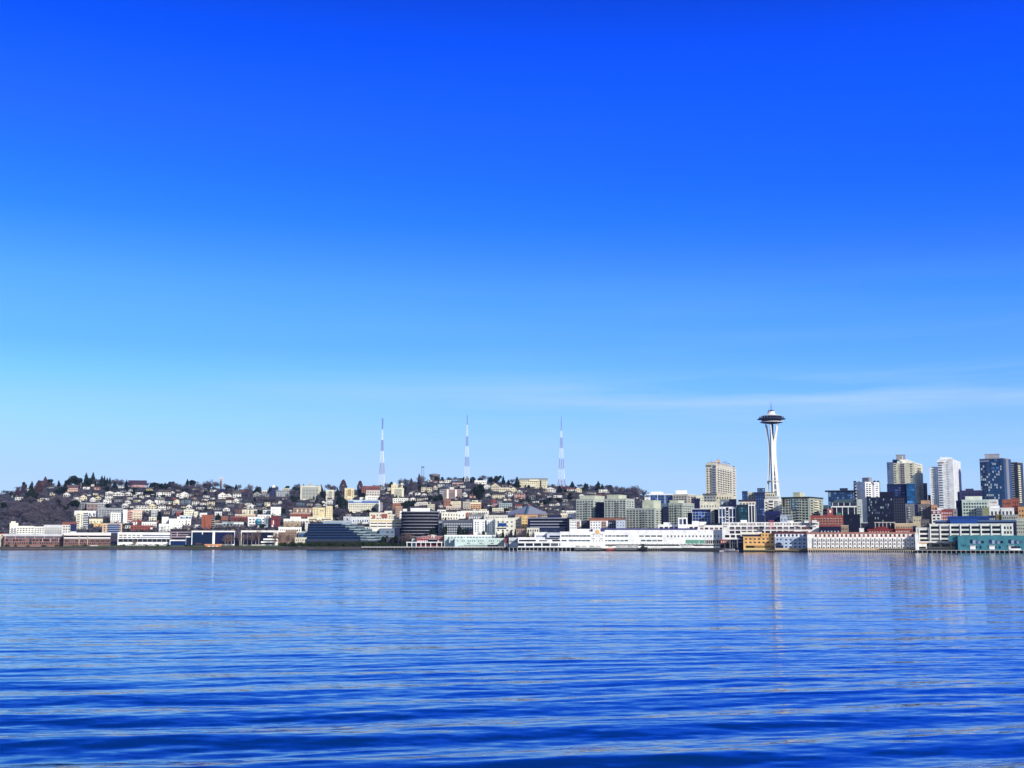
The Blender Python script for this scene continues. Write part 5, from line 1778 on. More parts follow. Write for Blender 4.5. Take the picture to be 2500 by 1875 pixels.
t = Thing('apartment_building', 'black glass apartments with tiny pale window flecks', 'building', lm='black glass apartments')
f = t.box(6, 1770, 2425, 655, o=225, col='0b1030', roof='0b1030', depth=30)
f.grid(1778, 2210, 665, 1070, 14, 9, .7, .75, '#101c38', 'glass_panel')
for i in range(16):
    xa = 1785 + rnd.random() * 400
    ya = 670 + int(rnd.random() * 9) * 45
    f.rect(xa, xa + 16, ya, ya + 34, '86a0b4', 'pale_blue_blind', .25)  # pale blue panels at randomly chosen windows
f.grid(2215, 2420, 665, 1070, 5, 9, .6, .7, '#0a1028', 'glass_panel')
t.box(6, 1985, 2225, 565, o=234, Yb=658, col='0c1134', name='upper_storeys', depth=20)
t, f = S('low navy restaurant behind the white hotel', 6, 965, 1335, 1152, 1300, '141a3e', 6, 1, .4, .3, 'a8b0c8', o=60)
S('tan low block at the corner of the black angular block', 6, 1332, 1462, 1130, 1300, 'a4876c', 4, 2, .4, .4, o=64, roof='c8b89c')
t, f = S('grey framed kiosk beside the white roof vent', 6, 1668, 1790, 1082, 1260, '20263c', 0, 0, o=70, roof='b8bcc4')
for x in (1672, 1780):
    f.rect(x, x + 8, 1084, 1230, 'b0b4bc', 'post', .5)
t, f = S('dark glass showroom with white goalpost frames', 6, 1902, 2225, 1078, 1260, '14183a', 0, 0, o=74, roof='d8d4d4', rh=.5)
f.piers(1908, 2215, 1080, 1180, 6, .14, 'c8c8d0')
t, f = S('dark red barrel roofed hall behind the hotel', 6, 1780, 2225, 1195, 1275, '8a1e22', 9, 1, .35, .4, 'e0d0d0', o=50, roof='9a2426', lm='dark red barrel hall')
t.box(6, 1890, 2140, 1168, o=52, Yb=1198, col='8a1e22', name='barrel_roof', depth=20)
t.box(6, 1950, 2090, 1155, o=54, Yb=1170, col='8a1e22', name='barrel_roof', depth=20)
t.box(6, 1645, 1722, 1180, o=44, Yb=1262, col='eceae8', name='white_vent', depth=6)
t, f = S('brick red shed with white door row behind the hotel end', 7, 105, 400, 1185, 1270, 'a03a26', 10, 1, .45, .4, 'e8dcd4', o=48, roof='b04a34')
# the hotel on the water
t = Thing('hotel', 'orange hotel wing standing on the water with dark end wall', 'building', lm='orange hotel wing')
f = t.box(5, 1828, 2362, 1318, o=0, col='f2b034', roof='e6b85c', rh=.5, depth=22)
f.grid(1840, 2355, 1335, 1372, 7, 1, .5, .62, '#1c2038')
f.grid(1840, 2355, 1392, 1430, 7, 1, .5, .62, '#1c2038')
f.rect(1872, 2025, 1466, 1505, '#10241c', 'opening')
f.grid(2030, 2350, 1464, 1508, 16, 1, .6, .95, '#3a3428', 'door')
f.rect(1832, 2358, 1510, 1535, 'd8c060', 'deck_skirt', .6)
g = t.box(5, 2130, 2362, 1262, o=2, Yb=1320, col='f0ae38', name='upper_storey', depth=16)
g.grid(2140, 2350, 1272, 1305, 4, 1, .5, .7, '#3a2818')
t.box(5, 1800, 2140, 1262, o=3, Yb=1322, col='4a4054', name='roof_terrace', depth=14, roof='ece4d4', rh=2.2).grid(1830, 2050, 1285, 1318, 5, 1, .7, .8, '#10142c', 'opening')
g = t.box(5, 1730, 1830, 1318, o=1, col='141c48', name='end_wing', depth=20)
g.grid(1740, 1815, 1330, 1430, 5, 2, .5, .3, 'd8dce8')
t = Thing('hotel', 'pale blue hotel section with bowed window bays', 'building', lm='pale blue hotel section')
f = t.box(6, 216, 762, 1325, o=0, col='a2b8da', roof='d8e0ea', rh=.5, depth=22)
f.grid(235, 350, 1345, 1378, 2, 1, .4, .7, '#1a2440')
f.grid(370, 755, 1350, 1385, 5, 1, .42, .7, '#1a2440')
f.grid(370, 755, 1412, 1448, 5, 1, .42, .7, '#1a2440')
f.grid(370, 755, 1470, 1505, 5, 1, .5, .7, '#1a2440')
f.rect(230, 362, 1462, 1505, '#182244', 'glass_front')
f.rect(240, 342, 1430, 1446, '16204a', 'awning', 1.4, 1.4)
f.rect(262, 320, 1412, 1430, '16204a', 'awning', 1.2, 1.2)
for x in (362, 436, 514, 596, 680):
    f.rect(x - 3, x + 3, 1330, 1508, '5a7098', 'bay_edge', 1.0, 1.0)
    f.rect(x + 4, x + 70, 1332, 1508, 'a9bfe0', 'bay', .06, .5)
f.rect(216, 760, 1512, 1535, 'd6b070', 'deck_skirt', .6)
g = t.box(6, 216, 762, 1252, o=4, Yb=1327, col='e8e8ee', name='upper_storey', depth=16, roof='5a2a34', rh=2.0, over=.8)
g.grid(225, 755, 1272, 1316, 8, 1, .5, .9, '#2a2c50', 'balcony_opening')
t = Thing('hotel', 'long white hotel wing of rounded bays over a timber deck', 'building', lm='long white hotel wing')
f = t.box(6, 766, 2590, 1328, o=0, col='efece6', roof='f4f0ea', rh=.4, depth=22)
for i in range(23):
    x = 872 + i * 74.5
    for j, y in enumerate((1348, 1412, 1472)):
        f.rect(x + 2, x + 56, y - 14, y + 40, 'f4f2ee', 'bay', 1.4, 1.5)
        f.rect(x + 14, x + 42, y + 14, y + 34, '#3a3440', 'window', 1.5, .3)
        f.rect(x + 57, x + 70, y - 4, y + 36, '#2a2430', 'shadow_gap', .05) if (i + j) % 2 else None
f.rect(766, 2590, 1512, 1538, 'd6b27c', 'deck_skirt', .8)
g = t.box(6, 766, 2590, 1258, o=3, Yb=1330, col='efece6', name='upper_storey', depth=16, roof='b06a52', rh=1.6, over=.8)
g.grid(875, 2585, 1272, 1318, 23, 1, .45, .9, '#6a3a34', 'balcony_opening')
g.rect(870, 2588, 1318, 1328, 'b87860', 'eaves_trim', 1.2, 1.2)
t.box(7, 440, 500, 1262, o=-1, Yb=1540, col='f4f2ee', name='end_tower', depth=14)

# ===== reading 8 : the right end (window 2130..2500)
t = Thing('apartment_tower', 'cream condominium tower with curved crown half in shadow', 'building', lm='cream curved crown tower')
fl, fr = t.box(8, 300, 728, 300, o=340, a=12, Xm=612, col='dcd6b4', roof='ece8d4')
fl.grid(305, 366, 305, 890, 1, 18, .8, .42)
fl.grid(372, 392, 305, 890, 1, 18, .7, .42)
fl.grid(402, 488, 305, 890, 2, 18, .8, .5, '#1c1c38')
fl.grid(500, 525, 305, 890, 1, 18, .7, .42)
fl.grid(540, 602, 305, 890, 1, 18, .8, .42)
fl.balc(402, 488, 305, 890, 18, 'b8a8b0', .25, 1.2)
fr.grid(618, 724, 305, 890, 3, 18, .6, .4)
fr.balc(650, 726, 340, 890, 16, 'e4dcb4', .3, 1.8)
t.box(8, 208, 302, 294, o=344, col='4a6690', name='side_slab').grid(216, 250, 305, 400, 1, 3, .8, .4, '#1c2c58')
for i, (xa, xb, y) in enumerate(((360, 600, 285), (380, 560, 270), (395, 520, 256))):
    t.box(8, xa, xb, y, o=345 + i, Yb=302 - i * 14, col='ece8d8', name='crown_step', depth=12)
t.box(8, 342, 478, 184, o=352, Yb=262, col='909098', name='penthouse', depth=12)
t.box(8, 292, 362, 256, o=350, Yb=300, col='1c2c5c', name='upper_glass', depth=10)
t.box(8, 432, 440, 200, o=343, Yb=302, col='f4f2e8', name='mast', depth=1, roof=None)
t, f = S('blue glass annex in front of the cream curved crown tower', 8, 492, 622, 600, 920, '174a80', 4, 8, .85, .8, '#1c5c94', o=300, roof='4a86b0', lm='blue glass annex')
S('dark blue windowed slab in front of the cream curved crown tower', 8, 210, 496, 612, 920, '10204e', 5, 8, .8, .4, '#182c60', o=305)
S('mauve narrow slab behind the cream curved crown tower', 8, 726, 795, 600, 850, '7c7880', 1, 5, .3, .5, o=380, roof='2c2c48')
S('dark thin tower stub beside the white twin column tower', 8, 808, 856, 772, 960, '141430', 1, 4, .3, .3, o=350)
t = Thing('apartment_tower', 'tall white apartment tower with curved balcony stack', 'building', lm='tall white balcony tower')
fl, fr = t.box(8, 948, 1282, 248, o=320, a=8, Xm=1168, col='e2e4ea', roof='f0f2f4')
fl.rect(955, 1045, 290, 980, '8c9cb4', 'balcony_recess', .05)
fl.balc(952, 1045, 290, 980, 19, 'dfe6f0', .45, 2.2)
fl.grid(955, 1045, 290, 980, 1, 19, .8, .3, '#20304c', 'balcony_door', .12)
fl.grid(1068, 1132, 275, 975, 2, 20, .42, .4)
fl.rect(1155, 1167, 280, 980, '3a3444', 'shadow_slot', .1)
fr.grid(1185, 1275, 280, 900, 2, 18, .5, .22, 'c8bcb0', 'sill_band')
t.box(8, 830, 952, 362, o=326, col='e4e6ea', name='lower_wing').grid(845, 945, 385, 975, 3, 18, .36, .4)
t.box(8, 985, 1160, 225, o=330, Yb=250, col='f0f0ee', name='penthouse', depth=10)
t.box(8, 935, 1050, 278, o=319, Yb=290, col='eceef2', name='balcony_cap', depth=8)
for x in (990, 1075):
    t.box(8, x, x + 7, 196, o=332, Yb=226, col='d8dce0', name='mast', depth=.8, roof=None)
t, f = S('dark mauve long block between the two tall towers', 8, 1278, 1600, 705, 900, '30305a', 6, 3, .5, .4, '#14163a', o=340, lm='dark mauve long block')
t.box(8, 1355, 1472, 680, o=344, Yb=708, col='3c3c68', name='upper_storey', depth=10)
t = Thing('glass_tower', 'blue glass tower with scattered pale blinds', 'building', lm='blue glass blinds tower')
fl, fr = t.box(8, 1558, 2015, 232, o=330, a=18, Xm=1905, col='34507c', roof='8c90a0')
fl.grid(1565, 1690, 295, 900, 4, 16, .8, .74, '#14305c', 'glass_panel', .12)
fl.grid(1702, 1896, 240, 900, 7, 17, .84, .78, '#1c4878', 'glass_panel', .12)
for i in range(42):
    xa = 1580 + int(rnd.random() * 11) * 28
    ya = 300 + int(rnd.random() * 14) * 38
    fl.rect(xa, xa + 20, ya, ya + 28, 'b4ccd8', 'pale_blind', .3)
fl.rect(1690, 1702, 236, 900, '9cb0d0', 'mullion_strip', .5)
fl.rect(1560, 1700, 268, 280, '8c9cc0', 'floor_band', .5)
fr.grid(1910, 1935, 240, 900, 1, 17, .8, .4)
fr.rect(1940, 2010, 240, 900, '80828e', 'end_panel', .15)
t.box(8, 1635, 1848, 172, o=338, Yb=235, col='9c9ca6', name='rooftop_plant', depth=14)
t = Thing('apartment_tower', 'banded tower with yellow lit edge behind the blue glass tower', 'building', lm='banded yellow edge tower')
fl, fr = t.box(8, 2005, 2190, 290, o=380, a=22, Xm=2108, col='3c4458', roof='a8a898')
fl.grid(2015, 2085, 310, 880, 1, 18, .95, .4, 'c8ccd0', 'balcony_band', .3)
fr.grid(2112, 2180, 320, 880, 2, 18, .5, .4)
fr.balc(2112, 2170, 320, 880, 18, 'e4dcb0', .5, .8)
t, f = S('mint green offices with rows of dark windows', 8, 1300, 1695, 842, 1100, 'b4ccc0', 9, 5, .6, .5, o=180, lm='mint green offices', roof='c4dcd0')
t.box(8, 1694, 1832, 838, o=181, col='e0e2da', name='side_wing').grid(1712, 1825, 850, 950, 7, 2, .5, .5, '#8a6a78')
t.box(8, 1352, 1596, 792, o=186, Yb=845, col='d6dcc8', name='penthouse', depth=12)
t.box(8, 1598, 1705, 955, o=176, col='8c9464', name='olive_wing', depth=10)
t.box(8, 1510, 1600, 960, o=175, col='5c7488', name='glass_wing', depth=10).bands(1514, 1596, 965, 1070, 4, .4)
S('dark navy billboard block beside the mint green offices', 8, 1215, 1305, 855, 1015, '121c4c', 0, 0, o=186, name='office_building')
for (xa, xb, yt, col, lab) in ((478, 612, 900, '7c7c84', 'grey brown flats with white balconies beside the black glass apartments'), (612, 665, 918, '20264c', 'dark slot block between two grey brown flats'), (662, 858, 908, '746c70', 'grey brown flats with dark balcony stack below the white tall tower')):
    S(lab, 8, xa, xb, yt, 1100, col, 4, 5, .35, .4, o=150, balc=(xa + 40, xa + 75, 'c8ccd0') if col != '20264c' else None)
S('tan rooftop block above the grey brown flats', 8, 705, 840, 852, 960, 'c4946c', 3, 1, .4, .4, o=172)
t, f = S('brick and white corner block with red window bays', 8, 858, 1000, 992, 1190, 'e6e4e2', 0, 0, o=120, lm='red bay corner block')
f.grid(866, 995, 1045, 1180, 2, 3, .6, .5)
f.rect(862, 998, 996, 1042, '8c2c3c', 'red_bay', .4)
f.grid(870, 990, 1002, 1038, 2, 1, .6, .8, 'c8c0c8', 'window', .5)
t, f = S('red brick walk up with white framed windows', 8, 998, 1172, 985, 1190, '9c3c3c', 6, 4, .5, .5, 'd8c8c8', o=122)
S('orange block with white parapet on the brick walk ups', 8, 860, 945, 918, 1000, 'd08c50', 2, 1, .4, .4, o=140)
S('white long parapet shed before the tall white tower', 8, 945, 1035, 958, 1010, 'f0f0ee', 2, 1, .3, .3, o=138)
S('grey plinth building at the foot of the tall white tower', 8, 1030, 1235, 972, 1130, '8c8c98', 5, 2, .4, .4, o=160)
t, f = S('white building with fan shaped windows', 8, 1700, 2062, 960, 1090, 'ecebe8', 6, 1, .5, .5, '#404858', o=150, lm='white fan windowed building')
t.box(8, 1722, 1850, 930, o=153, Yb=962, col='f4f4f2', name='penthouse', depth=8)
t, f = S('rust brick block with stepped roof at the right end', 8, 1890, 2030, 838, 1000, 'a85432', 4, 2, .4, .4, o=210, lm='rust brick stepped block')
S('rust brick tower part beside the bare flag mast', 8, 2030, 2135, 818, 1000, 'a04c34', 3, 2, .3, .3, o=214)
S('ochre house block at the right edge', 8, 2120, 2260, 945, 1100, 'd89a3c', 3, 2, .4, .4, o=150)
S('dark red low block under the rust brick tower', 8, 2040, 2125, 930, 1040, '6c2c34', 2, 2, .4, .4, o=170)
S('grey terrace flats below the white fan windowed building', 8, 1880, 2130, 1060, 1180, 'a4aca4', 7, 2, .5, .4, o=110)
S('olive corner house beside the grey terrace flats', 8, 1795, 1885, 1055, 1170, '8c7c34', 2, 2, .3, .3, o=112)
S('pale stepped white houses at the right edge', 8, 2080, 2260, 1110, 1330, 'b8c0b0', 5, 4, .4, .35, o=80)
S('navy low block between the blue roof hall and the olive house', 8, 1680, 1800, 1072, 1160, '2c3454', 4, 1, .4, .5, 'c8d0d8', o=104)
t = Thing('hall', 'hall with bright blue folded roof behind the white garage', 'building', lm='bright blue roof hall')
t.box(8, 1095, 1700, 1085, o=78, col='123c80', roof='164a9c', rh=1, depth=30)
t.box(8, 912, 2095, 1150, o=62, col='141c44', roof='3a6498', rh=1.6, depth=24, name='lower_roof')
t.box(8, 1130, 1530, 1120, o=60, Yb=1182, col='164694', name='front_fold', depth=8)
S('bare trees backed cream gable shed beside the black glass apartments', 8, 590, 710, 1085, 1180, 'c8b890', 3, 1, .3, .3, o=100)
S('brown grey shed behind the tan barrack row', 8, 700, 830, 1130, 1230, '6c6468', 3, 1, .4, .3, o=70, name='shed')
t, f = S('tan barrack row with small dark windows', 8, 325, 600, 1185, 1280, 'c8b084', 10, 1, .4, .3, o=62, roof='d8c8a0')
t, f = S('pale framed kiosk end of the tan barrack row', 8, 30, 328, 1168, 1270, '16183a', 0, 0, o=66, roof='c4bcb0')
f.piers(40, 320, 1170, 1255, 6, .18, 'bcb4a8')
t = Thing('parking_garage', 'white open deck waterfront garage with dark bays', 'garage', lm='white open deck garage')
f = t.box(8, 832, 2048, 1192, o=26, col='dfe0d6', roof='e8eae2', depth=34)
f.grid(838, 1900, 1210, 1600, 7, 6, .82, .6, '#080a1c', 'open_bay')
f.grid(1905, 2042, 1210, 1345, 3, 2, .6, .55, '#2c2024')
f.piers(838, 1900, 1195, 1560, 8, .09, 'eceee6', proud=.9)
f = t.box(8, 632, 836, 1250, o=27, col='dfe0d6', roof='e8eae2', depth=30)
f.grid(690, 830, 1268, 1590, 1, 5, 1, .6, '#080a1c', 'open_bay')
f.piers(680, 832, 1255, 1560, 2, .1, 'eceee6', proud=.9)
t.box(8, 585, 640, 1225, o=30, col='1c2450', name='stair_block', depth=12)
f = t.box(8, 632, 1210, 1440, o=20, Yb=1462, col='e4e4dc', name='walkway_deck', depth=5, roof=None)
t = Thing('pier_building', 'teal metal pier warehouse with white loading doors', 'building', lm='teal pier warehouse')
f = t.box(8, 1240, 2300, 1362, o=0, col='12889c', roof='2898aa', rh=.5, depth=40)
t.box(8, 1105, 1245, 1368, o=3, Yb=1446, col='107c90', name='canopy', depth=20)
t.box(8, 1205, 1245, 1440, o=3, col='0c1a48', name='recess', depth=14)
for x in (1420, 1700, 1980, 2260):
    f.rect(x, x + 60, 1416, 1470, '#1a2858', 'window_bay', .2)
    f.rect(x + 40, x + 82, 1424, 1478, '8ca8c8', 'sliding_door', .5)
    f.rect(x + 90, x + 140, 1432, 1476, '#141e4a', 'window_bay', .2)
    f.rect(x + 120, x + 152, 1438, 1478, '7c98b8', 'sliding_door', .5)
    f.rect(x + 165, x + 205, 1436, 1470, '#142048', 'window_bay', .2)
    f.rect(x + 2, x + 84, 1506, 1560, 'e8eaec', 'loading_door', .4)
    f.rect(x + 92, x + 108, 1510, 1545, '#10183c', 'doorway', .2)
    f.rect(x + 138, x + 170, 1508, 1550, '#12305c', 'doorway', .2)
    f.rect(x - 5, x + 90, 1494, 1503, 'a4b4c0', 'door_hood', 1.2, 1.2)
f.rect(1300, 1365, 1490, 1512, '155a74', 'vent_panel', .3)
for (ua, ub, va, vb) in ((2020, 2090, 1522, 1530), (2075, 2150, 1514, 1522), (2110, 2180, 1526, 1534)):
    f.rect(ua, ub, va, vb, '24406c', 'wave_emblem', .9, .3)
t = Thing('flag_mast', 'bare dark mast beside the rust brick tower', 'mast')
t.box(8, 2080, 2086, 850, o=140, Yb=1060, col='2c2c34', name='pole', depth=.8, roof=None)
t = Thing('kiosk', 'low pier kiosk with orange awning beside the white hotel end', 'kiosk')
f = t.box(8, 668, 790, 1470, o=4, Yb=1560, col='e6e2da', depth=8, roof='d89a5c', rh=1)
f.rect(680, 780, 1520, 1548, '#2a2c3c', 'window')
# ------------------------------------------------------------------ observation tower
def observation_tower():
    TY = 1797.0
    px = 1886.6
    x = at(px, 1150, TY).x
    t = Thing('observation_tower', 'tall white tripod tower carrying a dark saucer with spire', 'tower', None, 'white saucer tower')
    g = ground(px, TY)
    t.start(x, TY, g, px, 1100)

    def zr(row):
        return at(px, row, TY).z - g
    mp = TY / math.cos(azim(px)) / F      # metres per photo pixel
    white = wall_mat('ece8de', .6, .04, .1)
    dark = wall_mat('1a1c34', .4, .1, .2)
    glass = M('#0c1030')
    # legs: (row, distance of the leg's centre from the axis, half gap of its two beams, beam width)
    prof = [(1036, 8.4, 4.9, 1.6), (1045, 7.7, 4.3, 1.6), (1060, 6.4, 3.2, 1.8), (1070, 5.6, 2.3, 2.6), (1078, 5.0, 1.75, 3.4), (1090, 4.5, 1.65, 3.32), (1112, 4.3, 1.65, 3.32), (1128, 4.9, 1.75, 3.4), (1140, 5.4, 2.0, 3.0), (1165, 6.7, 2.45, 2.6),
            (1190, 8.0, 2.9, 2.4), (1215, 9.4, 3.5, 2.4), (1250, 11.6, 4.4, 2.7), (1300, 15, 5.6, 2.6)]
    th = azim(px)
    for az in (22, 142, 262):
        a = R(az) - th
        er = Vector((math.sin(a), -math.cos(a)))
        et = Vector((-er.y, er.x))
        vs, fs = [], []
        for sgn in (-1, 1):
            b = len(vs)
            for row, rad, gap, w in prof:
                z = zr(row)
                for dr, dt in ((-.75, -w / 2), (-.75, w / 2), (1.0, w / 2), (1.0, -w / 2)):
                    p = er * (rad * .93 + dr) + et * (sgn * gap + dt)
                    vs.append((p.x, p.y, z))
            n = len(prof)
            for i in range(n - 1):
                for j in range(4):
                    k = (j + 1) % 4
                    fs.append((b + 4 * i + j, b + 4 * i + 4 + j, b + 4 * i + 4 + k, b + 4 * i + k))
            fs += [(b, b + 1, b + 2, b + 3), (b + 4 * n - 1, b + 4 * n - 2, b + 4 * n - 3, b + 4 * n - 4)]
        # rungs between the two beams of the lower leg
        for row in (1150, 1166, 1182, 1198, 1214, 1232, 1250):
            rad = interp(row, [(r_, d_) for r_, d_, _, _ in prof])
            gap = interp(row, [(r_, g_) for r_, _, g_, _ in prof])
            z = zr(row)
            c = er * (rad * .93 + .3)
            b = len(vs)
            for zz_ in (z, z + 1.3):
                for dr, dt in ((-.5, -gap), (-.5, gap), (.5, gap), (.5, -gap)):
                    p = c + er * dr + et * dt
                    vs.append((p.x, p.y, zz_))
            fs += [(b, b + 1, b + 5, b + 4), (b + 1, b + 2, b + 6, b + 5), (b + 2, b + 3, b + 7, b + 6), (b + 3, b, b + 4, b + 7), (b + 4, b + 5, b + 6, b + 7), (b + 3, b + 2, b + 1, b)]
        mesh_obj('leg', vs, fs, white, t.root)
    lathe('core_shaft', [(2.6, -1), (2.6, zr(1036))], wall_mat('1e1c22', .7), t.root, N=6)  # near-black colour carries the shade between the legs
    lathe('lower_platform', [(6.0, zr(1177)), (8.6, zr(1176)), (8.6, zr(1174)), (6.0, zr(1173))], M('c8c4c4'), t.root, N=24)
    lathe('pedestal_building', [(17, -1), (17, zr(1284)), (15, zr(1282))], M('b0b0b4'), t.root, N=24)
    q = .0452                           # saucer detail: reading of a 100 pixel wide window from row 970

    def zq(y):
        return zr(970 + y * q)
    m = q * mp
    lathe('underside', [(150 * m, zq(1440)), (250 * m, zq(1425)), (440 * m, zq(1400)), (600 * m, zq(1362)), (560 * m, zq(1350))], wall_mat('3a3c58', .6), t.root, smooth=False)
    lathe('lower_ring', [(500 * m, zq(1385)), (612 * m, zq(1362)), (612 * m, zq(1345)), (540 * m, zq(1335))], white, t.root)
    lathe('restaurant_glass', [(500 * m, zq(1345)), (535 * m, zq(1215))], glass, t.root)
    for i in range(36):
        a = i * 2 * math.pi / 36
        panel('ring_lamp', t.root, (0, 0, 0), (535 * m * math.cos(a), 535 * m * math.sin(a), zq(1322)), a, (.5, 1.1, .9), M('dcd8e4'))
    lathe('halo_ring', [(520 * m, zq(1205)), (600 * m, zq(1212)), (755 * m, zq(1186)), (755 * m, zq(1176)), (620 * m, zq(1150)), (520 * m, zq(1120))], wall_mat('3c4468', .5), t.root)
    lathe('observation_deck', [(540 * m, zq(1125)), (575 * m, zq(1115)), (575 * m, zq(1100)), (530 * m, zq(1100)), (530 * m, zq(1022))], glass, t.root)
    for i in range(24):
        a = i * 2 * math.pi / 24
        panel('deck_fin', t.root, (0, 0, 0), (632 * m * math.cos(a), 632 * m * math.sin(a), zq(1090)), a, (1.2, .25, 2.2), M('6c7494'))
    lathe('roof_cone', [(540 * m, zq(1024)), (545 * m, zq(1012)), (420 * m, zq(985)), (270 * m, zq(935)), (205 * m, zq(890)), (190 * m, zq(850)), (190 * m, zq(800)), (205 * m, zq(770)), (20 * m, zq(765))], white, t.root, smooth=False)
    lathe('crown_rail', [(175 * m, zq(768)), (175 * m, zq(738)), (60 * m, zq(735)), (55 * m, zq(670)), (8 * m, zq(660))], dark, t.root)
    for a in (1.2, 2.2, 3.3, 4.4, 5.4):
        panel('roof_antenna', t.root, (0, 0, 0), (165 * m * math.cos(a), 165 * m * math.sin(a), zq(725)), a, (.5, .5, 1.6), dark)
    lathe('spire', [(14 * m, zq(670)), (11 * m, zq(420)), (9 * m, zq(300)), (3 * m, zq(225))], M('2c3c5c'), t.root, N=8)
    v, f = [], []
    for a in (0.4, 2.5, 4.6):
        vv, ff = limb((130 * m * math.cos(a), 130 * m * math.sin(a), zq(735)), (6 * m * math.cos(a), 6 * m * math.sin(a), zq(420)), .12, .1)
        f += [tuple(i + len(v) for i in q_) for q_ in ff]
        v += vv
    mesh_obj('spire_stay', v, f, M('5c6c90'), t.root)


observation_tower()


# ------------------------------------------------------------------ lattice radio masts
def radio_mast(label, lm, px, base_row, bands, widths, Y):
    """bands: (top row, bottom row, colour); widths: (row, width in photo pixels)"""
    t = Thing('radio_mast', label, 'radio mast', 'lattice radio masts on the hill crest', lm)
    g = ground(px, Y)
    b = at(px, base_row, Y)
    t.start(b.x, Y, min(g, b.z), px, base_row - 30)
    mp = Y / F
    for top, bot, c in bands:
        vs, fs = [], []
        z1, z0 = at(px, top, Y).z - t.o[2], at(px, bot, Y).z - t.o[2]
        if bot >= base_row:
            z0 = -2
        n = max(2, int((z1 - z0) / 4.5))

        def corner(i, z):
            row = bot + (top - bot) * (z - z0) / (z1 - z0)
            hw = interp(row, widths) * mp / 2
            sx, sy = ((-1, -1), (1, -1), (1, 1), (-1, 1))[i]
            return (sx * hw, sy * hw, z)
        zs = [z0 + (z1 - z0) * i / n for i in range(n + 1)]

        def bar(p, q, r):
            v, f = limb(p, q, r, r)
            k = len(vs)
            vs.extend(v)
            fs.extend(tuple(i + k for i in qf) for qf in f)
        wide = interp(bot, widths)
        rl_ = .3 if wide > 4 else .24
        rb_ = .13 if wide > 4 else .11
        for a, z in enumerate(zs[:-1]):
            for i in range(4):
                j = (i + 1) % 4
                bar(corner(i, z), corner(i, zs[a + 1]), rl_)
                bar(corner(i, z), corner(j, zs[a + 1]), rb_)
                bar(corner(i, z), corner(j, z), rb_)
        bar((0, 0, z0), (0, 0, z1), .34 if wide > 3 else .24)
        mesh_obj('mast_section', vs, fs, M(c), t.root)
    return t


RED, MWH, MGY = 'a07088', 'eef0f0', '7c84a0'
t = radio_mast('westernmost slimmer radio mast with thick red tip above red brick apartments', 'slim thick tipped mast', 932, 1190,
               [(1021, 1048, '6a6490'), (1048, 1074, MWH), (1074, 1101, '86608a'), (1101, 1130, MWH), (1130, 1157, RED), (1157, 1190, MWH)],
               [(1021, 3), (1048, 2.0), (1074, 3), (1100, 5.5), (1130, 8.5), (1157, 11), (1190, 13)], 2560)
t.root['label'] = 'slim radio mast with thick tip above the red brown brick apartments'
t = radio_mast('radio mast with needle tip standing between the concrete tank and cream hall', 'needle tipped mast', 1140, 1172,
               [(1012, 1037, MGY), (1037, 1065, MWH), (1065, 1089, '7a6a98'), (1089, 1115, MWH), (1115, 1138, '86587c'), (1138, 1172, MWH)],
               [(1012, .7), (1037, 1.8), (1065, 3.4), (1089, 5.4), (1115, 7.8), (1138, 9.5), (1172, 11.5)], 2580)
t = radio_mast('broadest red and white radio mast on splayed red legs', 'broad red legged mast', 1371, 1190,
               [(1015, 1042, MGY), (1042, 1052, '8a94b0'), (1052, 1068, MWH), (1068, 1094, '8a5c86'), (1094, 1119, MWH), (1119, 1145, '8f6488'), (1145, 1170, MWH), (1170, 1190, 'a83428')],
               [(1015, .5), (1042, 1.4), (1052, 2.4), (1068, 4.2), (1094, 6.6), (1119, 9.2), (1145, 12), (1170, 14.5), (1190, 20)], 2560)
t = Thing('telecom_tower', 'small grey lattice frame tower with square top beside the concrete tank', 'tower')
px, Yt_ = 1032, 2640
g = ground(px, Yt_)
t.start(at(px, 1160, Yt_).x, Yt_, g, px, 1150)
vs, fs = [], []
mp_ = Yt_ / F
zt = at(px, 1141, Yt_).z - g
for sx in (-2.4, 2.4):
    for sy in (-2.4, 2.4):
        v, f = limb((sx, sy, -1), (sx, sy, zt), .3, .3)
        fs += [tuple(i + len(vs) for i in q_) for q_ in f]
        vs += v
for i in range(5):
    z = zt * (.3 + .14 * i)
    v, f = limb((-2.4, -2.4, z), (2.4, -2.4, z + 4), .16, .16)
    fs += [tuple(j + len(vs) for j in q_) for q_ in f]
    vs += v
mesh_obj('frame', vs, fs, M('6c7890'), t.root)
mesh_obj('platform', [(x, y, z) for z in (zt, zt + 1.6) for x, y in ((-3, -3), (3, -3), (3, 3), (-3, 3))], [(0, 1, 5, 4), (1, 2, 6, 5), (2, 3, 7, 6), (3, 0, 4, 7), (4, 5, 6, 7), (3, 2, 1, 0)], M('3c4c68'), t.root)


# ------------------------------------------------------------------ piers
def front(a, b):
    ys = [y for x0, x1, y in FRONTS if x0 < b - 6 and x1 > a + 6]
    return min(ys) if ys else shoreY((a + b) / 2)


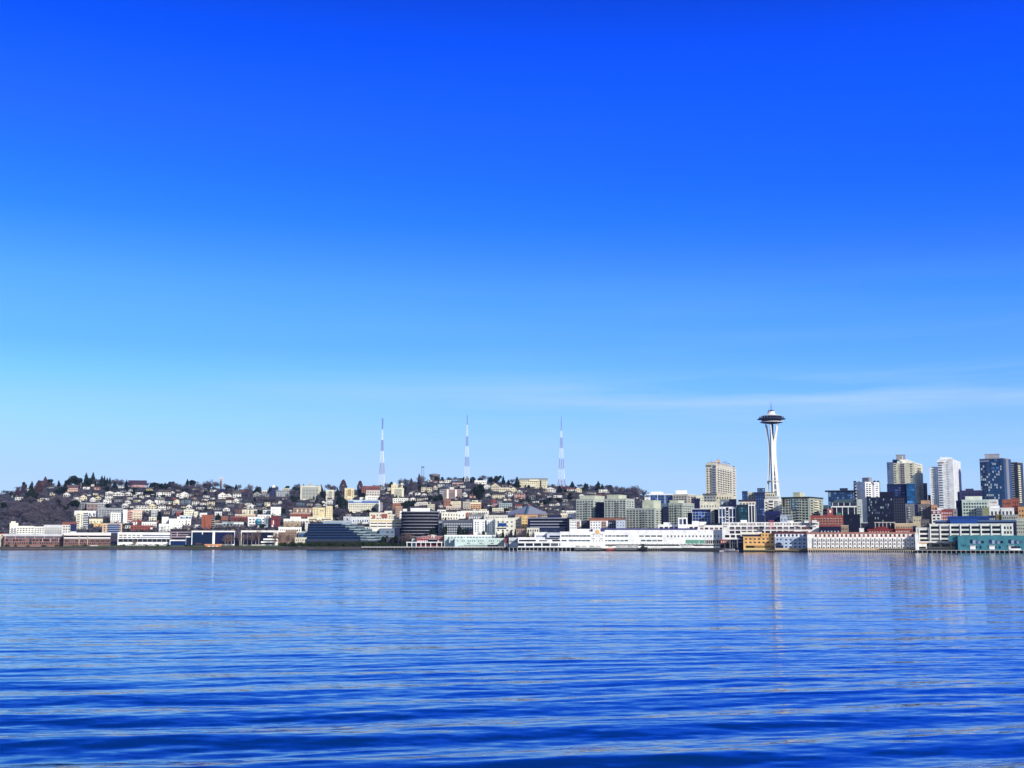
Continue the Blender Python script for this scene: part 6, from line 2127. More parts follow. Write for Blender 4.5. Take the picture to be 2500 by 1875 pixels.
def pier(label, k, X0, X1, Ydeck, Ybot, o, step, deckc='b4b4b0', pilec='6a6660', depth=34, dark='0a0a10', rail=None):
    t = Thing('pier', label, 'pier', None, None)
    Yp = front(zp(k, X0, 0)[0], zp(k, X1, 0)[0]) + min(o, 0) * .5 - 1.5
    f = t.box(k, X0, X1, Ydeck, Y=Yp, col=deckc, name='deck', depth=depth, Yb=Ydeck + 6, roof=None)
    f2 = t.box(k, X0, X1, Ydeck + 6, Y=Yp + 2.5, col=dark, name='under_deck_shade', depth=depth - 3, roof=None, rh=.2)  # near-black block painted as the shade under the deck
    n = min(96, int((X1 - X0) / step))
    for i in range(n):
        x = X0 + (X1 - X0) * (i + .5) / n
        u, z = f.uz(x, Ydeck + 6)
        c = f.O + f.u * u + f.n * .15
        panel('pile', t.root, t.o, (c.x, c.y, (z - 2.5) / 2), f.yaw, (.6, .6, z + 2.5), M(pilec))
    if rail:
        for i in range(rail):
            x = X0 + (X1 - X0) * (i + .5) / rail
            f.rect(x - 3, x + 3, Ydeck - 14, Ydeck, 'c4c8cc', 'rail_post', .0, .3)
        f.rect(X0 + 2, X1 - 2, Ydeck - 14, Ydeck - 11, 'c4c8cc', 'handrail', .05, .2)
    return t


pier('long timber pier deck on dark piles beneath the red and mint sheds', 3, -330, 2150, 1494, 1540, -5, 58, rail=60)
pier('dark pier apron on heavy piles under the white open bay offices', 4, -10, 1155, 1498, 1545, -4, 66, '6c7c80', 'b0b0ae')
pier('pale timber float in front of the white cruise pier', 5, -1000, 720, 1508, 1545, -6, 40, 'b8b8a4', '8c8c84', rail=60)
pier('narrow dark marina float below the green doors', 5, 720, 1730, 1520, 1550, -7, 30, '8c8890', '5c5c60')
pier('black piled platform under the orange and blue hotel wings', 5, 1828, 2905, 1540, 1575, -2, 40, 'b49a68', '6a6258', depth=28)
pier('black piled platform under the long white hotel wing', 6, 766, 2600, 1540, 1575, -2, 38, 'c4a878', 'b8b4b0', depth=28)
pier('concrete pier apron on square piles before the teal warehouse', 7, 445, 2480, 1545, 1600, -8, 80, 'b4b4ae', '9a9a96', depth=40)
for i in range(9):                       # broad pale pile caps of the concrete apron
    pass

# waterfront strip at the left: lawn and rip rap
def strip(name, X0, X1, o0, o1, z0, z1, h, kind='structure', rough=.95):
    pts = []
    for px in np.linspace(X0, X1, 40):
        th = azim(px)
        row = []
        for o_, z in ((o0, z0), ((o0 + o1) / 2, (z0 + z1) / 2), (o1, z1)):
            y = shoreY(px) + o_
            row.append((math.tan(th) * y, y, z))
        pts.append(row)
    ob = grid_obj(name, np.array(pts).transpose(1, 0, 2)[:, ::-1], wall_mat(h, rough, .45, .35))
    ob['kind'] = kind
    return ob


strip('lawn', 160, 690, 3.2, 24, 3.06, 4.6, '5a7038')
strip('beach', 0, 215, .2, 5, .9, 3.12, '9a8c84')
strip('embankment', 690, 980, .2, 6, .4, 3.14, '6a6258')
strip('embankment', 215, 690, .1, 3.6, .2, 3.14, '4a463c')

# ------------------------------------------------------------------ houses
HOUSES = '''
0 330 690 150 42 w f|0 600 772 150 82 c f|0 930 692 125 55 c g|0 790 700 180 34 w f|0 1130 642 100 72 w g|0 1290 682 95 52 w s|0 1400 702 112 90 c g|0 1270 772 165 82 w f|0 1560 722 92 72 w g|0 1830 682 112 60 w f|0 1660 690 84 58 c g|0 1800 752 122 62 w f|0 1850 602 135 52 w g|0 2010 622 170 62 w g|0 2160 622 92 64 w g|0 1620 612 82 54 c s|0 900 612 112 60 c s|0 1540 462 92 52 w s|0 1460 512 102 52 w h|0 1640 522 100 60 p s|0 2050 492 92 32 w f|0 590 512 52 34 w g|0 490 542 42 36 w g|0 230 652 64 44 c s|0 2100 822 105 72 w g|0 2160 742 82 42 w g|0 1990 722 122 60 g s|0 80 742 44 36 w g|0 1000 442 50 24 w s|0 870 492 80 34 g s|0 1420 610 90 46 g s|0 1700 640 80 50 t s|0 1930 690 70 44 t g|0 2080 560 80 40 g s|0 1110 560 60 36 t s
1 40 632 82 72 w g|1 200 602 112 60 w s|1 50 682 92 52 w s|1 250 672 62 50 w f|1 130 652 52 42 w f|1 180 732 112 62 c s|1 25 762 62 60 w g|1 380 542 92 56 y s|1 380 772 122 82 w g|1 610 642 225 108 w h 1|1 550 702 150 56 g f|1 550 767 152 72 w f|1 700 762 112 68 w s|1 840 772 122 88 c g|1 960 662 150 108 w g|1 850 642 52 58 w g|1 980 772 160 78 l f|1 1160 782 112 88 w h|1 1280 792 92 86 w s|1 1420 782 124 86 c h|1 1330 652 102 52 w s|1 1325 702 102 42 w s|1 1600 672 134 108 w g 4|1 1725 662 84 78 w g|1 1850 662 132 116 w s|1 1720 762 102 108 w s|1 1840 747 92 80 w g|1 1580 782 152 80 n s|1 1460 552 102 46 w s|1 1745 802 112 50 g s|1 2045 782 112 60 w s|1 2110 842 152 78 w g|1 260 852 182 62 w f|1 440 852 124 98 c g|1 590 862 122 70 w f|1 730 852 112 70 w s|1 970 832 94 50 c s|1 1050 852 92 84 w g|1 1240 852 122 60 w s|1 1520 862 124 60 g s|1 1670 882 112 60 w g|1 2170 642 92 62 g g|1 1140 522 72 38 w s|1 1090 632 62 32 w f|1 300 760 80 50 g s|1 800 860 80 44 g s|1 1900 700 70 50 g s|1 2010 720 60 40 l s|1 1130 680 70 44 t s|1 450 800 70 50 b s|1 800 700 70 50 r g|1 690 545 60 34 p s|1 1940 560 80 40 r s
2 60 642 122 86 g g|2 190 642 122 80 g g|2 222 802 92 74 c f|2 440 762 62 52 w g|2 60 782 122 50 l s|2 790 792 132 78 l h|2 935 792 90 56 c s|2 1160 792 122 80 w g|2 1075 812 102 62 g g|2 1280 715 70 50 w s|2 980 720 80 40 g s|2 560 620 70 40 t s|2 1440 680 60 40 g s|2 1700 640 60 44 c s|2 60 860 120 60 g s|2 140 760 70 40 l s|2 1590 955 90 40 w s|2 1760 960 110 50 l h|2 520 980 70 40 l s
3 500 612 64 50 w g|3 580 562 102 42 w s|3 620 612 92 66 w s|3 530 712 104 60 w g|3 750 692 74 50 w s|3 140 532 62 50 c f|3 830 372 62 40 w g|3 1030 402 102 48 w s|3 1120 402 104 42 w f|3 1130 502 102 80 l f|3 1375 482 92 52 w s|3 1420 642 74 88 w g|3 1550 662 92 88 p g|3 1460 532 102 48 g s|3 1810 642 84 60 w g|3 920 522 62 76 c g|3 1900 742 92 60 r g|3 2000 745 82 50 g h|3 1970 662 224 92 c s|3 1800 522 152 92 w g|3 1940 542 142 138 c g|3 1340 372 82 42 g s|3 725 552 86 80 c f|3 822 562 82 84 c f|3 1020 492 104 66 w f|3 660 700 90 54 c s|3 840 612 74 32 g g|3 930 400 70 40 p s|3 740 420 60 40 g s|3 1660 560 70 50 g s|3 1250 480 70 44 t s|3 2140 640 100 60 w f|3 2150 590 80 50 c s|3 1310 640 60 40 g s|3 760 730 80 40 t s|3 1560 560 60 40 b s|3 1700 820 90 50 g s|3 450 600 60 40 g s|3 2090 480 90 44 g s|3 1240 790 80 44 r s
4 90 562 102 88 c g|4 22 562 62 72 c f|4 50 652 122 70 w f|4 200 672 172 88 p f|4 150 722 92 52 w s|4 430 692 82 78 g f|4 520 612 62 42 w g|4 725 562 164 88 w g 2|4 470 742 102 50 w s|4 590 762 82 70 c s|4 840 662 152 48 w f|4 960 722 84 60 w s|4 745 792 104 50 w s|4 1060 542 112 50 w s 4|4 1190 562 112 80 c g 2|4 1330 532 64 50 w s|4 1620 572 184 56 w f|4 1700 542 62 32 w f|4 1240 642 92 48 w g|4 180 832 102 58 w s 4|4 40 872 64 52 c s|4 1440 592 92 32 c s|4 840 792 64 50 w g|4 970 782 112 44 g s|4 640 560 80 46 t s|4 900 560 70 40 b s|4 560 690 70 44 g s|4 700 650 70 40 w s|4 800 720 70 44 b s|4 1100 700 80 50 g s|4 1000 610 80 44 t s|4 680 850 90 44 c s|4 1050 830 90 44 g s|4 820 870 80 44 g s|4 380 640 60 40 g f|4 60 470 70 34 w s|4 1360 590 70 36 g s|4 500 560 70 36 l s|4 1560 610 80 30 r s
5 30 672 84 34 w s|5 90 700 60 30 g s
'''
for line in HOUSES.strip().splitlines():
    for r_ in line.split('|'):
        w_ = r_.split()
        house(int(w_[0]), float(w_[1]), float(w_[2]), float(w_[3]), float(w_[4]), w_[5], w_[6], int(w_[7]) if len(w_) > 7 else None)

# ------------------------------------------------------------------ trees that can be told apart on the skyline and slope: kind X top base width
TREES = '''
0 D100,530,600,110 C195,545,592,46 D330,460,560,120 K400,450,565,54 C530,375,560,80 K650,378,645,112 C690,375,480,40 K760,310,465,56 D850,400,475,120 C990,360,452,52 C1100,400,475,50 E1210,290,455,120 E1290,325,450,90 C1450,232,475,100 C1565,232,430,92 E1510,330,480,120 D1640,330,430,90 C1715,285,450,84 C1760,285,430,56 C1805,320,460,66 C1850,310,455,56 D1895,350,455,80 C1935,385,525,88 D2060,370,485,150 C2130,350,515,66 D2190,360,485,80 E540,545,700,160 E1040,480,600,160 C990,700,885,180 C240,600,660,50 D700,560,690,130 D1380,520,640,90 K290,520,620,60
1 C110,500,615,60 D340,400,470,70 C400,400,485,40 E470,400,500,120 D545,405,500,90 C640,405,525,110 D820,400,565,150 C765,405,485,40 C1015,345,525,80 D960,430,545,150 D1100,430,555,90 D1240,395,640,185 D1380,360,530,145 D1700,425,525,140 E1740,460,545,100 C1840,430,525,60 D1895,430,505,60 D2070,420,640,104 C2190,480,565,60 C550,890,1042,100 C1540,920,1048,110 D338,880,1010,150 E380,540,630,180 D690,620,700,130 D20,380,470,80 D1540,540,640,90
2 C60,480,575,90 C260,465,570,40 D680,500,650,140 D745,470,565,90 E680,640,765,140 E1175,540,695,90 C1410,490,625,70 K1505,365,605,104 K1790,378,605,84 D1340,455,545,90 E1480,640,860,130 D540,650,890,140 D1440,810,1010,200 D330,640,760,150 E1150,730,800,60 D620,690,860,110
3 D90,400,525,70 C145,425,505,50 D350,340,485,100 D420,330,465,110 C510,325,445,70 D545,360,505,120 C645,250,425,70 D685,275,475,130 E950,300,385,66 E1035,310,375,60 D1160,320,385,100 C1400,300,365,60 C1455,290,365,60 C1520,315,395,50 C1580,320,385,40 D1730,275,375,110 C1870,295,375,50 C1835,320,385,60 E1960,285,425,110 C2065,290,435,70 C2150,355,435,60 E475,705,858,170 E1640,430,705,160 E830,620,725,80 E970,600,770,100 D540,440,600,120 D60,620,860,170 D130,580,820,120 D960,700,850,150 D1740,700,850,150 D1260,300,380,60 D1600,390,600,120
4 C155,305,475,110 C15,355,445,50 C240,360,445,30 C310,360,435,30 C355,365,425,30 C1085,380,475,80 D1215,430,485,100 C1305,405,545,90 C1525,375,525,100 C1590,420,515,60 D1420,440,545,100 D1670,430,485,110 D1850,440,610,160 D1950,460,610,150 D2050,470,630,160 D2160,465,630,150 C330,640,725,90 E860,660,745,100 E1050,580,705,110 E640,700,795,110 D320,520,640,120 D560,580,700,130 D760,420,520,80 D1140,600,720,110 C870,450,560,90 D400,560,660,90 D1760,470,600,120
5 D70,460,690,190 C225,570,655,50 D150,520,650,90
'''
for line in TREES.strip().splitlines():
    w_ = line.split()
    for r_ in w_[1:]:
        q_ = [float(v) for v in r_[1:].split(',')]
        tree(r_[0], int(w_[0]), q_[0], q_[1] - 4, q_[2] + 6, q_[3] * (1.3 if r_[0] in 'DE' else 1.15))
tree('P', 0, 1363, 322, 492, 56, label='thin tree with bare trunk and mop top on the crest')
# wooded bluff at the far left
for i in range(74):
    X = rnd.uniform(-30, 1240)
    lo = 1090 if X < 1100 else 1000
    Yb_ = rnd.uniform(760, lo)
    if X < 450 and Yb_ < 800:
        continue
    h_ = rnd.uniform(120, 200)
    kd = 'D' if rnd.random() < .84 else ('E' if rnd.random() < .6 else 'C')
    tree(kd, 0, X, Yb_ - h_, Yb_, h_ * rnd.uniform(.85, 1.2), label=KINDS[kd][1] + ' inside the wooded bluff above the brick waterfront offices')['group'] = 'trees of the wooded bluff'
# trees between the houses
def covers(px, row, w2, hh, allow):
    for (a, b, c, d) in HOUSE_BOX + BLD_BOX:
        if a - w2 * .7 < px < b + w2 * .7 and row > d - .5 and d - (row - hh) > allow * (d - c):
            return True
    return False


# further small houses of the slope, set only where nothing stands yet
made = tries = 0
while made < 105 and tries < 16000:
    tries += 1
    k = rnd.choice([0, 1, 1, 1, 2, 2, 3, 3, 4])
    X, Yb_ = rnd.uniform(0, 2200), rnd.uniform(540, 1215)
    if (k == 0 and X < 1300) or (k == 4 and X > 1130) or (k == 1 and X > 1930 and Yb_ < 760) or (k == 2 and X < 390 and Yb_ < 760):
        continue
    big = Yb_ > 900
    W_ = rnd.uniform(70, 130) if big else rnd.uniform(48, 90)
    H_ = W_ * rnd.uniform(.42, .68)
    px, row = zp(k, X, Yb_)
    if row < interp(px, CREST_ROW) + 6 or row > 1298:
        continue
    a_, b_, c_, d_ = px - W_ * ZS / 2, px + W_ * ZS / 2, row - H_ * ZS, row
    if any(a < b_ + 1 and b > a_ - 1 and c < d_ + 1 and d > c_ - 1 for a, b, c, d in HOUSE_BOX + BLD_BOX):
        continue
    house(k, X, Yb_, W_, H_, rnd.choice('wwwwccgttbr' if big else 'wwwccgggtlb'), rnd.choice('fffs' if big else 'ggss'))
    made += 1
# trees between the houses
made = tries = 0
while made < 300 and tries < 20000:
    tries += 1
    k = rnd.choice([0, 0, 1, 1, 1, 2, 2, 2, 3, 3, 3, 4, 4])
    X, Yb_ = rnd.uniform(0, 2200), rnd.uniform(480, 1010) if rnd.random() < .85 else rnd.uniform(1000, 1260)
    if k == 0 and X < 1250:
        continue
    if k == 4 and X > 1150:
        continue
    if (k == 1 and X > 1950 and 660 < Yb_ < 740) or (k == 2 and X < 370 and 660 < Yb_ < 740):
        continue
    px, row = zp(k, X, Yb_)
    if row < interp(px, CREST_ROW) + 2 or row > 1300:
        continue
    h_ = rnd.uniform(60, 125)
    w_ = h_ * rnd.uniform(.65, 1.1)
    if covers(px, row, w_ * ZS / 2, h_ * ZS, .42):
        continue
    q_ = rnd.random()
    tree('D' if q_ < .40 else ('E' if q_ < .8 else 'C'), k, X, Yb_ - h_, Yb_, w_ * (.7 if q_ >= .8 else 1))
    made += 1

# scrub and low growth that covers the slope between the houses
def undergrowth(name, n, mat, seed, lo, hi):
    g = np.random.default_rng(seed)
    vs, fs = [], []
    while len(fs) < n * 7:
        px = g.uniform(-700, 1720)
        Y = g.uniform(Y_FOOT + 40, Y_CREST + 60)
        th = azim(px)
        x0, y0 = math.tan(th) * Y, Y
        z0 = ground(px, Y)
        h = g.uniform(lo, hi)
        for _ in range(7):
            p = np.array([x0 + g.normal(0, h * .5), y0 + g.normal(0, h * .5), z0 + abs(g.normal(0, h * .45)) + .3])
            a, b = g.normal(size=3), g.normal(size=3)
            a, b = a / np.linalg.norm(a) * h * .45, b / np.linalg.norm(b) * h * .45
            k = len(vs)
            vs += [p - a, p + a, p + b]
            fs.append((k, k + 1, k + 2))
    me = bpy.data.meshes.new(name)
    me.from_pydata([tuple(map(float, v)) for v in vs], [], fs)
    me.materials.append(mat)
    o = bpy.data.objects.new(name, me)
    COL.objects.link(o)
    o['kind'] = 'stuff'
    o['label'] = 'leafless scrub covering the ground between the hillside houses' if 'scrub' in name else 'dark evergreen undergrowth between the hillside houses'


undergrowth('scrub', 9800, MAT_BARE, 5, 2.2, 4.8)
undergrowth('undergrowth', 4600, MAT_EVERGREEN, 6, 2.0, 4.2)
# the belt of trees along the crest, behind the topmost houses
for i in range(58):
    px = rnd.uniform(8, 1545)
    if 835 < px < 880 or 1020 < px < 1085:
        continue
    k = max(q for q in range(6) if ZX[q] <= px + 40)
    cr_ = interp(px, CREST_ROW)
    h_ = rnd.uniform(75, 150) * (1.0 if px < 900 else .75)
    Yb_ = (cr_ - 1120) / ZS + 8
    q_ = rnd.random()
    kd = 'D' if q_ < .42 else ('E' if q_ < .78 else 'C')
    tree(kd, k, (px - ZX[k]) / ZS, Yb_ - h_, Yb_, h_ * (rnd.uniform(.8, 1.2) if kd != 'C' else .55), Y=Y_CREST + rnd.uniform(5, 60))
# waterfront trees
for i, (k, X, Yt_, Yb_, W) in enumerate(((1, 1655, 1270, 1470, 130), (1, 1700, 1250, 1470, 120), (1, 1760, 1260, 1475, 110), (1, 1900, 1200, 1450, 80), (1, 1960, 1240, 1460, 60), (1, 2030, 1235, 1465, 70), (1, 2105, 1230, 1460, 80), (1, 2170, 1225, 1460, 80),
                                         (2, 30, 1220, 1460, 70), (2, 80, 1180, 1460, 80), (2, 350, 1200, 1480, 120), (2, 430, 1230, 1470, 110), (2, 560, 1240, 1420, 130), (2, 620, 1270, 1420, 110))):
    tree('B', k, X, Yt_, Yb_, W * 1.35, o=14 + (i % 3) * 4)
tree('Q', 3, 450, 1232, 1440, 285, o=20, label='spreading pinkish leafless tree before the round black offices')
tree('Q', 1, 130, 1370, 1480, 90, o=14, label='small rust red leafless tree on the lawn by parked cars')
tree('Q', 1, 1215, 1410, 1480, 130, o=12, label='low reddish leafless tree in front of the stepped blue glass')
for X, Yt_, Yb_, W, l in ((1080, 1130, 1290, 125, 'dark green tree against the dark grey apartments'), (1350, 1130, 1290, 125, 'bright green tree in the middle of the dark grey apartments front'), (865, 1165, 1300, 140, 'dark tree overlapping the round black offices'), (1440, 1170, 1290, 80, 'lesser green tree beside the bright green tree')):
    tree('E', 3, X, Yt_, Yb_, W, o=56, label=l)
for X, Yt_, W, kd in ((50, 1300, 130, 'E'), (150, 1285, 120, 'D'), (250, 1305, 120, 'E'), (330, 1330, 90, 'D')):
    tree(kd, 3, X, Yt_, 1485, W, o=30)
for i, X in enumerate((1650, 1720, 1960, 2040, 2120, 2190)):
    tree('E' if i % 2 else 'D', 3, X, 1215, 1300, 70, o=55)
for i, X in enumerate((30, 120, 210, 270, 340, 420, 640)):
    tree('C' if i % 3 == 1 else 'D', 4, X, 1190, 1290, 80, o=52)
tree('Q', 8, 545, 1090, 1190, 110, o=104, label='bare tree by the cream gable shed next to the black glass flats')
tree('D', 8, 760, 1075, 1190, 110, o=106, label='bare tree below the grey brown flats behind the garage')
for xx, yy in ((1570, 375), (1640, 385), (1900, 372), (1960, 372)):
    px, row = zp(6, xx, yy + 25)
    Yq = shoreY(px) + 338
    m_ = ZS * Yq / F
    s_ = bpy.data.objects.new('roof_shrub', SHRUBS[0])
    COL.objects.link(s_)
    p_ = at(px, row, Yq)
    s_.location = p_
    s_.scale = (55 * m_, 40 * m_, 36 * m_)
    tag(s_, 'dark shrub on the roof edge of the white planted roof tower', 'shrub', 'shrubs on the white tower roof')


def shrub(k, X, Yt, Yb, W, o, label, grp):
    px, row = zp(k, X, Yb)
    Y = shoreY(px) + o
    m = ZS * Y / F
    s = bpy.data.objects.new('shrub', rnd.choice(SHRUBS))
    COL.objects.link(s)
    p = at(px, row, Y)
    s.location = (p.x, p.y, ground(px, Y) - .2)
    s.rotation_euler = (0, 0, rnd.uniform(0, 6.28))
    s.scale = (W * m, W * m * .8, (Yb - Yt) * m * 1.05)
    tag(s, label, 'shrub', grp)


for i in range(46):
    X = 440 + i * 40 + rnd.uniform(-14, 14)
    h_ = rnd.uniform(60, 115)
    shrub(2, X, 1490 - h_, 1492, rnd.uniform(80, 140), rnd.uniform(12, 24), 'dark green shrub in the shore hedge before the dark blue terraces', 'shore shrubs before the terraces')
for i, X in enumerate((120, 260, 470, 720, 760, 960, 1240, 1300, 1400, 1440, 1900, 2000, 2040, 2090)):
    h_ = rnd.uniform(35, 70)
    shrub(0, X, 1490 - h_, 1492, rnd.uniform(60, 100), 14, 'low dark shrub on the bank below the pink brick offices', 'bank shrubs below the brick offices')
for i, X in enumerate((330, 520, 700, 1000, 1080, 1350, 1850, 1880)):
    h_ = rnd.uniform(30, 60)
    shrub(1, X, 1480 - h_, 1482, rnd.uniform(50, 90), 10, 'low shrub on the shore lawn by the white and glass offices', 'lawn shrubs by the offices')
for i in range(10):
    X = -160 + i * 60
    shrub(3, X, 1400 + (i % 3) * 15, 1492, 120, 18, 'olive shrub under the pinkish leafless tree by the quay', 'quay shrubs by the pinkish tree')

# ------------------------------------------------------------------ hut, cars, van, boats
t = Thing('hut', 'orange roofed hut with cream doors on the shore lawn', 'hut')
f = t.box(1, 1325, 1590, 1455, o=6, col='c8703c', roof='d88a48', rh=1.6, over=1.2, depth=7)
f.grid(1350, 1550, 1468, 1498, 3, 1, .6, .9, 'e8dcc4', 'door')


def car_proto(body):
    e = bpy.data.objects.new('parked_car', None)
    COL.objects.link(e)
    prof = [(-2.2, .35), (2.2, .35), (2.25, .8), (1.5, .95), (.8, 1.42), (-1.1, 1.45), (-1.8, .98), (-2.25, .85)]
    n = len(prof)
    vs = [(x, y, z) for y in (-.85, .85) for x, z in prof]
    fs = [tuple(range(n)), tuple(range(2 * n - 1, n - 1, -1))] + [(i, n + i, n + (i + 1) % n, (i + 1) % n) for i in range(n)]
    mesh_obj('body', vs, fs, M(body), e)
    mesh_obj('side_window', [(x, -.87, z) for x, z in ((-1.5, 1.0), (1.25, 1.0), (.75, 1.36), (-1.05, 1.38))], [(0, 1, 2, 3)], M(GL), e)
    for x in (-1.35, 1.35):
        w = lathe('wheel', [(.34, -.11), (.34, .11)], '101012', e, (x, -.78, .34), 12)
        w.rotation_euler = (R(90), 0, 0)
    return e


CARS = {c: None for c in ('white', 'silver', 'dark grey', 'red')}
CARH = {'white': 'eeeeee', 'silver': 'a8acb0', 'dark grey': '2c2e34', 'red': '9a2a24'}
for i, X in enumerate((20, 62, 108, 178, 222, 300, 340, 400, 440, 482, 560, 640)):
    c = ('white', 'silver', 'dark grey', 'white', 'silver', 'red', 'white', 'silver', 'white', 'dark grey', 'white', 'silver')[i]
    if CARS[c] is None:
        e = CARS[c] = car_proto(CARH[c])
    else:
        e = CARS[c].copy()
        COL.objects.link(e)
        for ch in CARS[c].children:
            q = ch.copy()
            COL.objects.link(q)
            q.parent = e
    px, row = zp(1, X, 1480)
    Y = shoreY(px) + (30 if i % 2 else 26)
    p = at(px, row, Y)
    e.location = (p.x, p.y, ground(px, Y) + (1.65 if px > 160 else .02))
    e.rotation_euler = (0, 0, -azim(px) + rnd.choice((0, math.pi)) * 0 + rnd.uniform(-.2, .2))
    tag(e, '', 'car', 'cars parked below the white ribbon window offices')
    AUTO.append((e, 'car' + c, c + ' car parked below the white offices', '', px, row, 'car'))
t = Thing('bus', 'long white bus parked below the two banded brick offices', 'bus')
f = t.box(0, 1525, 1650, 1466, o=22, col='eeeeee', name='body', depth=2.6, roof='f4f4f4', rh=.3, over=.05, shift=-8)
f.grid(1532, 1645, 1470, 1482, 7, 1, .85, .9, GL)
for x in (1548, 1625):
    f.rect(x - 7, x + 7, 1489, 1502, '101014', 'wheel', .1, .4)


def boat_proto(hull, cabin, L, mast):
    e = bpy.data.objects.new('boat', None)
    COL.objects.link(e)
    st = [(-.5, .30, .12), (-.2, .36, .1), (.2, .32, .11), (.42, .16, .16), (.5, .01, .2)]
    vs, fs = [], []
    for x, b, z in st:
        vs += [(x * L, -b * L * .45, z * L * .8), (x * L, -b * L * .25, -.3), (x * L, b * L * .25, -.3), (x * L, b * L * .45, z * L * .8)]
    for i in range(len(st) - 1):
        for j in range(4):
            fs.append((4 * i + j, 4 * i + (j + 1) % 4, 4 * i + 4 + (j + 1) % 4, 4 * i + 4 + j))
    fs += [(3, 2, 1, 0), (16, 17, 18, 19)]
    mesh_obj('hull', vs, fs, M(hull), e)
    c = mesh_obj('cabin', [(x * L, y * L, z * L) for z, s in ((.06, 1), (.2, .82)) for x, y in ((-.3 * s, -.11 * s), (.18 * s, -.11 * s), (.18 * s, .11 * s), (-.3 * s, .11 * s))], [(0, 1, 5, 4), (1, 2, 6, 5), (2, 3, 7, 6), (3, 0, 4, 7), (4, 5, 6, 7)], M(cabin), e)
    mesh_obj('cabin_window', [(x * L, -.112 * L, z * L) for x, z in ((-.24, .12), (.13, .12), (.12, .165), (-.22, .165))], [(0, 1, 2, 3)], M(GL), e)
    if mast:
        lathe('mast', [(.09, .1), (.05, L * mast)], 'd8dce0', e, (0, 0, 0), 6)
    return e


BOATS = [(1070, 12, '4a3c7c', 'dcdce8', .9, 'purple hulled'), (1120, 10, 'e8e8ec', 'c8ccd8', 0, 'white'), (1165, 12, 'e4e4ea', '5c5490', .8, 'white purple cabined'), (1215, 11, '3c4474', 'e8e8ee', 0, 'navy hulled'), (1262, 12, '8c5c6c', 'e4dcdc', 1.0, 'maroon hulled'),
         (1310, 10, 'ececf0', 'b8bccc', 0, 'plain white'), (1355, 12, '50468c', 'e0e0e8', .9, 'violet hulled'), (1405, 11, 'e6e6ea', '3c3c64', .8, 'white dark cabined'), (1455, 12, '2c3464', 'd8d8e0', 0, 'dark blue'), (1510, 10, 'e8e8ec', '9c6c74', .9, 'white red cabined'), (1570, 11, 'dcdce4', 'dcdce4', 0, 'pale grey'), (1640, 11, '7c7484', 'd4d4dc', .8, 'mauve hulled')]
for X, Ln, hu, ca, ma, cn in BOATS:
    e = boat_proto(hu, ca, Ln, ma)
    px, row = zp(5, X, 1535)
    Y = front(px - 8, px + 8) - 12 - (X % 3) * 2
    e.location = (math.tan(azim(px)) * Y, Y, .35)
    e.rotation_euler = (0, 0, -azim(px) + rnd.uniform(-.5, .5) + (math.pi if X % 2 else 0))
    tag(e, cn + ' boat moored at the marina float below the green doors', 'boat', 'boats moored at the marina float')
t = Thing('marina_office', 'red walled marina office between the white pier and orange hotel', 'building')
yb = front(zp(5, 1440, 0)[0], zp(5, 1600, 0)[0]) + 12
f = t.box(5, 1438, 1602, 1372, Y=yb, col='8c3034', roof='b04a48', rh=.8, depth=9)
f.grid(1448, 1595, 1385, 1420, 5, 1, .5, .8, 'd8c8c4')
f.rect(1440, 1600, 1434, 1500, '2a2430', 'undercroft', .1)
t = Thing('marina_shed', 'grey white framed boat shed next to the orange hotel end', 'building')
f = t.box(5, 1606, 1728, 1366, Y=yb + 3, col='5a4c54', roof='d4d0d0', rh=.5, depth=9)
f.piers(1612, 1720, 1368, 1500, 4, .22, 'd4d0cc')
f.rect(1608, 1726, 1418, 1428, 'd4d0cc', 'cross_beam', .5)
t = Thing('yacht', 'long white motor yacht moored by the pale timber float', 'boat')
yb = front(zp(5, 735, 0)[0], zp(5, 1035, 0)[0]) - 12
f = t.box(5, 735, 1035, 1480, Y=yb, col='eeeeee', name='hull', depth=6, roof=None, Yb=1535)
f.rect(800, 1020, 1500, 1508, '3a4450', 'hull_stripe', .1)
t.box(5, 760, 980, 1460, Y=yb + 1, Yb=1482, col='f0f0f0', name='deckhouse', depth=4, roof='f4f4f4', rh=.3).grid(770, 975, 1464, 1478, 6, 1, .8, .8, GL)
t.box(5, 745, 770, 1448, Y=yb + 1, Yb=1462, col='e4e4e4', name='flybridge', depth=3, roof=None)
t = Thing('work_boat', 'black work boat with crane frame at the timber float', 'boat')
f = t.box(5, 92, 215, 1490, Y=yb - 2, col='1a2428', name='hull', depth=6, roof=None, Yb=1542)
t.box(5, 110, 160, 1440, Y=yb - 1, Yb=1492, col='26343a', name='wheelhouse', depth=3, roof='141c20', rh=.3)
for x in (98, 172, 205):
    f.rect(x, x + 5, 1412, 1490, '141c20', 'crane_post', -.4, .5)
t = Thing('patrol_boat', 'white dark topped speedboat lifted at the teal warehouse corner', 'boat')
yb = front(zp(8, 2000, 0)[0], zp(8, 2165, 0)[0]) - 4
f = t.box(8, 2000, 2165, 1545, Y=yb, col='eeeeee', name='hull', depth=4, roof=None, Yb=1570)
t.box(8, 2020, 2110, 1515, Y=yb + 1, Yb=1547, col='20283c', name='cabin', depth=3, roof=None)
t = Thing('fishing_boat', 'red hulled boat moored before the white cruise pier', 'boat')
yb = front(zp(4, 1660, 0)[0], zp(4, 1800, 0)[0]) - 13
f = t.box(4, 1660, 1800, 1512, Y=yb, col='a03a30', name='hull', depth=5, roof=None, Yb=1548)
t.box(4, 1690, 1760, 1480, Y=yb + 1, Yb=1514, col='ded8d0', name='cabin', depth=3, roof='b04438', rh=.3)
f.rect(1700, 1703, 1420, 1512, 'c8c8c8', 'mast', -.5, .3)
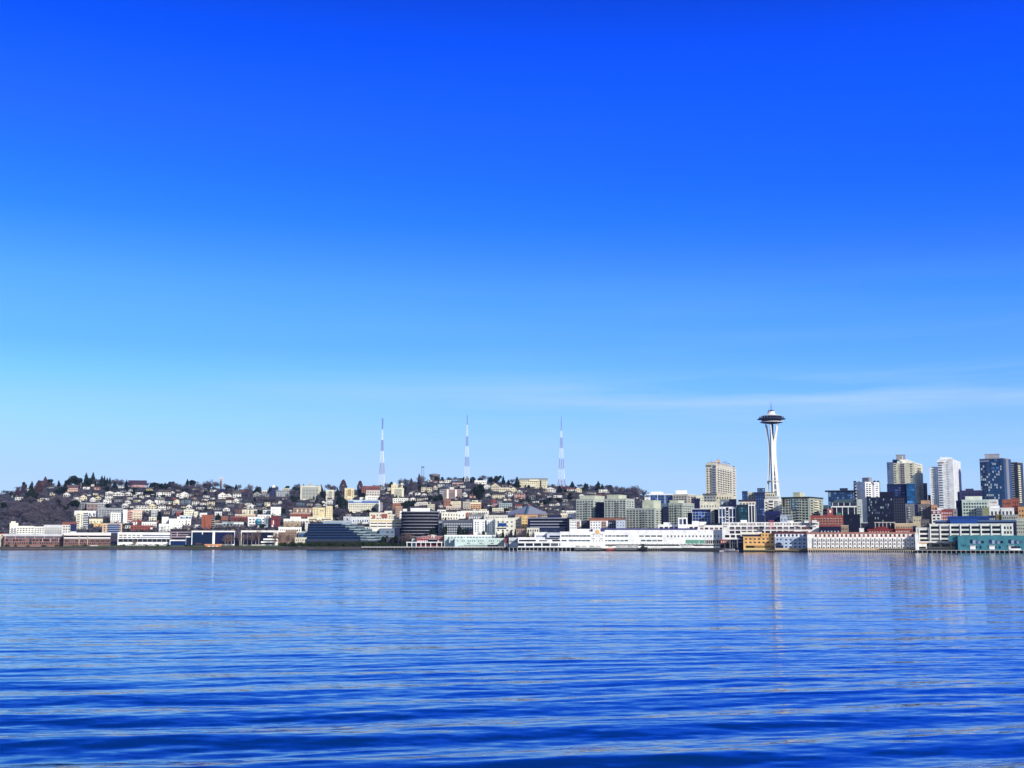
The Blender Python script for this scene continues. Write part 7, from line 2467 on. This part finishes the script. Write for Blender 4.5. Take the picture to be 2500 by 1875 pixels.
for i, (k, X, c_, n_) in enumerate(((4, 1180, 'cfd4cc', 'pale'), (4, 1290, 'e8e8e4', 'white'), (4, 1420, 'd8d4c0', 'cream'), (4, 1525, 'ecece8', 'bright white'), (4, 1870, 'd4d8d8', 'light grey'), (4, 1960, 'e4e0dc', 'off white'), (4, 2060, 'c8ccd0', 'grey'), (4, 2150, 'e8e6e0', 'ivory'))):
    t = Thing('moored_boat', n_ + ' covered boat berthed along the cruise pier awning', 'boat', 'covered boats along the cruise pier')
    yb = front(zp(k, X - 52, 0)[0], zp(k, X + 52, 0)[0]) - 9
    f = t.box(k, X - 52, X + 52, 1500, Y=yb, col='5c6468', name='hull', depth=5, roof=None, Yb=1542)
    t.box(k, X - 44, X + 44, 1466, Y=yb + 1, Yb=1502, col=c_, name='cover', depth=4, roof=c_, rh=.4, over=.3).grid(X - 36, X + 36, 1474, 1490, 3, 1, .6, .6, GL)


# ------------------------------------------------------------------ labels for the houses, trees and cars, once all landmarks are known
ORD = ['first', 'second', 'third', 'fourth', 'fifth', 'sixth', 'seventh', 'eighth', 'ninth', 'tenth', 'eleventh', 'twelfth', 'thirteenth', 'fourteenth', 'fifteenth', 'sixteenth', 'seventeenth', 'eighteenth', 'nineteenth', 'twentieth']
ORD += ['twenty ' + o for o in ORD[:9]] + ['thirtieth'] + ['thirty ' + o for o in ORD[:9]]


def write_labels():
    groups = {}
    for e, cls, look, tail, px, row, cat in AUTO:
        if cat == 'car':
            groups.setdefault((cls, look, None), []).append((px, e))
            continue
        ls = sorted(LANDMARKS, key=lambda l: (l[1] - px) ** 2 + (1.6 * (l[2] - row)) ** 2)
        A = ls[0]
        dx, dy = px - A[1], row - A[2]
        best, B = -9, ls[1]
        for l in ls[1:14]:
            ex, ey = l[1] - A[1], l[2] - A[2]
            c = (dx * ex + dy * ey) / (math.hypot(dx, dy) * math.hypot(ex, ey) + 1e-6)
            if c > best:
                best, B = c, l
        key = (look if cls == 'house' else cls, A[0], B[0])
        groups.setdefault(key, []).append((math.hypot(dx, dy), e, look, tail, cls))
    for key, items in groups.items():
        items.sort(key=lambda i: i[0])
        for n, it in enumerate(items):
            e = it[1]
            if key[2] is None:
                e['label'] = f"{key[1]}, {ORD[n]} one from the water tower end".replace('water tower end', 'brick offices end')
                continue
            _, e, look, tail, cls = it
            A, B = key[1], key[2]
            if cls == 'house':
                e['label'] = f"{look} house, {ORD[n]} from {A} toward {B}"
                e['category'] = 'house'
                e['group'] = 'houses on the hillside'
            else:
                e['label'] = f"{look}, {ORD[n]} from {A} toward {B}"
            if len(e['label'].split()) > 16:
                e['label'] = e['label'].replace('bare purple brown', 'bare brown').replace(' toward ', ' to ')


write_labels()
